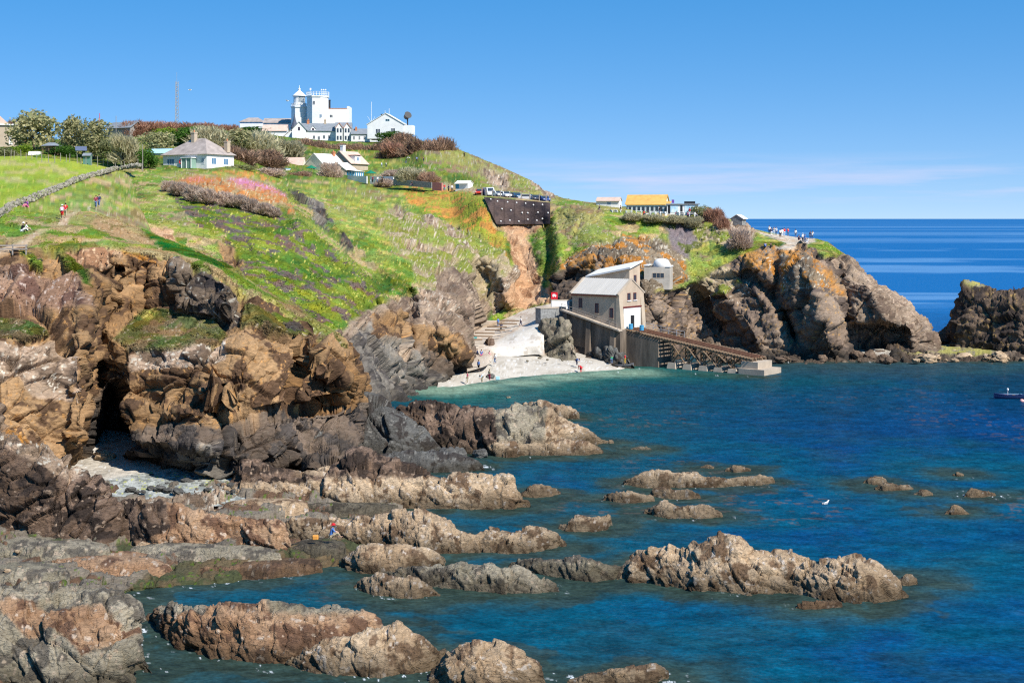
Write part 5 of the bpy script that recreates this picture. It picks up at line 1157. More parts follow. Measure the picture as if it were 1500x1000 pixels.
# keepers' houses
k1 = site('keepers_house', 455, 208, 522, 6); tag(k1, 'long white keepers house with slate roof and gabled wing', 'house')
gable_house(k1, -3.2, 9.2, 0, 6, 4.2, 6.9, WHITE, SLATE, 'x')
gw = empty('gable_wing', (0, 0, 0)); gw.parent = k1
gable_house(gw, -6.6, -1.6, -2.6, 4, 4.4, 7.1, WHITE, SLATE, 'y')
for x, z in ((-4.1, 4.0),): window(x, z, .8, 1.3, gw, MAROON, GLASS, -2.6, 'y', -1)
for x, z in ((1.2, 1.0), (3.0, .7), (4.9, 1.1), (6.8, 1.1)): window(x, z, .9, 1.4, k1, WHITE, GLASS, 0, 'y', -1)
dm = MB(); dm.prism([(0, 3.6), (1.8, 3.6), (1.8, 5.0), (.9, 6.0), (0, 5.0)], -.15, 2.2, 'y'); d0 = dm.build('dormer', WHITE, k1); window(.9, 3.9, .8, 1.1, d0, MAROON, GLASS, -.16, 'y', -1)
MB().slab([(-.15, -.3, 4.9), (.9, -.3, 6.05), (.9, 2.2, 6.05), (-.15, 2.2, 4.9)], -.12).slab([(.9, -.3, 6.05), (1.95, -.3, 4.9), (1.95, 2.2, 4.9), (.9, 2.2, 6.05)], -.12).build('dormer_roof', SLATE, k1)
chimney(k1, -1.0, 3, 6.0, 8.2, .9, TERRA); chimney(k1, 5.2, 3, 6.2, 8.4, .9, TANW)
tu = MB().lathe([(1.3, 0), (1.3, 4.6), (1.55, 4.7), (.5, 7.4), (.12, 9.6), (.02, 10.4)], 8).build('turret', mat('slate_dark', (.09, .10, .13), .8, .2, 1), None); tu.location = PT(431.5, 206, 528); tag(tu, 'small dark pointed slate turret left of the keepers house', 'turret')
k2 = site('bay_house', 503, 209, 520, 4); tag(k2, 'white two-storey house with twin gabled bays of windows', 'house')
gable_house(k2, -3, 3.0, 0, 6, 5.4, 7.4, WHITE, SLATE, 'x', .1)
for c in (-1.45, 1.45):
    b_ = MB(); b_.prism([(c - 1.2, 0), (c + 1.2, 0), (c + 1.2, 5.6), (c, 7.2), (c - 1.2, 5.6)], -1.1, -.01, 'y'); by = b_.build('bay', WHITE, k2)
    MB().slab([(c - 1.45, -1.35, 5.3), (c, -1.35, 7.25), (c, 2.5, 7.25), (c - 1.45, 2.5, 5.3)], -.14).slab([(c, -1.35, 7.25), (c + 1.45, -1.35, 5.3), (c + 1.45, 2.5, 5.3), (c, 2.5, 7.25)], -.14).build('bay_roof', TERRA, k2)
    for z in (.8, 3.5):
        for dx in (-.55, .55): window(c + dx, z, .85, 1.7, by, WHITE, GLASS, -1.1, 'y', -1, 0)
k3 = site('low_wing', 529, 209, 518, 4); tag(k3, 'low white wing with a red chimney right of the bay house', 'house')
gable_house(k3, -3.6, 3.8, 0, 5, 3.2, 5.1, WHITE, SLATE, 'x', .15); chimney(k3, -1.9, 1.6, 3.6, 5.6, .7, TERRA)
for x in (-2.6, -.6, 1.2, 2.7): window(x, 1.0, .7, 1.4, k3, WHITE, GLASS, 0, 'y', -1, 1)
k4 = site('garage', 553, 209, 516, 0); tag(k4, 'white flat-roofed garage block with a wide grey door', 'garage')
MB().box(-2.8, 2.6, 0, 5, -1, 4.6).build('wall', WHITE, k4); MB().box(-2.9, 2.7, -.1, 5.1, 4.603, 4.8).build('parapet', WHITE, k4); MB().box(-.3, 2.0, -.05, .0, 0, 2.9).build('door', mat('pale_grey_paint', (.55, .57, .6), .7, .05, 1), k4)
wall_between('garden_wall', PT(563, 205, 514), PT(590, 208, 505), 1.6, .4, WHITE, 'white garden wall stepping down right of the garage', 'wall')
# fog signal house
fg = site('fog_signal_house', 566, 197, 500, -6); tag(fg, 'white gable-fronted fog signal house with a green-silled window', 'building')
gable_house(fg, -6.8, 6.2, 0, 9, 3.6, 7.4, WHITE, PALEROOF, 'y', .25, .14)
window(.4, 4.6, 1.5, .8, fg, PALEBLUE, GLASS, 0, 'y', -1); window(-3.0, .4, 1.6, 1.6, fg, WHITE, GLASS, 0, 'y', -1, 2); window(2.4, .2, 1.5, 2.0, fg, WHITE, GLASS, 0, 'y', -1, 2)
MB().box(-2.6, -.4, 3, 5, 5.6, 7.4).build('vent', BLACKM, fg)
MB().box(6.21, 9.3, .2, 5, 0, 3.2).build('annex', WHITE, fg)
fh = site('foghorn', 597, 184, 502); tag(fh, 'black round foghorn on a pole above the fog signal house', 'foghorn')
MB().tube((0, 0, -3), (0, 0, 3.2), .22).tube((-.2, 0, -1), (1.4, 1, -3), .06).build('pole', BLACKM, fh)
MB().tube((-.6, .8, 2.9), (.1, -.2, 3.6), .95, 1.15, 14).tube((.1, -.2, 3.6), (.25, -.45, 3.75), 1.15, 1.35, 14).build('horn', BLACKM, fh)
ya = site('antenna', 544, 184, 505); MB().tube((0, 0, -3), (0, 0, 8.4), .07).tube((0, 0, 0.9), (-1.3, 0, 3.2), .05).tube((0, 0, .9), (1.3, 0, 3.2), .05).build('mast', WHITE, ya); tag(ya, 'thin white forked antenna left of the fog signal house', 'antenna')
for x, h, lb in ((564, 22, 'left of the two thin white aerials on the fog signal house'), (570, 25, 'right of the two thin white aerials on the fog signal house')):
    a1 = MB().tube((0, 0, -2), (0, 0, h / 4.1), .06).build('aerial', WHITE, None); a1.location = PT(x, 184, 504); tag(a1, lb, 'aerial')
l1 = site('bungalow', 368, 186.5, 575, 0); tag(l1, 'low white bungalow with a hipped slate roof on the skyline', 'house')
MB().box(-4.6, 5, 0, 7, -2, 2.1).build('wall', WHITE, l1); MB().add([(-5.2, -.4, 2.1), (5.5, -.4, 2.1), (5.5, 7.4, 2.1), (-5.2, 7.4, 2.1), (-1.8, 3.5, 4.1), (2.2, 3.5, 4.1)], [(0, 1, 5, 4), (1, 2, 5), (2, 3, 4, 5), (3, 0, 4), (3, 2, 1, 0)]).build('roof', SLATEW, l1)
l2 = site('range', 415, 190, 566, 0); tag(l2, 'long low building with pink-grey slate roof left of the lighthouse', 'building')
gable_house(l2, -8, 6, 0, 7, 2.7, 4.6, WHITE, SLATEW, 'x', .2)
l3 = site('outbuilding', 402, 200, 530, 0); tag(l3, 'low outbuilding with an orange-ridged roof below the range', 'outbuilding')
gable_house(l3, -4.5, 4.5, 0, 5, 2.2, 4.4, WHITE, PINKROOF, 'x', .2)
l4 = site('outbuilding', 426, 207, 526, 0); tag(l4, 'small gabled outbuilding with red ridge tiles beside the slate turret', 'outbuilding')
gable_house(l4, -2.4, 2.8, 0, 5, 2.0, 4.2, WHITE, SLATEW, 'y', .2); 

# white hipped house at the head of the field
hb_ = site('hipped_house', 281, 247, 318, -30); tag(hb_, 'white house with lichened hipped roof and three chimneys', 'house')
MB().box(-8.6, 4.4, 0, 9, -1.5, 3.15).build('wall', WHITE, hb_)
MB().add([(-9.1, -.5, 3.15), (4.9, -.5, 3.15), (4.9, 9.5, 3.15), (-9.1, 9.5, 3.15), (-3.8, 4.6, 7.0), (-.2, 4.6, 7.0)], [(0, 1, 5, 4), (1, 2, 5), (2, 3, 4, 5), (3, 0, 4), (3, 2, 1, 0)]).build('roof', SLATEW, hb_)
gq = MB(); gq.prism([(-9.8, -.5), (-5.6, -.5), (-5.6, 3.2), (-7.7, 5.6), (-9.8, 3.2)], 5.5, 10.5, 'y'); gq.build('gable_wing', WHITE, hb_)
chimney(hb_, -2.8, 3.8, 5.5, 8.4, 1.0, TANW); chimney(hb_, -6.2, 7.4, 4.0, 8.0, .9, TERRA); chimney(hb_, 3.8, 7.4, 3.8, 6.4, 1.0, TANW)
for x, w in ((-6.3, 2.2), (3.3, 1.0)): window(x, .9, w, 1.4, hb_, WHITE, GLASSB, 0, 'y', -1, 2)
for y in (2.3, 6.3): window(y, .9, 1.6, 1.5, hb_, WHITE, GLASSB, 4.4, 'x', 1, 1)
pc = MB().box(-1.6, 1.3, -1.6, -.02, 0, 2.3); po = pc.build('porch', mat('green_glass', (.22, .34, .28), .2, .1, 1, spec=.5), hb_); MB().box(-1.8, 1.5, -1.8, 0, 2.303, 2.5).build('porch_roof', WHITE, hb_)
for x in (-1.62, -.2, 1.2): MB().box(x, x + .12, -1.72, -1.6, 0, 2.3).build('porch_post', WHITE, hb_)
lbm = bmesh.new(); Vr = []; Fr = []
for i in range(20):
    for j in range(8): a, b = i * math.pi / 10, j * math.pi / 4; r = .42 + .10 * math.cos(b); Vr.append((r * math.cos(a), .10 * math.sin(b), r * math.sin(a)))
for i in range(20):
    for j in range(8): Fr.append((i * 8 + j, ((i + 1) % 20) * 8 + j, ((i + 1) % 20) * 8 + (j + 1) % 8, i * 8 + (j + 1) % 8))
lb_ = MB().add(Vr, Fr).build('lifebuoy', RED, None, smooth=True); cB, sB = math.cos(math.radians(-30)), math.sin(math.radians(-30)); lo = np.array(PT(281, 247, 318)); lb_.location = lo + np.array([-3.2 * cB + .15 * sB, -3.2 * sB - .15 * cB, 1.6]); lb_.rotation_euler = (0, 0, math.radians(-30)); tag(lb_, 'red lifebuoy hung on the front wall of the hipped house', 'lifebuoy')
# house cut by the left edge, barn, sheds
hl_ = site('cottage', 2, 212, 335, 14); tag(hl_, 'buff cottage with white gable cut by the left edge', 'cottage')
gable_house(hl_, -7, 3.4, 0, 5, 4.6, 4.9, TANW, WHITE, 'x', .2); gq = MB(); gq.prism([(-7, 4.6), (1.2, 4.6), (1.2, 5.2), (-2.0, 8.2), (-7, 8.2)], 2, 6, 'y'); gq.build('upper_storey', PINKROOF, hl_)
window(-1.6, 1.6, 1.6, 1.9, hl_, WHITE, GLASS, 0, 'y', -1); MB().box(1.7, 2.5, -.04, .0, 0, 2.1).build('door', WHITE, hl_)
ba = site('barn', 180, 199, 405, -30); tag(ba, 'grey timber barn with dark roof on the skyline', 'barn')
gable_house(ba, -6.4, 2.8, 0, 5.6, 2.3, 4.0, WOODG, SLATE, 'x', .35)
sh_ = site('shed', 230, 236, 345, -15); tag(sh_, 'shed with pale blue roof behind the hipped house', 'shed'); gable_house(sh_, -3, 3, 0, 4, 1.9, 2.9, WHITE, PALEBLUE, 'x')
su = site('summerhouse', 72, 227, 312, -10); tag(su, 'small brown open-fronted summerhouse among the garden bushes', 'summerhouse')
MB().box(-1.5, 1.5, 1.2, 2.4, 0, 2.0).build('wall', WOOD, su); [MB().box(x, x + .12, -.1, .02, 0, 2.0).build('post', WOOD, su) for x in (-1.5, -.1, 1.38)]
MB().add([(-1.8, -.4, 2.0), (1.8, -.4, 2.0), (1.8, 2.7, 2.0), (-1.8, 2.7, 2.0), (-.8, 1.1, 2.75), (.8, 1.1, 2.75)], [(0, 1, 5, 4), (1, 2, 5), (2, 3, 4, 5), (3, 0, 4), (3, 2, 1, 0)]).build('roof', SLATE, su)
pv = site('solar_panel', 119, 224, 306, 20); pv.scale = (.75, .75, .75); tag(pv, 'tilted dark solar panel among the garden fences', 'solar panel')
MB().slab([(-1.6, 0, .6), (1.6, 0, .6), (1.6, 1.6, 1.9), (-1.6, 1.6, 1.9)], .06).build('panel', mat('solar_cells', (.10, .12, .18), .3, .1, 3, spec=.5), pv); MB().tube((-1.3, .8, -.4), (-1.3, .8, 1.2), .05).tube((1.3, .8, -.4), (1.3, .8, 1.2), .05).build('frame', GREYM, pv)
gs = site('garden_shed', 127, 236, 302, 0); tag(gs, 'small green garden shed at the top edge of the field', 'shed'); gable_house(gs, -.8, .8, 0, 1.2, 1.2, 1.6, mat('green_paint', (.10, .22, .18), .8, .1, 1), SLATE, 'x', .1)
tn_ = site('polytunnel', 51, 228, 312, 6); tn_.scale = (.75, .75, .75); tag(tn_, 'low white polytunnel at the top of the field', 'polytunnel')
MB().prism([(1.5 * math.cos(a), 1.2 * math.sin(a)) for a in np.linspace(0, math.pi, 12)], -1.6, 1.6, 'x').build('cover', WHITE, tn_, smooth=False)
# café row
ko = site('kiosk', 408, 260, 372, -12); tag(ko, 'flat-roofed white and pale blue hut left of the cream house', 'hut')
MB().box(-2.5, 2.1, 0, 3, -.5, 2.2).build('wall', WHITE, ko); MB().box(-2.7, 2.2, -.15, 3.1, 2.203, 2.4).build('roof', PALEBLUE, ko); window(-.1, .8, 1.8, 1.0, ko, WHITE, GLASSB, 0, 'y', -1, 3); MB().box(-2.2, -1.5, -.04, 0, 0, 1.9).build('door', PALEBLUE, ko)
co = site('tiled_cottage', 424, 250, 392, -5); tag(co, 'cottage with speckled tile roof and red brick chimney', 'cottage'); gable_house(co, -3.6, 3.6, 0, 5, 1.6, 3.6, CREAM, PINKROOF, 'x', .1); chimney(co, -3.0, 2.5, 2.4, 5.2, .9, TERRA)
ch = site('cream_house', 460, 254, 392, -38); tag(ch, 'cream gabled house with pale slate roof behind a parasol', 'house')
gable_house(ch, -3.4, 3.4, 0, 8, 2.6, 5.4, CREAM, PALEROOF, 'y', .2); chimney(ch, .5, 7.0, 4.6, 6.2, .8, TERRA); MB().box(-3.6, 5.2, -2.4, -.5, -.5, 1.6).build('extension', CREAM, ch); window(1.6, .3, 2.6, 1.1, ch, WHITE, GLASSB, -2.4, 'y', -1, 2)
dh = site('dormer_house', 497, 254, 400, -32); tag(dh, 'tan house with orange verges, red dormer and white chimney', 'house')
gable_house(dh, -4.0, 4.0, 0, 8, 2.8, 6.2, TANW, PINKROOF, 'y', .2); chimney(dh, -.2, 1.8, 5.4, 8.0, 1.1, WHITE, False)
dq = MB().box(1.4, 4.0, 2.2, 4.4, 3.0, 5.0).build('dormer', WHITE, dh); MB().box(1.2, 4.2, 2.0, 4.6, 5.003, 5.2).build('dormer_roof', MAROON, dh); window(3.3, 3.5, 1.0, 1.1, dq, WHITE, GLASSB, 4.0, 'x', 1, 1)
vh = site('veranda_cafe', 497, 262, 384, -26); tag(vh, 'single-storey cafe with pale slate roof and bright blue veranda', 'cafe')
gable_house(vh, -4.0, 2.0, 0, 5.5, 2.4, 4.4, TANW, PALEROOF, 'y', .15); MB().box(2.01, 4.6, .6, 4.6, 0, 1.9).build('veranda', WHITE, vh); MB().slab([(1.9, .2, 2.4), (5.0, .2, 2.0), (5.0, 5.0, 2.0), (1.9, 5.0, 2.4)], .1).build('veranda_roof', PALEROOF, vh)
for y in (.62, 1.6, 2.6, 3.6, 4.5): MB().box(4.62, 4.75, y, y + .28, 0, 1.95).build('veranda_post', BLUEP, vh)
for x in (2.1, 3.0, 3.9): MB().box(x, x + .35, .45, .58, 0, 1.95).build('veranda_post', BLUEP, vh)
wall_between('terrace_wall', PT(509, 265, 372), PT(537, 266, 366), 1.4, .3, WHITE, 'white terrace wall below the blue veranda', 'wall'); wall_between('terrace_wall', PT(542, 266, 366), PT(576, 266, 360), 1.3, .3, WHITE, 'white terrace wall behind the standing parasol', 'wall')
wall_between('low_wall', PT(421, 261, 374), PT(470, 259, 378), .8, .3, STONEG, 'low grey wall beside the flat-roofed hut', 'wall'); wall_between('low_wall', PT(576, 267, 352), PT(632, 272, 342), .8, .4, STONEG, 'long low grey wall along the lane edge', 'wall')
rdw = wall_between('barrier', PT(633, 275, 340), PT(647, 276, 337), 1.3, .3, mat('faded_red', (.52, .20, .18), .8, .1, 1), 'faded red barrier at the end of the long low wall', 'barrier')
for px, py, Y, lb in ((456, 258, 376, 'green parasol in front of the cream house'), (543, 266, 362, 'green parasol standing on the open terrace')):
    pr = site('parasol', px, py, Y); tag(pr, lb, 'parasol', 'green cafe parasols'); MB().tube((0, 0, 0), (0, 0, 2.7), .04).build('pole', WHITE, pr); MB().lathe([(1.55, 2.02), (1.5, 2.12), (.1, 2.85), (.02, 2.95)], 8).build('canopy', GREEN, pr)
vk = site('ice_cream_kiosk', 677, 281, 346, -28); tag(vk, 'white and pale blue serving kiosk beside the car park', 'kiosk')
gable_house(vk, -1.9, 1.6, 0, 2.4, 2.1, 2.7, WHITE, WHITE, 'x', .15, .08); MB().box(-1.85, -.9, -.04, -.003, .8, 1.9).build('hatch', BLUEP, vk); MB().box(-1.96, -1.905, .2, 2.2, .2, 2.0).build('side_panel', PALEBLUE, vk)
# buildings on the headland top
wh = site('painted_hut', 890, 307, 303, -14); tag(wh, 'white hut with faded pink roof and pale blue gable', 'hut')
gable_house(wh, -2.4, 2.5, 0, 3, 1.9, 2.6, WHITE, PINKROOF, 'x', .15, .08); MB().box(-2.46, -2.405, .1, 2.9, 1.0, 2.1).build('gable_panel', PALEBLUE, wh); window(.3, .9, .9, .8, wh, WHITE, GLASSB, 0, 'y', -1, 1)
cf = site('cafe', 944, 313, 294, -20); tag(cf, 'cafe with orange lichened roof and long glazed front', 'cafe')
gable_house(cf, -4.4, 3.8, 2.0, 5.6, 2.2, 3.9, CREAM, ORANGE, 'x', .25, .1); MB().box(-3.6, 5.0, 0, 1.98, 0, 1.7).build('glazed_front', mat('pale_frames', (.62, .66, .70), .5, .05, 1), cf); MB().slab([(-3.9, -.2, 1.75), (5.3, -.2, 1.75), (5.3, 2.0, 2.45), (-3.9, 2.0, 2.45)], .09).build('lean_to_roof', ORANGE, cf)
for k in range(9): window(-3.1 + k * .95, .35, .8, 1.2, cf, WHITE, GLASS, 0, 'y', -1, 0)
for x in (-2.9,): window(3.6, .6, .7, 1.2, cf, MAROON, GLASS, -4.4, 'x', -1, 0)
mu = site('mural_building', 1001, 313, 288, -6); tag(mu, 'flat-roofed building with pale blue mural panels and doors', 'shop')
MB().box(-3.3, 3.0, 0, 3.5, -.3, 1.85).build('wall', WHITE, mu); MB().box(-3.5, 3.3, -.25, 3.6, 1.853, 2.02).build('roof', SLATE, mu); MB().box(.2, 2.4, .6, 2.6, 2.023, 2.5).build('rooftop_box', BLACKM, mu)
MURAL, mn, ml, mb_ = nodes('mural'); mnz = mn.new('ShaderNodeTexNoise'); mnz.inputs['Scale'].default_value = 1.3; mr = mn.new('ShaderNodeValToRGB'); mr.color_ramp.elements[0].position = .35; mr.color_ramp.elements[0].color = (.30, .55, .72, 1); mr.color_ramp.elements[1].position = .62; mr.color_ramp.elements[1].color = (.66, .76, .80, 1); mtc = mn.new('ShaderNodeTexCoord'); ml.new(mtc.outputs['Object'], mnz.inputs['Vector']); ml.new(mnz.outputs[0], mr.inputs[0]); ml.new(mr.outputs[0], mb_.inputs['Base Color'])
for x0, x1 in ((-2.6, -1.1), (.3, 2.4)): MB().box(x0, x1, -.05, -.003, .25, 1.7).build('mural_panel', MURAL, mu)
for x in (-3.1, -.6): MB().box(x, x + .45, -.045, -.003, 0, 1.7).build('door', BLACKM, mu)
fl = site('flag', 984, 299, 290); MB().tube((0, 0, -1), (0, 0, 1.0), .03).build('pole', GREYM, fl); MB().box(.03, .5, -.01, .01, .2, .9).build('cloth', PURPLE, fl); tag(fl, 'small purple flag on the roof of the mural building', 'flag')
hu = site('stone_hut', 1079, 327, 287, -35); tag(hu, 'small grey stone hut with pale roof on the rocks', 'hut'); gable_house(hu, -1.2, 1.2, 0, 1.9, 1.0, 1.7, STONEG, PALEROOF, 'y', .1, .08)
# lattice mast, poles
ms_ = site('radio_mast', 259, 192, 455); tag(ms_, 'tall thin lattice radio mast rising above the bushes', 'mast'); lm = MB()
HM = 15.8
for k in range(3):
    a = k * 2.094; b = a + 2.094; p = lambda t, z: (.75 * (1 - .35 * z / HM) * math.cos(t), .75 * (1 - .35 * z / HM) * math.sin(t), z); lm.tube(p(a, 0), p(a, HM), .07, n=5)
    for i in range(13): z = i * HM / 13; lm.tube(p(a, z), p(b, z + HM / 13), .04, n=4).tube(p(b, z), p(a, z + HM / 13), .04, n=4)
lm.build('lattice', GREYM, ms_); MB().tube((0, 0, HM), (0, 0, HM + 3), .04).build('aerial', GREYM, ms_)
for px, py, Y, h, lb in ((170, 200, 360, 5.2, 'wooden pole standing in front of the grey barn'), (209, 246, 300, 5.0, 'slender pole beside the hedge left of the hipped house'), (146, 190, 400, 4.6, 'thin red and white pole between two trees'), (311, 212, 420, 6.0, 'thin pole among the bushes right of the hipped house')):
    q = MB().tube((0, 0, -1), (0, 0, h), .09, .07).build('pole', RED if px == 146 else WOODG, None); q.location = PT(px, py, Y); tag(q, lb, 'pole')
# fence round the gardens along the top of the field
r4 = random.Random(5)
for k in range(26):
    px = 6 + k * 8.1 + r4.uniform(-2, 2); q = G(px, 231 + k * .62, 2.5); h = r4.uniform(1.2, 2.0); o = MB().tube((0, 0, -.4), (r4.uniform(-.1, .1), 0, h), .07, .06).build('fence_post', WOODG, None); o.location = q; tag(o, 'weathered post in the garden fence at the top of the field', 'post', 'garden fence posts')
for k, px in enumerate((706, 712, 721, 733, 747, 764, 776, 790, 800, 806)):
    o = MB().box(-.1, .1, -.1, .1, -.4, 1.25).build('bollard', WOODG, None); o.location = G(px, 285 + (px - 706) * .082, 2.5); tag(o, 'short timber post at the edge of the car park', 'post', 'car park posts')
# dry stone wall of the field
dw = empty('dry_stone_wall', (0, 0, 0)); line = [(-60, 342), (-20, 327), (0, 316), (18, 304), (40, 297), (62, 287), (90, 276), (110, 266), (130, 260), (150, 254), (170, 249), (190, 246), (205, 244)]
Vw = []; Fw = []; Cw = []; r5 = np.random.default_rng(9); base = BOULD['grey'][0]; bv_ = np.array([v.co[:] for v in base.vertices]); bf_ = np.array([p.vertices[:] for p in base.polygons])
ico = bmesh.new(); bmesh.ops.create_icosphere(ico, subdivisions=1, radius=.5); iv = np.array([v.co[:] for v in ico.verts]); if_ = np.array([[v.index for v in f.verts] for f in ico.faces]); ico.free()
pw_ = [G(x, y, 3, 1) for x, y in line]; o0 = pw_[2]
for a, b in zip(pw_[:-1], pw_[1:]):
    L = np.linalg.norm(b - a); n = int(L / .42)
    for i in range(n):
        p = a + (b - a) * (i + r5.random()) / n
        for lv in range(2 + (r5.random() < .45)):
            s = (.30 + .34 * r5.random(3)) * (1.0 if lv < 2 else .8); k = len(Vw); c = p + np.array([(r5.random() - .5) * .4, (r5.random() - .5) * .4, .08 + lv * .27])
            Vw.append(iv * (1 + .25 * (r5.random((len(iv), 1)) - .5)) * s * 1.3 + c - o0); Fw.append(if_ + k * len(iv)); g = .62 + .55 * r5.random(); Cw.append(np.tile(pic(186, 178, 160) * g * (np.array([.8, .95, .6]) if r5.random() < .12 else 1), (len(iv), 1)))
dw.location = o0; tag(dw, 'rough dry stone wall along the lower edge of the field', 'wall')
link('stones', mesh_np('stones', np.concatenate(Vw), np.concatenate(Fw), np.concatenate([np.concatenate(Cw), np.ones((len(Vw) * len(iv), 1))], 1), smooth=False), M_ROCK, dw)
# timber rail by the path at the left edge
rl_ = empty('timber_rail', G(16, 369, 3, 1), .12); tag(rl_, 'low weathered timber rail beside the path at the left edge', 'rail')
for x in (-1.5, .1, 1.4): MB().box(x, x + .12, -.06, .06, -.3, .75).build('post', WOODG, rl_)
for z in (.22, .58): MB().box(-3.0, 1.6, -.10, -.062, z, z + .12).build('rail', WOODG, rl_)
# ------------------------------------------------------------------ bushes and trees
def crown_mesh(seed, kind, n=2600):
    r = np.random.default_rng(seed); K = 24
    cz = .14 + .64 * r.random(K); ch_ = .33 * np.sqrt(np.clip(1 - ((cz - .32) / .56) ** 2, .05, 1)) * (.55 + .5 * r.random(K)); ca = r.random(K) * 6.283; cen = np.stack([ch_ * np.cos(ca), ch_ * np.sin(ca), cz], 1); rad = .13 + .10 * r.random(K)
    k = r.integers(0, K, n); d = r.normal(size=(n, 3)); d /= np.linalg.norm(d, axis=1, keepdims=True); P = cen[k] + d * (rad[k] * (.72 + .38 * r.random(n)))[:, None]
    P[:, 2] = np.maximum(P[:, 2], .03 + .1 * r.random(n))
    pal = {'green': ((74, 104, 44), (122, 136, 70)), 'dark': ((52, 88, 34), (86, 118, 44)), 'olive': ((110, 116, 72), (150, 148, 104)), 'silver': ((160, 152, 116), (190, 182, 150)), 'brown': ((146, 116, 94), (176, 146, 122)), 'grey': ((172, 150, 132), (198, 178, 160)), 'greygreen': ((120, 128, 84), (176, 166, 124)), 'lime': ((116, 146, 42), (150, 166, 60)), 'rust': ((150, 110, 90), (170, 132, 108))}[kind]
    t = (.5 * r.random(K)[k] + .5 * r.random(n))[:, None]; C = (pic(*pal[0]) * (1 - t) + pic(*pal[1]) * t) * 1.55
    if kind in ('brown', 'grey', 'rust', 'silver'):       # bare twigs: slivers that fan outwards
        o = P - np.array([0, 0, .05]); o /= np.linalg.norm(o, axis=1, keepdims=True); o = o + .35 * r.normal(size=(n, 3)) + [0, 0, .35]; o /= np.linalg.norm(o, axis=1, keepdims=True)
        s = np.cross(o, r.normal(size=(n, 3))); s /= np.linalg.norm(s, axis=1, keepdims=True); L = (.09 + .10 * r.random((n, 1))); w = .010 + .010 * r.random((n, 1))
        V = np.stack([P - o * L - s * w, P - o * L + s * w, P + o * L * .6], 1).reshape(-1, 3)
    else:
        o = d + .7 * r.normal(size=(n, 3)); o /= np.linalg.norm(o, axis=1, keepdims=True); s = np.cross(o, r.normal(size=(n, 3))); s /= np.linalg.norm(s, axis=1, keepdims=True); q = np.cross(o, s); w = .020 + .022 * r.random((n, 1))
        V = np.stack([P - s * w, P + q * w * .8, P + s * w], 1).reshape(-1, 3); V = np.stack([V.reshape(n, 3, 3)[:, 0], V.reshape(n, 3, 3)[:, 1], V.reshape(n, 3, 3)[:, 2], P - q * w * .8], 1).reshape(-1, 3)
    kx = len(V) // n; CC = np.repeat(C, kx, 0)
    me = mesh_np('crown', V, np.arange(len(V)).reshape(-1, kx), np.clip(CC, .004, .9), smooth=False); me.materials.append(M_LEAF); return me
BARK = mat('bark', (.10, .08, .06), .95, .2, 3)
def stem_mesh(seed):
    r = random.Random(seed); m = MB()
    for k in range(5): a = r.uniform(0, 6.28); b = r.uniform(.1, .3); m.tube((.03 * math.cos(a), .03 * math.sin(a), -.12), (b * math.cos(a), b * math.sin(a), r.uniform(.4, .65)), .028, .010, 6)
    me = bpy.data.meshes.new('trunk'); me.from_pydata(m.v, [], m.f); me.update(); me.materials.append(BARK); return me
CROWN = {}; STEMS = [stem_mesh(3), stem_mesh(4)]; bcount = [0]
def bush(px, base, top, wpx, kind, label, group=None, name='shrub', cat='shrub', trunk=0.0, Y=None, sink=.12, deep=1.0):
    bcount[0] += 1; i = bcount[0]
    if (kind, i % 2) not in CROWN: CROWN[(kind, i % 2)] = crown_mesh(40 + i, kind)
    p = G(px, base, 2.5) if Y is None else PT(px, base, Y); s = p[1] / FX; h = (base - top) * s; w = wpx * s
    o = empty(name, p, random.uniform(0, 6.28)); tag(o, label, cat, group)
    c = bpy.data.objects.new('crown', CROWN[(kind, i % 2)]); COL.objects.link(c); c.parent = o; hc = h * (1 - trunk); c.scale = (w / .82, w / .82 * deep, hc * 1.12 * (1 + sink)); c.location = (0, 0, h * trunk - sink * hc)
    t = bpy.data.objects.new('trunk', STEMS[i % 2]); COL.objects.link(t); t.parent = o; t.scale = (w * .7, w * .7, h * (.85 if trunk else .6))
    return o
B = bush
B(52, 216, 163, 70, 'greygreen', 'tallest tree by the left edge, broad grey-green crown', name='tree', cat='tree', trunk=.04, Y=326)
B(18, 212, 178, 34, 'rust', 'reddish bare tree half hidden behind the buff cottage', name='tree', cat='tree', trunk=.05, Y=352)
B(106, 224, 172, 42, 'greygreen', 'tree with a bare trunk just right of the tallest tree', name='tree', cat='tree', trunk=.1, Y=322)
B(136, 228, 178, 52, 'greygreen', 'spreading grey-green tree left of the grey barn', name='tree', cat='tree', trunk=.08, Y=318)
B(182, 242, 197, 44, 'silver', 'round pale leafless tree with a dome of fine twigs', name='tree', cat='tree', trunk=.16, Y=306)
B(160, 232, 205, 40, 'olive', 'olive bush tucked left of the round pale tree', Y=312)
B(213, 246, 218, 34, 'dark', 'dark green bush left of the hipped house', Y=308)
B(228, 226, 195, 56, 'greygreen', 'broad olive-grey bush above the pale blue shed', Y=352)
B(90, 236, 212, 40, 'dark', 'dark bush right of the brown summerhouse', Y=314)
B(30, 234, 213, 40, 'lime', 'bright green hedge bush below the buff cottage', Y=316)
B(8, 236, 218, 40, 'olive', 'dull bush at the very left end of the garden fence', Y=310)
for k, (x, y0, y1, w) in enumerate(((195, 202, 178, 44), (222, 200, 178, 40), (246, 200, 179, 40), (275, 200, 180, 44), (306, 200, 181, 44), (335, 200, 183, 40))):
    B(x, y0, y1, w, 'rust', 'reddish bare thicket on the skyline left of the lighthouse', 'bare thicket on the skyline', Y=408 + k * 5)
B(268, 212, 187, 56, 'dark', 'green bush behind the chimneys of the hipped house', Y=372)
B(240, 206, 188, 40, 'lime', 'yellow-green bush below the radio mast', Y=380)
B(305, 222, 188, 66, 'silver', 'silvery scrub right of the hipped house roof', Y=366)
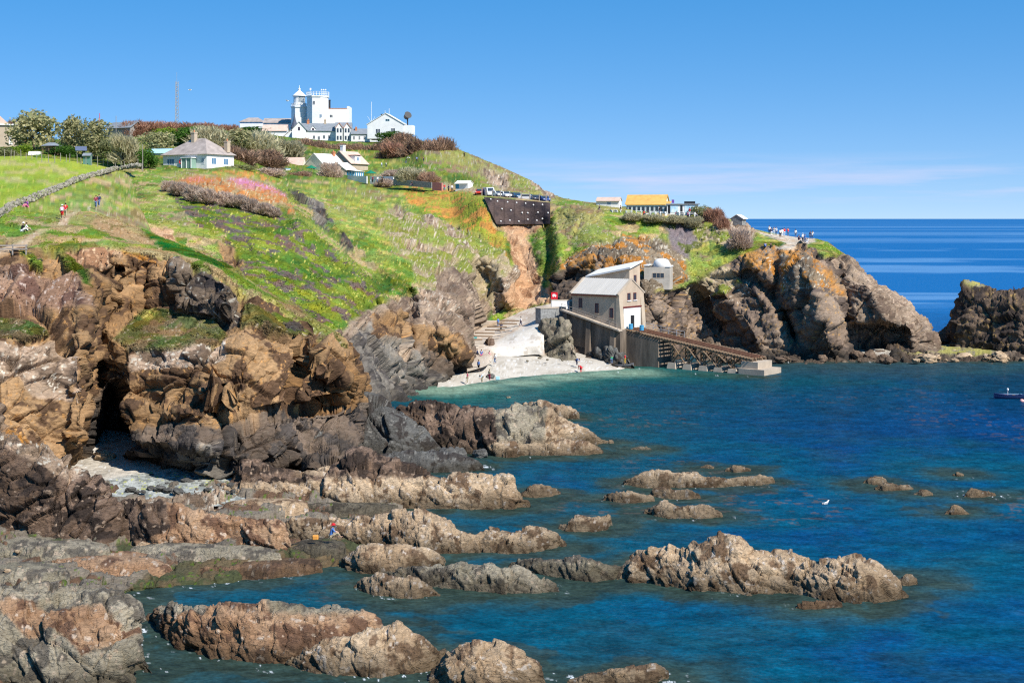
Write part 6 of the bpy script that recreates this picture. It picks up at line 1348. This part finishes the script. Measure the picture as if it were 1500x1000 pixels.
B(338, 224, 190, 60, 'greygreen', 'grey-green scrub between two silvery thickets', Y=372)
B(372, 232, 194, 84, 'silver', 'largest silvery thicket in the middle of the scrub slope', Y=380)
B(418, 236, 204, 64, 'silver', 'silvery thicket above the tiled cottage', Y=402)
B(350, 246, 216, 60, 'brown', 'brown bare thicket right of the hipped house wall', Y=344)
B(388, 248, 220, 64, 'brown', 'brown bare thicket left of the tiled cottage chimney', Y=360)
B(345, 256, 242, 60, 'olive', 'low dry scrub below the brown thicket, right of the hipped house', Y=326)
B(390, 258, 246, 50, 'grey', 'low grey scrub above the pink-flowered rocks', Y=338)
B(436, 264, 252, 40, 'brown', 'low brown scrub in front of the flat-roofed hut', Y=366)
B(388, 198, 185, 64, 'dark', 'dark green hedge below the long low range', Y=540)
B(356, 198, 187, 36, 'dark', 'small dark green bush under the white bungalow', Y=545)
B(300, 206, 185, 50, 'greygreen', 'grey-green bush on the skyline between mast and bungalow', Y=400)
for x, y0, y1, w, l in ((442, 224, 204, 40, 'below the slate turret'), (470, 226, 207, 46, 'below the gable of the keepers house'), (496, 228, 211, 40, 'below the long wall of the keepers house'), (524, 228, 211, 44, 'below the twin bays'), (553, 230, 212, 44, 'below the white garage')):
    B(x, y0, y1, w, 'brown', 'brown leafless bush ' + l, Y=470)
B(588, 224, 196, 54, 'brown', 'brown bush on the shoulder right of the fog signal house', Y=468)
B(578, 236, 210, 52, 'rust', 'left part of the long brown thicket on the shoulder', Y=440)
B(612, 237, 205, 60, 'brown', 'middle of the long brown thicket on the shoulder', Y=436)
B(645, 238, 203, 54, 'brown', 'rounded right end of the long brown thicket', Y=432)
B(572, 210, 192, 40, 'dark', 'dark green bank below the fog signal house', Y=492)
B(602, 265, 246, 46, 'silver', 'pale green-grey bush behind the long low wall', Y=352)
B(628, 270, 252, 32, 'brown', 'brown bush right of the pale bush on the lane', Y=348)
B(580, 262, 248, 40, 'grey', 'grey-brown bush above the terrace walls', Y=366)
B(484, 262, 237, 38, 'grey', 'bare grey bush in front of the veranda cafe', Y=374)
B(562, 274, 261, 28, 'grey', 'low grey bush under the terrace walls')
for k, (x, y0, y1, w) in enumerate(((247, 278, 260, 26), (262, 285, 262, 32), (282, 292, 267, 34), (303, 296, 271, 34), (325, 299, 276, 34), (346, 302, 280, 34), (366, 308, 286, 32), (385, 313, 292, 30), (400, 316, 299, 24))):
    B(x, y0, y1 + 4, w * .95, 'grey', 'bare grey-brown bush in the strip below the pink flowers', 'bare bushes below the pink flowers')
B(1026, 320, 302, 36, 'olive', 'olive bush at the right end of the mural building', Y=288)
B(1046, 332, 305, 32, 'rust', 'reddish bare bush on the brow right of the mural building', Y=284)
B(1058, 345, 318, 26, 'rust', 'reddish bush lower down the brow above the stone hut path', Y=279)
B(1083, 362, 334, 40, 'grey', 'round grey-brown bush below the stone hut', Y=272)
for x, y0, y1, w in ((925, 322, 312, 30), (958, 325, 314, 34), (990, 326, 315, 34), (1016, 332, 317, 30)): B(x, y0, y1, w, 'silver', 'dry pale scrub along the brow below the cafe', 'dry scrub below the cafe')
# ------------------------------------------------------------------ people
SKIN = mat('skin', (.50, .30, .21), .7, .05, 3); HAIRM = mat('hair', (.06, .035, .02), .8, .1, 4)
CL = {k: mat('cloth_' + k, c, .9, .08, 4) for k, c in dict(white=(.75, .75, .74), red=(.55, .02, .03), navy=(.02, .035, .10), blue=(.06, .16, .42), pale=(.50, .58, .66), maroon=(.26, .03, .07), pink=(.65, .18, .30), black=(.02, .02, .024), green=(.02, .26, .10), khaki=(.36, .30, .20), yellow=(.62, .38, .04), denim=(.10, .16, .28), purple=(.24, .06, .28)).items()}
def skin_mesh(name, verts, edges, radii, root=0, sub=1):
    me = bpy.data.meshes.new(name); me.from_pydata(verts, edges, []); o = bpy.data.objects.new('temp', me); COL.objects.link(o)
    md = o.modifiers.new('s', 'SKIN'); md.use_smooth_shade = True
    for i, r in enumerate(radii): me.skin_vertices[0].data[i].radius = (r, r) if not isinstance(r, tuple) else r
    me.skin_vertices[0].data[root].use_root = True
    o.modifiers.new('d', 'SUBSURF').levels = sub
    for mdf in o.modifiers:
        if mdf.type == 'SUBSURF': mdf.render_levels = sub
    dg = bpy.context.evaluated_depsgraph_get(); dg.update(); out = bpy.data.meshes.new_from_object(o.evaluated_get(dg)); out.name = name
    bpy.data.objects.remove(o); bpy.data.meshes.remove(me); return out
POSE = {}
def joints(pose):
    J = dict(pel=(0, 0, .92), spi=(0, 0, 1.10), che=(0, .01, 1.30), nec=(0, .01, 1.47), hea=(0, .03, 1.585), top=(0, .02, 1.67))
    for s, n in ((-1, 'l'), (1, 'r')):
        J['sh' + n] = (s * .17, 0, 1.40); J['el' + n] = (s * .24, -.03, 1.13); J['wr' + n] = (s * .23, .07, .90)
        J['hi' + n] = (s * .09, 0, .86); J['kn' + n] = (s * .10, .03, .48); J['an' + n] = (s * .10, -.02, .08); J['to' + n] = (s * .12, .14, .035)
    if pose == 'walk':
        J.update(knl=(-.1, .16, .50), anl=(-.1, .22, .10), tol=(-.11, .37, .05), knr=(.1, -.04, .48), anr=(.1, -.26, .13), tor=(.11, -.13, .04), ell=(-.25, -.16, 1.16), wrl=(-.23, -.12, .92), elr=(.25, .10, 1.15), wrr=(.22, .26, 1.0))
    if pose == 'photo':
        J.update(ell=(-.27, .14, 1.22), wrl=(-.10, .30, 1.45), elr=(.27, .14, 1.22), wrr=(.10, .30, 1.45))
    if pose == 'bend':
        J.update(pel=(0, -.12, .90), spi=(0, .02, 1.03), che=(0, .22, 1.10), nec=(0, .40, 1.14), hea=(0, .50, 1.10), top=(0, .58, 1.07), shl=(-.17, .32, 1.10), shr=(.17, .32, 1.10), ell=(-.2, .38, .82), elr=(.2, .38, .82), wrl=(-.14, .46, .58), wrr=(.14, .46, .58), hil=(-.09, -.1, .85), hir=(.09, -.1, .85))
    if pose == 'sit':
        d = -.80
        for k in ('pel', 'spi', 'che', 'nec', 'hea', 'top', 'shl', 'shr', 'ell', 'elr', 'wrl', 'wrr', 'hil', 'hir'): x, y, z = J[k]; J[k] = (x, y + (z - .9) * .18, z + d)
        J.update(knl=(-.13, .42, .34), knr=(.13, .44, .30), anl=(-.12, .58, -.04), anr=(.13, .66, -.02), tol=(-.12, .72, -.02), tor=(.14, .80, .01), wrl=(-.16, .38, .36), wrr=(.16, .40, .33), ell=(-.26, .16, .44), elr=(.26, .16, .42))
    return J
def figure(pose):
    if pose in POSE: return POSE[pose]
    J = joints(pose); names = list(J); V = [J[n] for n in names]; R = dict(pel=.13, spi=.12, che=.135, nec=.052, hea=.088, top=.07)
    for n in 'lr': R.update({'sh' + n: .058, 'el' + n: .042, 'wr' + n: .028, 'hi' + n: .088, 'kn' + n: .058, 'an' + n: .038, 'to' + n: .03})
    E = [('pel', 'spi'), ('spi', 'che'), ('che', 'nec'), ('nec', 'hea'), ('hea', 'top')]
    for n in 'lr': E += [('che', 'sh' + n), ('sh' + n, 'el' + n), ('el' + n, 'wr' + n), ('pel', 'hi' + n), ('hi' + n, 'kn' + n), ('kn' + n, 'an' + n), ('an' + n, 'to' + n)]
    rad = [R[n] for n in names]; Ei = [(names.index(a), names.index(b)) for a, b in E]
    for n, s in (('l', -1), ('r', 1)):       # palm, four fingers and a thumb
        w = Vector(J['wr' + n]); d = (w - Vector(J['el' + n])).normalized(); sd = d.cross(Vector((0, 1, .01))).normalized()
        k = len(V); V.append(tuple(w + d * .07)); rad.append(.030); Ei.append((names.index('wr' + n), k))
        for q, ln in ((-.030, .070), (-.010, .085), (.010, .080), (.030, .062)): V.append(tuple(w + d * (.085 + ln) + sd * q * 1.2 + Vector((0, .015, 0)))); rad.append(.009); Ei.append((k, len(V) - 1))
        V.append(tuple(w + d * .10 + sd * (-.055) + Vector((0, .02, 0)))); rad.append(.010); Ei.append((k, len(V) - 1))
    body = skin_mesh('body', V, Ei, rad, 0)
    h, t = Vector(J['hea']), Vector(J['top']); up = (t - h).normalized(); f_ = Vector((0, 1, 0)) - up * up.y; f_.normalize()
    bm = bmesh.new(); bm.from_mesh(body)          # a face: nose, brow and chin pulled from the head's front
    for v in bm.verts:
        q = v.co - h; u = q.dot(up); fr = q.dot(f_); sx = q.x
        if fr > .05 and abs(u) < .1: v.co += f_ * (.028 * math.exp(-(sx / .018) ** 2 - ((u - .0) / .022) ** 2) + .012 * math.exp(-(sx / .04) ** 2 - ((u + .055) / .02) ** 2) - .008 * math.exp(-((abs(sx) - .032) / .014) ** 2 - ((u - .022) / .014) ** 2))
    bm.to_mesh(body); bm.free()
    def cloth(nm, js, es, k):
        vv = [J[a] for a in js]; return skin_mesh(nm, vv, [(js.index(a), js.index(b)) for a, b in es], [R[a] * k + .012 for a in js], 0)
    mid = lambda a, b, f: tuple(np.array(J[a]) * (1 - f) + np.array(J[b]) * f)
    for n in 'lr': J['sl' + n] = mid('el' + n, 'wr' + n, .45); R['sl' + n] = .036; J['sk' + n] = mid('kn' + n, 'an' + n, .12); R['sk' + n] = .055; J['lo' + n] = mid('kn' + n, 'an' + n, .88); R['lo' + n] = .04
    J['col'] = mid('che', 'nec', .8); R['col'] = .055
    sh = cloth('shirt', ['spi', 'pel', 'che', 'col', 'shl', 'shr', 'ell', 'elr', 'sll', 'slr'], [('pel', 'spi'), ('spi', 'che'), ('che', 'col'), ('che', 'shl'), ('che', 'shr'), ('shl', 'ell'), ('shr', 'elr'), ('ell', 'sll'), ('elr', 'slr')], 1.08)
    tr = cloth('trousers', ['pel', 'hil', 'hir', 'knl', 'knr', 'lol', 'lor'], [('pel', 'hil'), ('pel', 'hir'), ('hil', 'knl'), ('hir', 'knr'), ('knl', 'lol'), ('knr', 'lor')], 1.06)
    so_ = cloth('shorts', ['pel', 'hil', 'hir', 'skl', 'skr'], [('pel', 'hil'), ('pel', 'hir'), ('hil', 'skl'), ('hir', 'skr')], 1.10)
    bm = bmesh.new(); bmesh.ops.create_icosphere(bm, subdivisions=2, radius=.112)
    for v in bm.verts:
        if v.co.y > .03 and v.co.z < .035: v.co *= .78
        v.co.z *= 1.05
    bm.transform(Matrix.Translation(h + up * .045 - f_ * .018)); hr = bpy.data.meshes.new('hair'); bm.to_mesh(hr); bm.free()
    hat = MB().lathe([(.20, .08), (.20, .095), (.125, .10), (.115, .20), (.06, .225), (.01, .23)], 12); hm = bpy.data.meshes.new('hat'); hm.from_pydata([tuple(h + f_ * x * -1 * 0 + Vector((x, 0, 0)) + Vector((0, y, 0)) + up * z * .8) for x, y, z in hat.v], [], hat.f); hm.update()
    pk = MB().box(-.17, .17, -.34, -.135, 1.02, 1.44); pm = bpy.data.meshes.new('rucksack'); bm = bmesh.new(); pm.from_pydata(pk.v, [], pk.f); pm.update(); bm.from_mesh(pm); bmesh.ops.bevel(bm, geom=bm.edges[:], offset=.06, segments=2, affect='EDGES'); bm.to_mesh(pm); bm.free()
    POSE[pose] = dict(body=body, shirt=sh, trousers=tr, shorts=so_, hair=hr, hat=hm, rucksack=pm); return POSE[pose]
def person(p, pose, rz, shirt, legs, label, hat=None, short=False, pack=None, s=1.0, hair=None):
    F_ = figure(pose); o = empty('person', p, math.radians(rz)); o.scale = (s, s, s); tag(o, label, 'person')
    def part(nm, m):
        c = bpy.data.objects.new(nm, F_[nm]); COL.objects.link(c); c.parent = o
        if not c.data.materials: c.data.materials.append(m)
        c.material_slots[0].link = 'OBJECT'; c.material_slots[0].material = m; return c
    part('body', SKIN); part('shirt', CL[shirt]); part('shorts' if short else 'trousers', CL[legs])
    if hat: part('hat', CL[hat])
    else: part('hair', hair or HAIRM)
    if pack: part('rucksack', CL[pack])
    return o
def gp(px, py): return G(px, py, 2.0)
RK = lambda px, py, z: PS(px, py, z)
person(RK(485, 786, 1.35) + np.array([0, 0, .0]), 'sit', -70, 'blue', 'khaki', 'person in blue sitting on the rock ledge with a red hood', hat='red', s=1.05)
person(gp(91, 321), 'walk', 10, 'pink', 'red', 'walker in red shorts and white hat on the near path', hat='white', short=True, pack='white')
person(gp(96, 318), 'walk', 5, 'red', 'khaki', 'walker in a red top beside the one in red shorts')
person(gp(140.5, 305), 'walk', 185, 'maroon', 'denim', 'walker in maroon top and jeans farther along the path')
person(gp(145, 303), 'walk', 180, 'navy', 'denim', 'walker in navy with a white bag next to the maroon top', pack='white')
person(gp(40, 303), 'sit', 150, 'purple', 'pink', 'person in purple sitting against the dry stone wall')
person(gp(32, 338), 'sit', -60, 'black', 'white', 'person in black sitting in the grass near the left edge', hat='white')
person(gp(37, 338), 'sit', -60, 'white', 'khaki', 'person in white sitting behind the one in black')
hillp = [(565.5, 246, 'white', 'navy'), (559, 246, 'pale', 'denim'), (595, 240, 'navy', 'denim'), (610.5, 238, 'blue', 'black'), (620.5, 238, 'black', 'navy'), (680, 231, 'black', 'black')]
hl2 = ['walker in white on the grass above the terrace, right of a pair', 'walker in pale blue on the grass above the terrace, left of a pair', 'walker in navy just below the long brown thicket', 'walker in blue in the middle below the long brown thicket', 'walker in black below the middle of the brown thicket', 'lone dark walker climbing the open hillside']
for (x, y, a, b), l in zip(hillp, hl2): person(gp(x, y), 'walk', random.uniform(0, 360), a, b, l)
for x, y, Y, a, b, l, ps in ((546, 268, 358, 'maroon', 'black', 'person in maroon standing under the terrace parasol', 'stand'), (553, 268, 357, 'white', 'denim', 'person in white leaning by the terrace wall', 'stand'), (560, 268, 356, 'black', 'black', 'person in black on the terrace beside the one in white', 'walk'), (604, 271, 346, 'black', 'navy', 'person in black sitting on the long low wall', 'sit'), (651, 280, 338, 'red', 'denim', 'person in red by the faded red barrier', 'stand'), (657, 281, 340, 'navy', 'black', 'person in navy queuing at the serving kiosk', 'stand'), (662, 281, 341, 'white', 'black', 'person in white queuing at the serving kiosk', 'stand')):
    person(PT(x, y, Y), ps, random.uniform(120, 240), a, b, l)
bp_ = [(729.6, 479, 5.55, 'stand', 'blue', 'denim', 'person in blue walking at the top of the boat ramp'), (734, 486, 5.05, 'walk', 'navy', 'black', 'dark-clothed person on the ramp beside the one in blue'), (763, 478, 5.95, 'walk', 'white', 'navy', 'person in white walking up the concrete ramp'), (700, 519, 2.7, 'sit', 'navy', 'black', 'person in navy sitting left of the rock on the ramp'), (705, 520, 2.7, 'sit', 'blue', 'pink', 'person in blue sitting against the rock on the ramp'), (715.7, 522, 2.3, 'sit', 'pink', 'khaki', 'bare-armed sunbather below the rock on the ramp'), (725, 533, 1.7, 'walk', 'white', 'denim', 'person in pale clothes crossing the middle of the beach'), (701, 543, 1.2, 'stand', 'blue', 'black', 'person in blue standing alone on the upper beach'), (684.7, 561, .25, 'stand', 'maroon', 'khaki', 'person standing at the water edge by the dark cliff'), (706, 560, .25, 'bend', 'pale', 'khaki', 'child bending at the water edge near the weedy boulder'), (717, 557, .6, 'stand', 'khaki', 'maroon', 'person in a straw hat standing beside the weedy boulder'), (845, 535, .9, 'bend', 'blue', 'navy', 'person in blue crouching on the right of the beach'), (850.7, 546, -.05, 'bend', 'red', 'red', 'person in red paddling in the shallow water'), (896, 533, .75, 'bend', 'green', 'denim', 'person in green at the rocks under the boathouse'), (915.6, 533, .8, 'stand', 'red', 'yellow', 'person in red beside the grey dinghy')]
for x, y, z, ps, a, b, l in bp_: person(RK(x, y, z), ps, random.uniform(0, 360), a, b, l, hat='khaki' if 'straw' in l else None)
hp = [(1127, 343, 'white', 'navy', 'stand', 'leftmost of the standing group on the headland, white top'), (1130, 346, 'navy', 'white', 'stand', 'person in white trousers in the left group on the headland'), (1134, 345, 'white', 'pale', 'photo', 'tall person in white holding up a camera in the left group'), (1137, 345, 'pale', 'denim', 'stand', 'person in pale blue at the right of the left group'), (1143, 348, 'white', 'black', 'stand', 'person in a white top and dark skirt in mid group'), (1146, 347, 'white', 'white', 'stand', 'person all in white next to the dark skirt'), (1149, 346, 'red', 'pale', 'stand', 'person in red just behind the one all in white'), (1154.5, 346, 'red', 'denim', 'photo', 'person in bright red standing alone on the headland'), (1165.5, 348, 'white', 'denim', 'stand', 'person in white standing alone right of the bright red one'), (1170, 351, 'navy', 'maroon', 'sit', 'seated person in navy on the low bank'), (1176, 355, 'white', 'navy', 'stand', 'person in white hat in the right group on the headland'), (1179, 356, 'blue', 'denim', 'stand', 'person in blue in the right group on the headland'), (1182.5, 356, 'pale', 'white', 'sit', 'seated person in pale clothes in the right group'), (1187, 351, 'navy', 'denim', 'stand', 'person in navy near the right edge of the headland'), (1190, 351, 'white', 'denim', 'photo', 'rightmost person on the headland, white top'), (1121, 362, 'blue', 'black', 'sit', 'person in blue sitting on the headland grass'), (1129, 362, 'black', 'black', 'sit', 'dark-clothed person sitting on the headland grass')]
for x, y, a, b, ps, l in hp: person(gp(x, y), ps, random.choice((20, -30, 160, 0)), a, b, l, hat='white' if 'hat' in l else None)
for k, (x, a, w_1) in enumerate(((878, 'black', 'left of the painted hut'), (895, 'red', 'in front of the painted hut'), (902, 'white', 'between the painted hut and the cafe'), (909, 'black', 'at the left corner of the cafe'), (943, 'red', 'near the middle of the glazed front'), (950, 'navy', 'right of the red-topped customer at the glazed front'), (966, 'black', 'at the right end of the glazed front'), (990, 'red', 'below the left mural panel'), (1007, 'pink', 'between the mural panels'), (1010, 'red', 'below the right mural panel'), (1018, 'white', 'at the right end of the mural building'))):
    person(PT(x, 312.5 + (x - 878) * .03, 290 - (x - 878) * .04), 'sit' if k % 3 else 'stand', random.uniform(100, 260), a, 'white' if k % 2 else 'denim', 'customer in ' + a + ' ' + w_1)
# café tables
tb_ = empty('picnic_table', PT(886, 312, 291)); tw = WOODG
MB().box(-.75, .75, -.35, .35, .70, .76).build('tabletop', WHITE, tb_); [MB().box(-.75, .75, y, y + .25, .42, .46).build('bench', WHITE, tb_) for y in (-.8, .55)]; [MB().box(x, x + .08, -.75, .75, -.1, .698).build('leg', WHITE, tb_) for x in (-.55, .47)]
tag(tb_, 'white picnic table in front of the cafe row', 'table', 'white tables in front of the cafe row')
for x in (899, 921, 936, 957, 972, 996, 1014): c = copy_tree(tb_); c.location = PT(x, 312.5 + (x - 878) * .03, 289 - (x - 878) * .04); c.rotation_euler = (0, 0, random.uniform(-.4, .4))

# ------------------------------------------------------------------ cars in the car park
TYRE = mat('tyre', (.02, .02, .02), .9, .1, 4)
def car(px, py, Y, rz, colour, label, van=False):
    o = empty('van' if van else 'parked_car', PT(px, py, Y), math.radians(rz)); tag(o, label, 'van' if van else 'car'); m = mat('car_paint', colour, .3, .03, 1, spec=.5)
    P = [(-2.1, .35), (2.1, .35), (2.15, .62), (2.0, .82), (1.15, .92), (.55, 1.42), (-1.3, 1.45), (-1.95, 1.0), (-2.12, .9)] if not van else [(-2.3, .35), (2.3, .35), (2.3, .9), (1.9, 1.15), (1.35, 1.95), (1.2, 2.05), (-2.3, 2.1)]
    MB().prism(P, -.86, .86, 'y').build('body', m, o, bevel=.05)
    wz = (.98, 1.36) if not van else (1.2, 1.8)
    for sd in (-1, 1):
        y0, y1 = sorted((sd * .862, sd * .875)); MB().prism([(-1.55, wz[0]), (.95 if not van else 1.6, wz[0]), (.5 if not van else 1.25, wz[1]), (-1.15 if not van else .4, wz[1])] if not van else [(.5, wz[0]), (1.75, wz[0]), (1.33, wz[1]), (.5, wz[1])], y0, y1, 'y').build('side_window', GLASS, o)
        for x in (-1.35, 1.35):
            w = MB().tube((x, sd * .70, .33), (x, sd * .89, .33), .33, n=14).build('wheel', TYRE, o); MB().tube((x, sd * .89, .33), (x, sd * .90, .33), .19, n=10).build('rim', GREYM, w)
    fx = [(1.17, .94), (.57, 1.40)] if not van else [(1.88, 1.2), (1.37, 1.92)]
    MB().slab([(fx[0][0], -.72, fx[0][1]), (fx[0][0], .72, fx[0][1]), (fx[1][0], .66, fx[1][1]), (fx[1][0], -.66, fx[1][1])], .03).build('windscreen', GLASS, o)
    for y in (-.62, .62): MB().box(2.1, 2.2, y - .16, y + .16, .62, .74).build('headlight', PALEROOF, o)
for a in ((703.5, 286, 324, -100, (.55, .05, .03), 'red car parked left of the white van'), (716, 288, 322, -75, (.75, .76, .77), 'white van in the row of parked cars', True), (728, 289, 320, -62, (.62, .64, .66), 'silver car next to the white van'), (740, 290, 319, -66, (.70, .71, .72), 'white car between the silver car and the blue one'), (755, 291.5, 318, -60, (.02, .10, .20), 'dark blue car in the middle of the parked row'), (774, 294, 315, -20, (.75, .75, .74), 'white car alone near a post in the right half of the row'), (785.5, 295, 313, -80, (.04, .045, .07), 'black car beside the last blue one'), (797, 296.5, 311, -75, (.03, .07, .25), 'bright blue car at the right end of the row')): car(*a)

# ------------------------------------------------------------------ boats, birds, small things
def hull(name, L, Wd, Hh, m, parent, inner=None):
    n = 16; V = []; F = []
    for i in range(n + 1):
        t = i / n; x = -L / 2 + L * t; w = Wd / 2 * (1 - max(0, (t - .45) / .55) ** 2.2) * (.88 + .12 * min(1, t * 3)); w = max(w, .02); sh = Hh * (1 + .25 * max(0, (t - .5) * 2) ** 2); k = .15 * max(0, (t - .7) / .3)
        for yy, z in ((-w, sh), (-w * .86, sh * .45), (-w * .45, k), (0, k - .03), (w * .45, k), (w * .86, sh * .45), (w, sh), (w * .88, sh - .02), (w * .7, .22 + k), (0, .18 + k), (-w * .7, .22 + k), (-w * .88, sh - .02)): V.append((x, yy, z))
    for i in range(n):
        for j in range(12): a = i * 12 + j; b = i * 12 + (j + 1) % 12; F.append((a, b, b + 12, a + 12))
    F += [tuple(range(11, -1, -1)), tuple(n * 12 + j for j in range(12))]
    return MB().add(V, F).build(name, m, parent)
bt = empty('boat', RK(1478, 585, -.12), math.radians(172)); tag(bt, 'small open navy boat floating at the right edge of the cove', 'boat')
bt.scale = (1, 1, 1); hull('hull', 4.1, 1.5, .72, mat('navy_hull', (.015, .035, .11), .4, .06, 2, spec=.5), bt); MB().box(-1.9, 1.6, -.72, -.66, .66, .74).build('gunwale', PALEBLUE, bt)
MB().box(-2.2, -2.02, -.16, .16, .5, 1.15).box(-2.25, -2.05, -.22, .22, 1.153, 1.5).build('outboard', WHITE, bt); MB().box(-.9, -.5, -.45, .45, .25, .62).build('thwart', WOOD, bt); MB().box(.35, .8, -.4, .4, .25, .62).build('locker', RED, bt); MB().tube((.2, .2, .4), (.2, .2, 1.6), .03).lathe([(.12, 1.3), (.14, 1.5), (.02, 1.62)], 8, (.2, .2)).build('mast', WHITE, bt)
by_ = MB().lathe([(.02, -.2), (.28, -.08), (.32, .1), (.22, .3), (.03, .36)], 12).build('buoy', mat('pink_buoy', (.65, .35, .32), .6, .05, 1), None, smooth=True); by_.location = RK(1497, 588, 0); tag(by_, 'small pinkish mooring buoy beside the navy boat', 'buoy')
dn = empty('dinghy', RK(914, 537, .25), math.radians(10)); tag(dn, 'grey inflatable dinghy drawn up at the rocks under the boathouse', 'dinghy'); hull('tube', 3.4, 1.5, .5, mat('grey_rubber', (.12, .12, .13), .6, .1, 2), dn); MB().box(-.3, .1, -.5, .5, .25, .42).build('thwart', WOOD, dn)
dt = empty('rowing_boat', RK(689, 497, 4.15), math.radians(25)); tag(dt, 'small teal and white rowing boat lying on the boat ramp', 'rowing boat'); hull('hull', 2.5, 1.1, .48, mat('teal_hull', (.08, .34, .34), .5, .06, 2), dt); MB().box(-.2, .05, -.4, .4, .2, .34).build('thwart', WHITE, dt); MB().box(.3, .55, -.4, .4, .2, .36).build('thwart', WHITE, dt)
def gull(p, rz, label, fly=False, s=1.0):
    o = empty('gull', p, math.radians(rz)); o.scale = (s, s, s); tag(o, label, 'gull')
    if fly:
        b = MB().lathe([(.01, -.30), (.07, -.15), (.09, .02), (.07, .18), (.055, .25), (.01, .33)], 10); b.v = [(z, y, x) for x, y, z in b.v]; b.build('body', WHITE, o, smooth=True)
        for sd in (-1, 1):
            V = [(.12, sd * .05, .02), (.16, sd * .35, .16), (.0, sd * .75, .10), (-.06, sd * .72, .095), (-.05, sd * .35, .14), (-.10, sd * .05, .02)]; MB().add(V + [(x, y, z - .02) for x, y, z in V], [(0, 1, 4, 5), (1, 2, 3, 4), (11, 10, 7, 6), (10, 9, 8, 7)] + [(i, i + 6, (i + 1) % 6 + 6, (i + 1) % 6) for i in range(6)]).build('wing', GREYM, o)
    else:
        b = skin_mesh('body', [(-.26, 0, .16), (-.08, 0, .20), (.10, 0, .24), (.18, 0, .34), (.22, 0, .40), (.30, 0, .385)], [(0, 1), (1, 2), (2, 3), (3, 4), (4, 5)], [.03, .09, .085, .045, .05, .012], 1); link('body', b, WHITE, o)
        for sd in (-1, 1): MB().box(-.30, .06, sd * .085 - .012, sd * .085 + .012, .16, .26).build('wing', GREYM, o); MB().tube((.02, sd * .04, -.02), (.02, sd * .04, .16), .008).build('leg', ORANGE, o)
gull(RK(1210, 741, -.12), 30, 'white gull sitting on the open water', s=1.25)
gull(PT(1421, 415.5, 268), 200, 'gull standing on top of the sea stack', s=1.3)
gull(PT(278, 132, 300), 20, 'gull gliding in the sky right of the radio mast', True, 1.2)
gull(PT(421, 148, 330), -30, 'gull gliding left of the lighthouse lantern', True, 1.3)
gull(PT(598, 231, 320), 10, 'gull gliding low in front of the brown thicket', True, 1.2)
bg_ = MB().box(-.22, .22, -.16, .16, 0, .34).build('bag', mat('orange_bag', (.62, .28, .06), .8, .1, 2), None, bevel=.05); bg_.location = RK(462, 790, 1.15); tag(bg_, 'small orange bag on the ledge left of the seated person', 'bag')
cb_ = MB().box(-.3, .3, -.3, .3, 0, .5).build('cool_box', PALEBLUE, None, bevel=.05); cb_.location = RK(729, 556, .35); tag(cb_, 'pale blue box on the beach right of the weedy boulder', 'box')
# ------------------------------------------------------------------ the sward: blades in small tufts over everything green
def make_grass():
    Pn = np.concatenate([t[0] for t in TUFTS]); Nn = np.concatenate([t[1] for t in TUFTS]); C = np.concatenate([t[2] for t in TUFTS]); Hh = np.concatenate([t[3] for t in TUFTS])
    n = len(Pn); B = 3; V = []; CC = []
    for b in range(B):
        a = (rng.random(n) - .5) * 2.2 + .3; lean = .25 + .55 * rng.random(n); w = Hh * (.24 + .2 * rng.random(n)); r = Hh * .5
        base = Pn + np.stack([np.cos(a * 1.7) * r * rng.random(n), np.sin(a * 1.7) * r * rng.random(n), -.05 * np.ones(n)], 1)
        up = Nn * .35 + np.array([.12, .1, .75]); side = np.stack([np.cos(a), np.sin(a), np.zeros(n)], 1); ln = np.stack([-np.sin(a), np.cos(a), np.zeros(n)], 1)
        h = (Hh * (.28 + .32 * rng.random(n)))[:, None]
        V += [base - side * w[:, None], base + side * w[:, None], base + Nn * h * .45 + np.array([0, 0, .25]) * h + ln * (h * (.5 + lean[:, None]))]
        k = (.80 + .42 * rng.random(n))[:, None]; c = C * k + (rng.random((n, 1)) - .5) * np.array([.03, .012, .004])
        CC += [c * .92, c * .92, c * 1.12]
    V = np.stack(V, 1).reshape(-1, 3); CC = np.clip(np.stack(CC, 1).reshape(-1, 3), .004, .9)
    F = np.arange(len(V)).reshape(-1, 3)
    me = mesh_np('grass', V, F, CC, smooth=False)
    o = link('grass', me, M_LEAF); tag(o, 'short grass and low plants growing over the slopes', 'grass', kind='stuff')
make_grass()
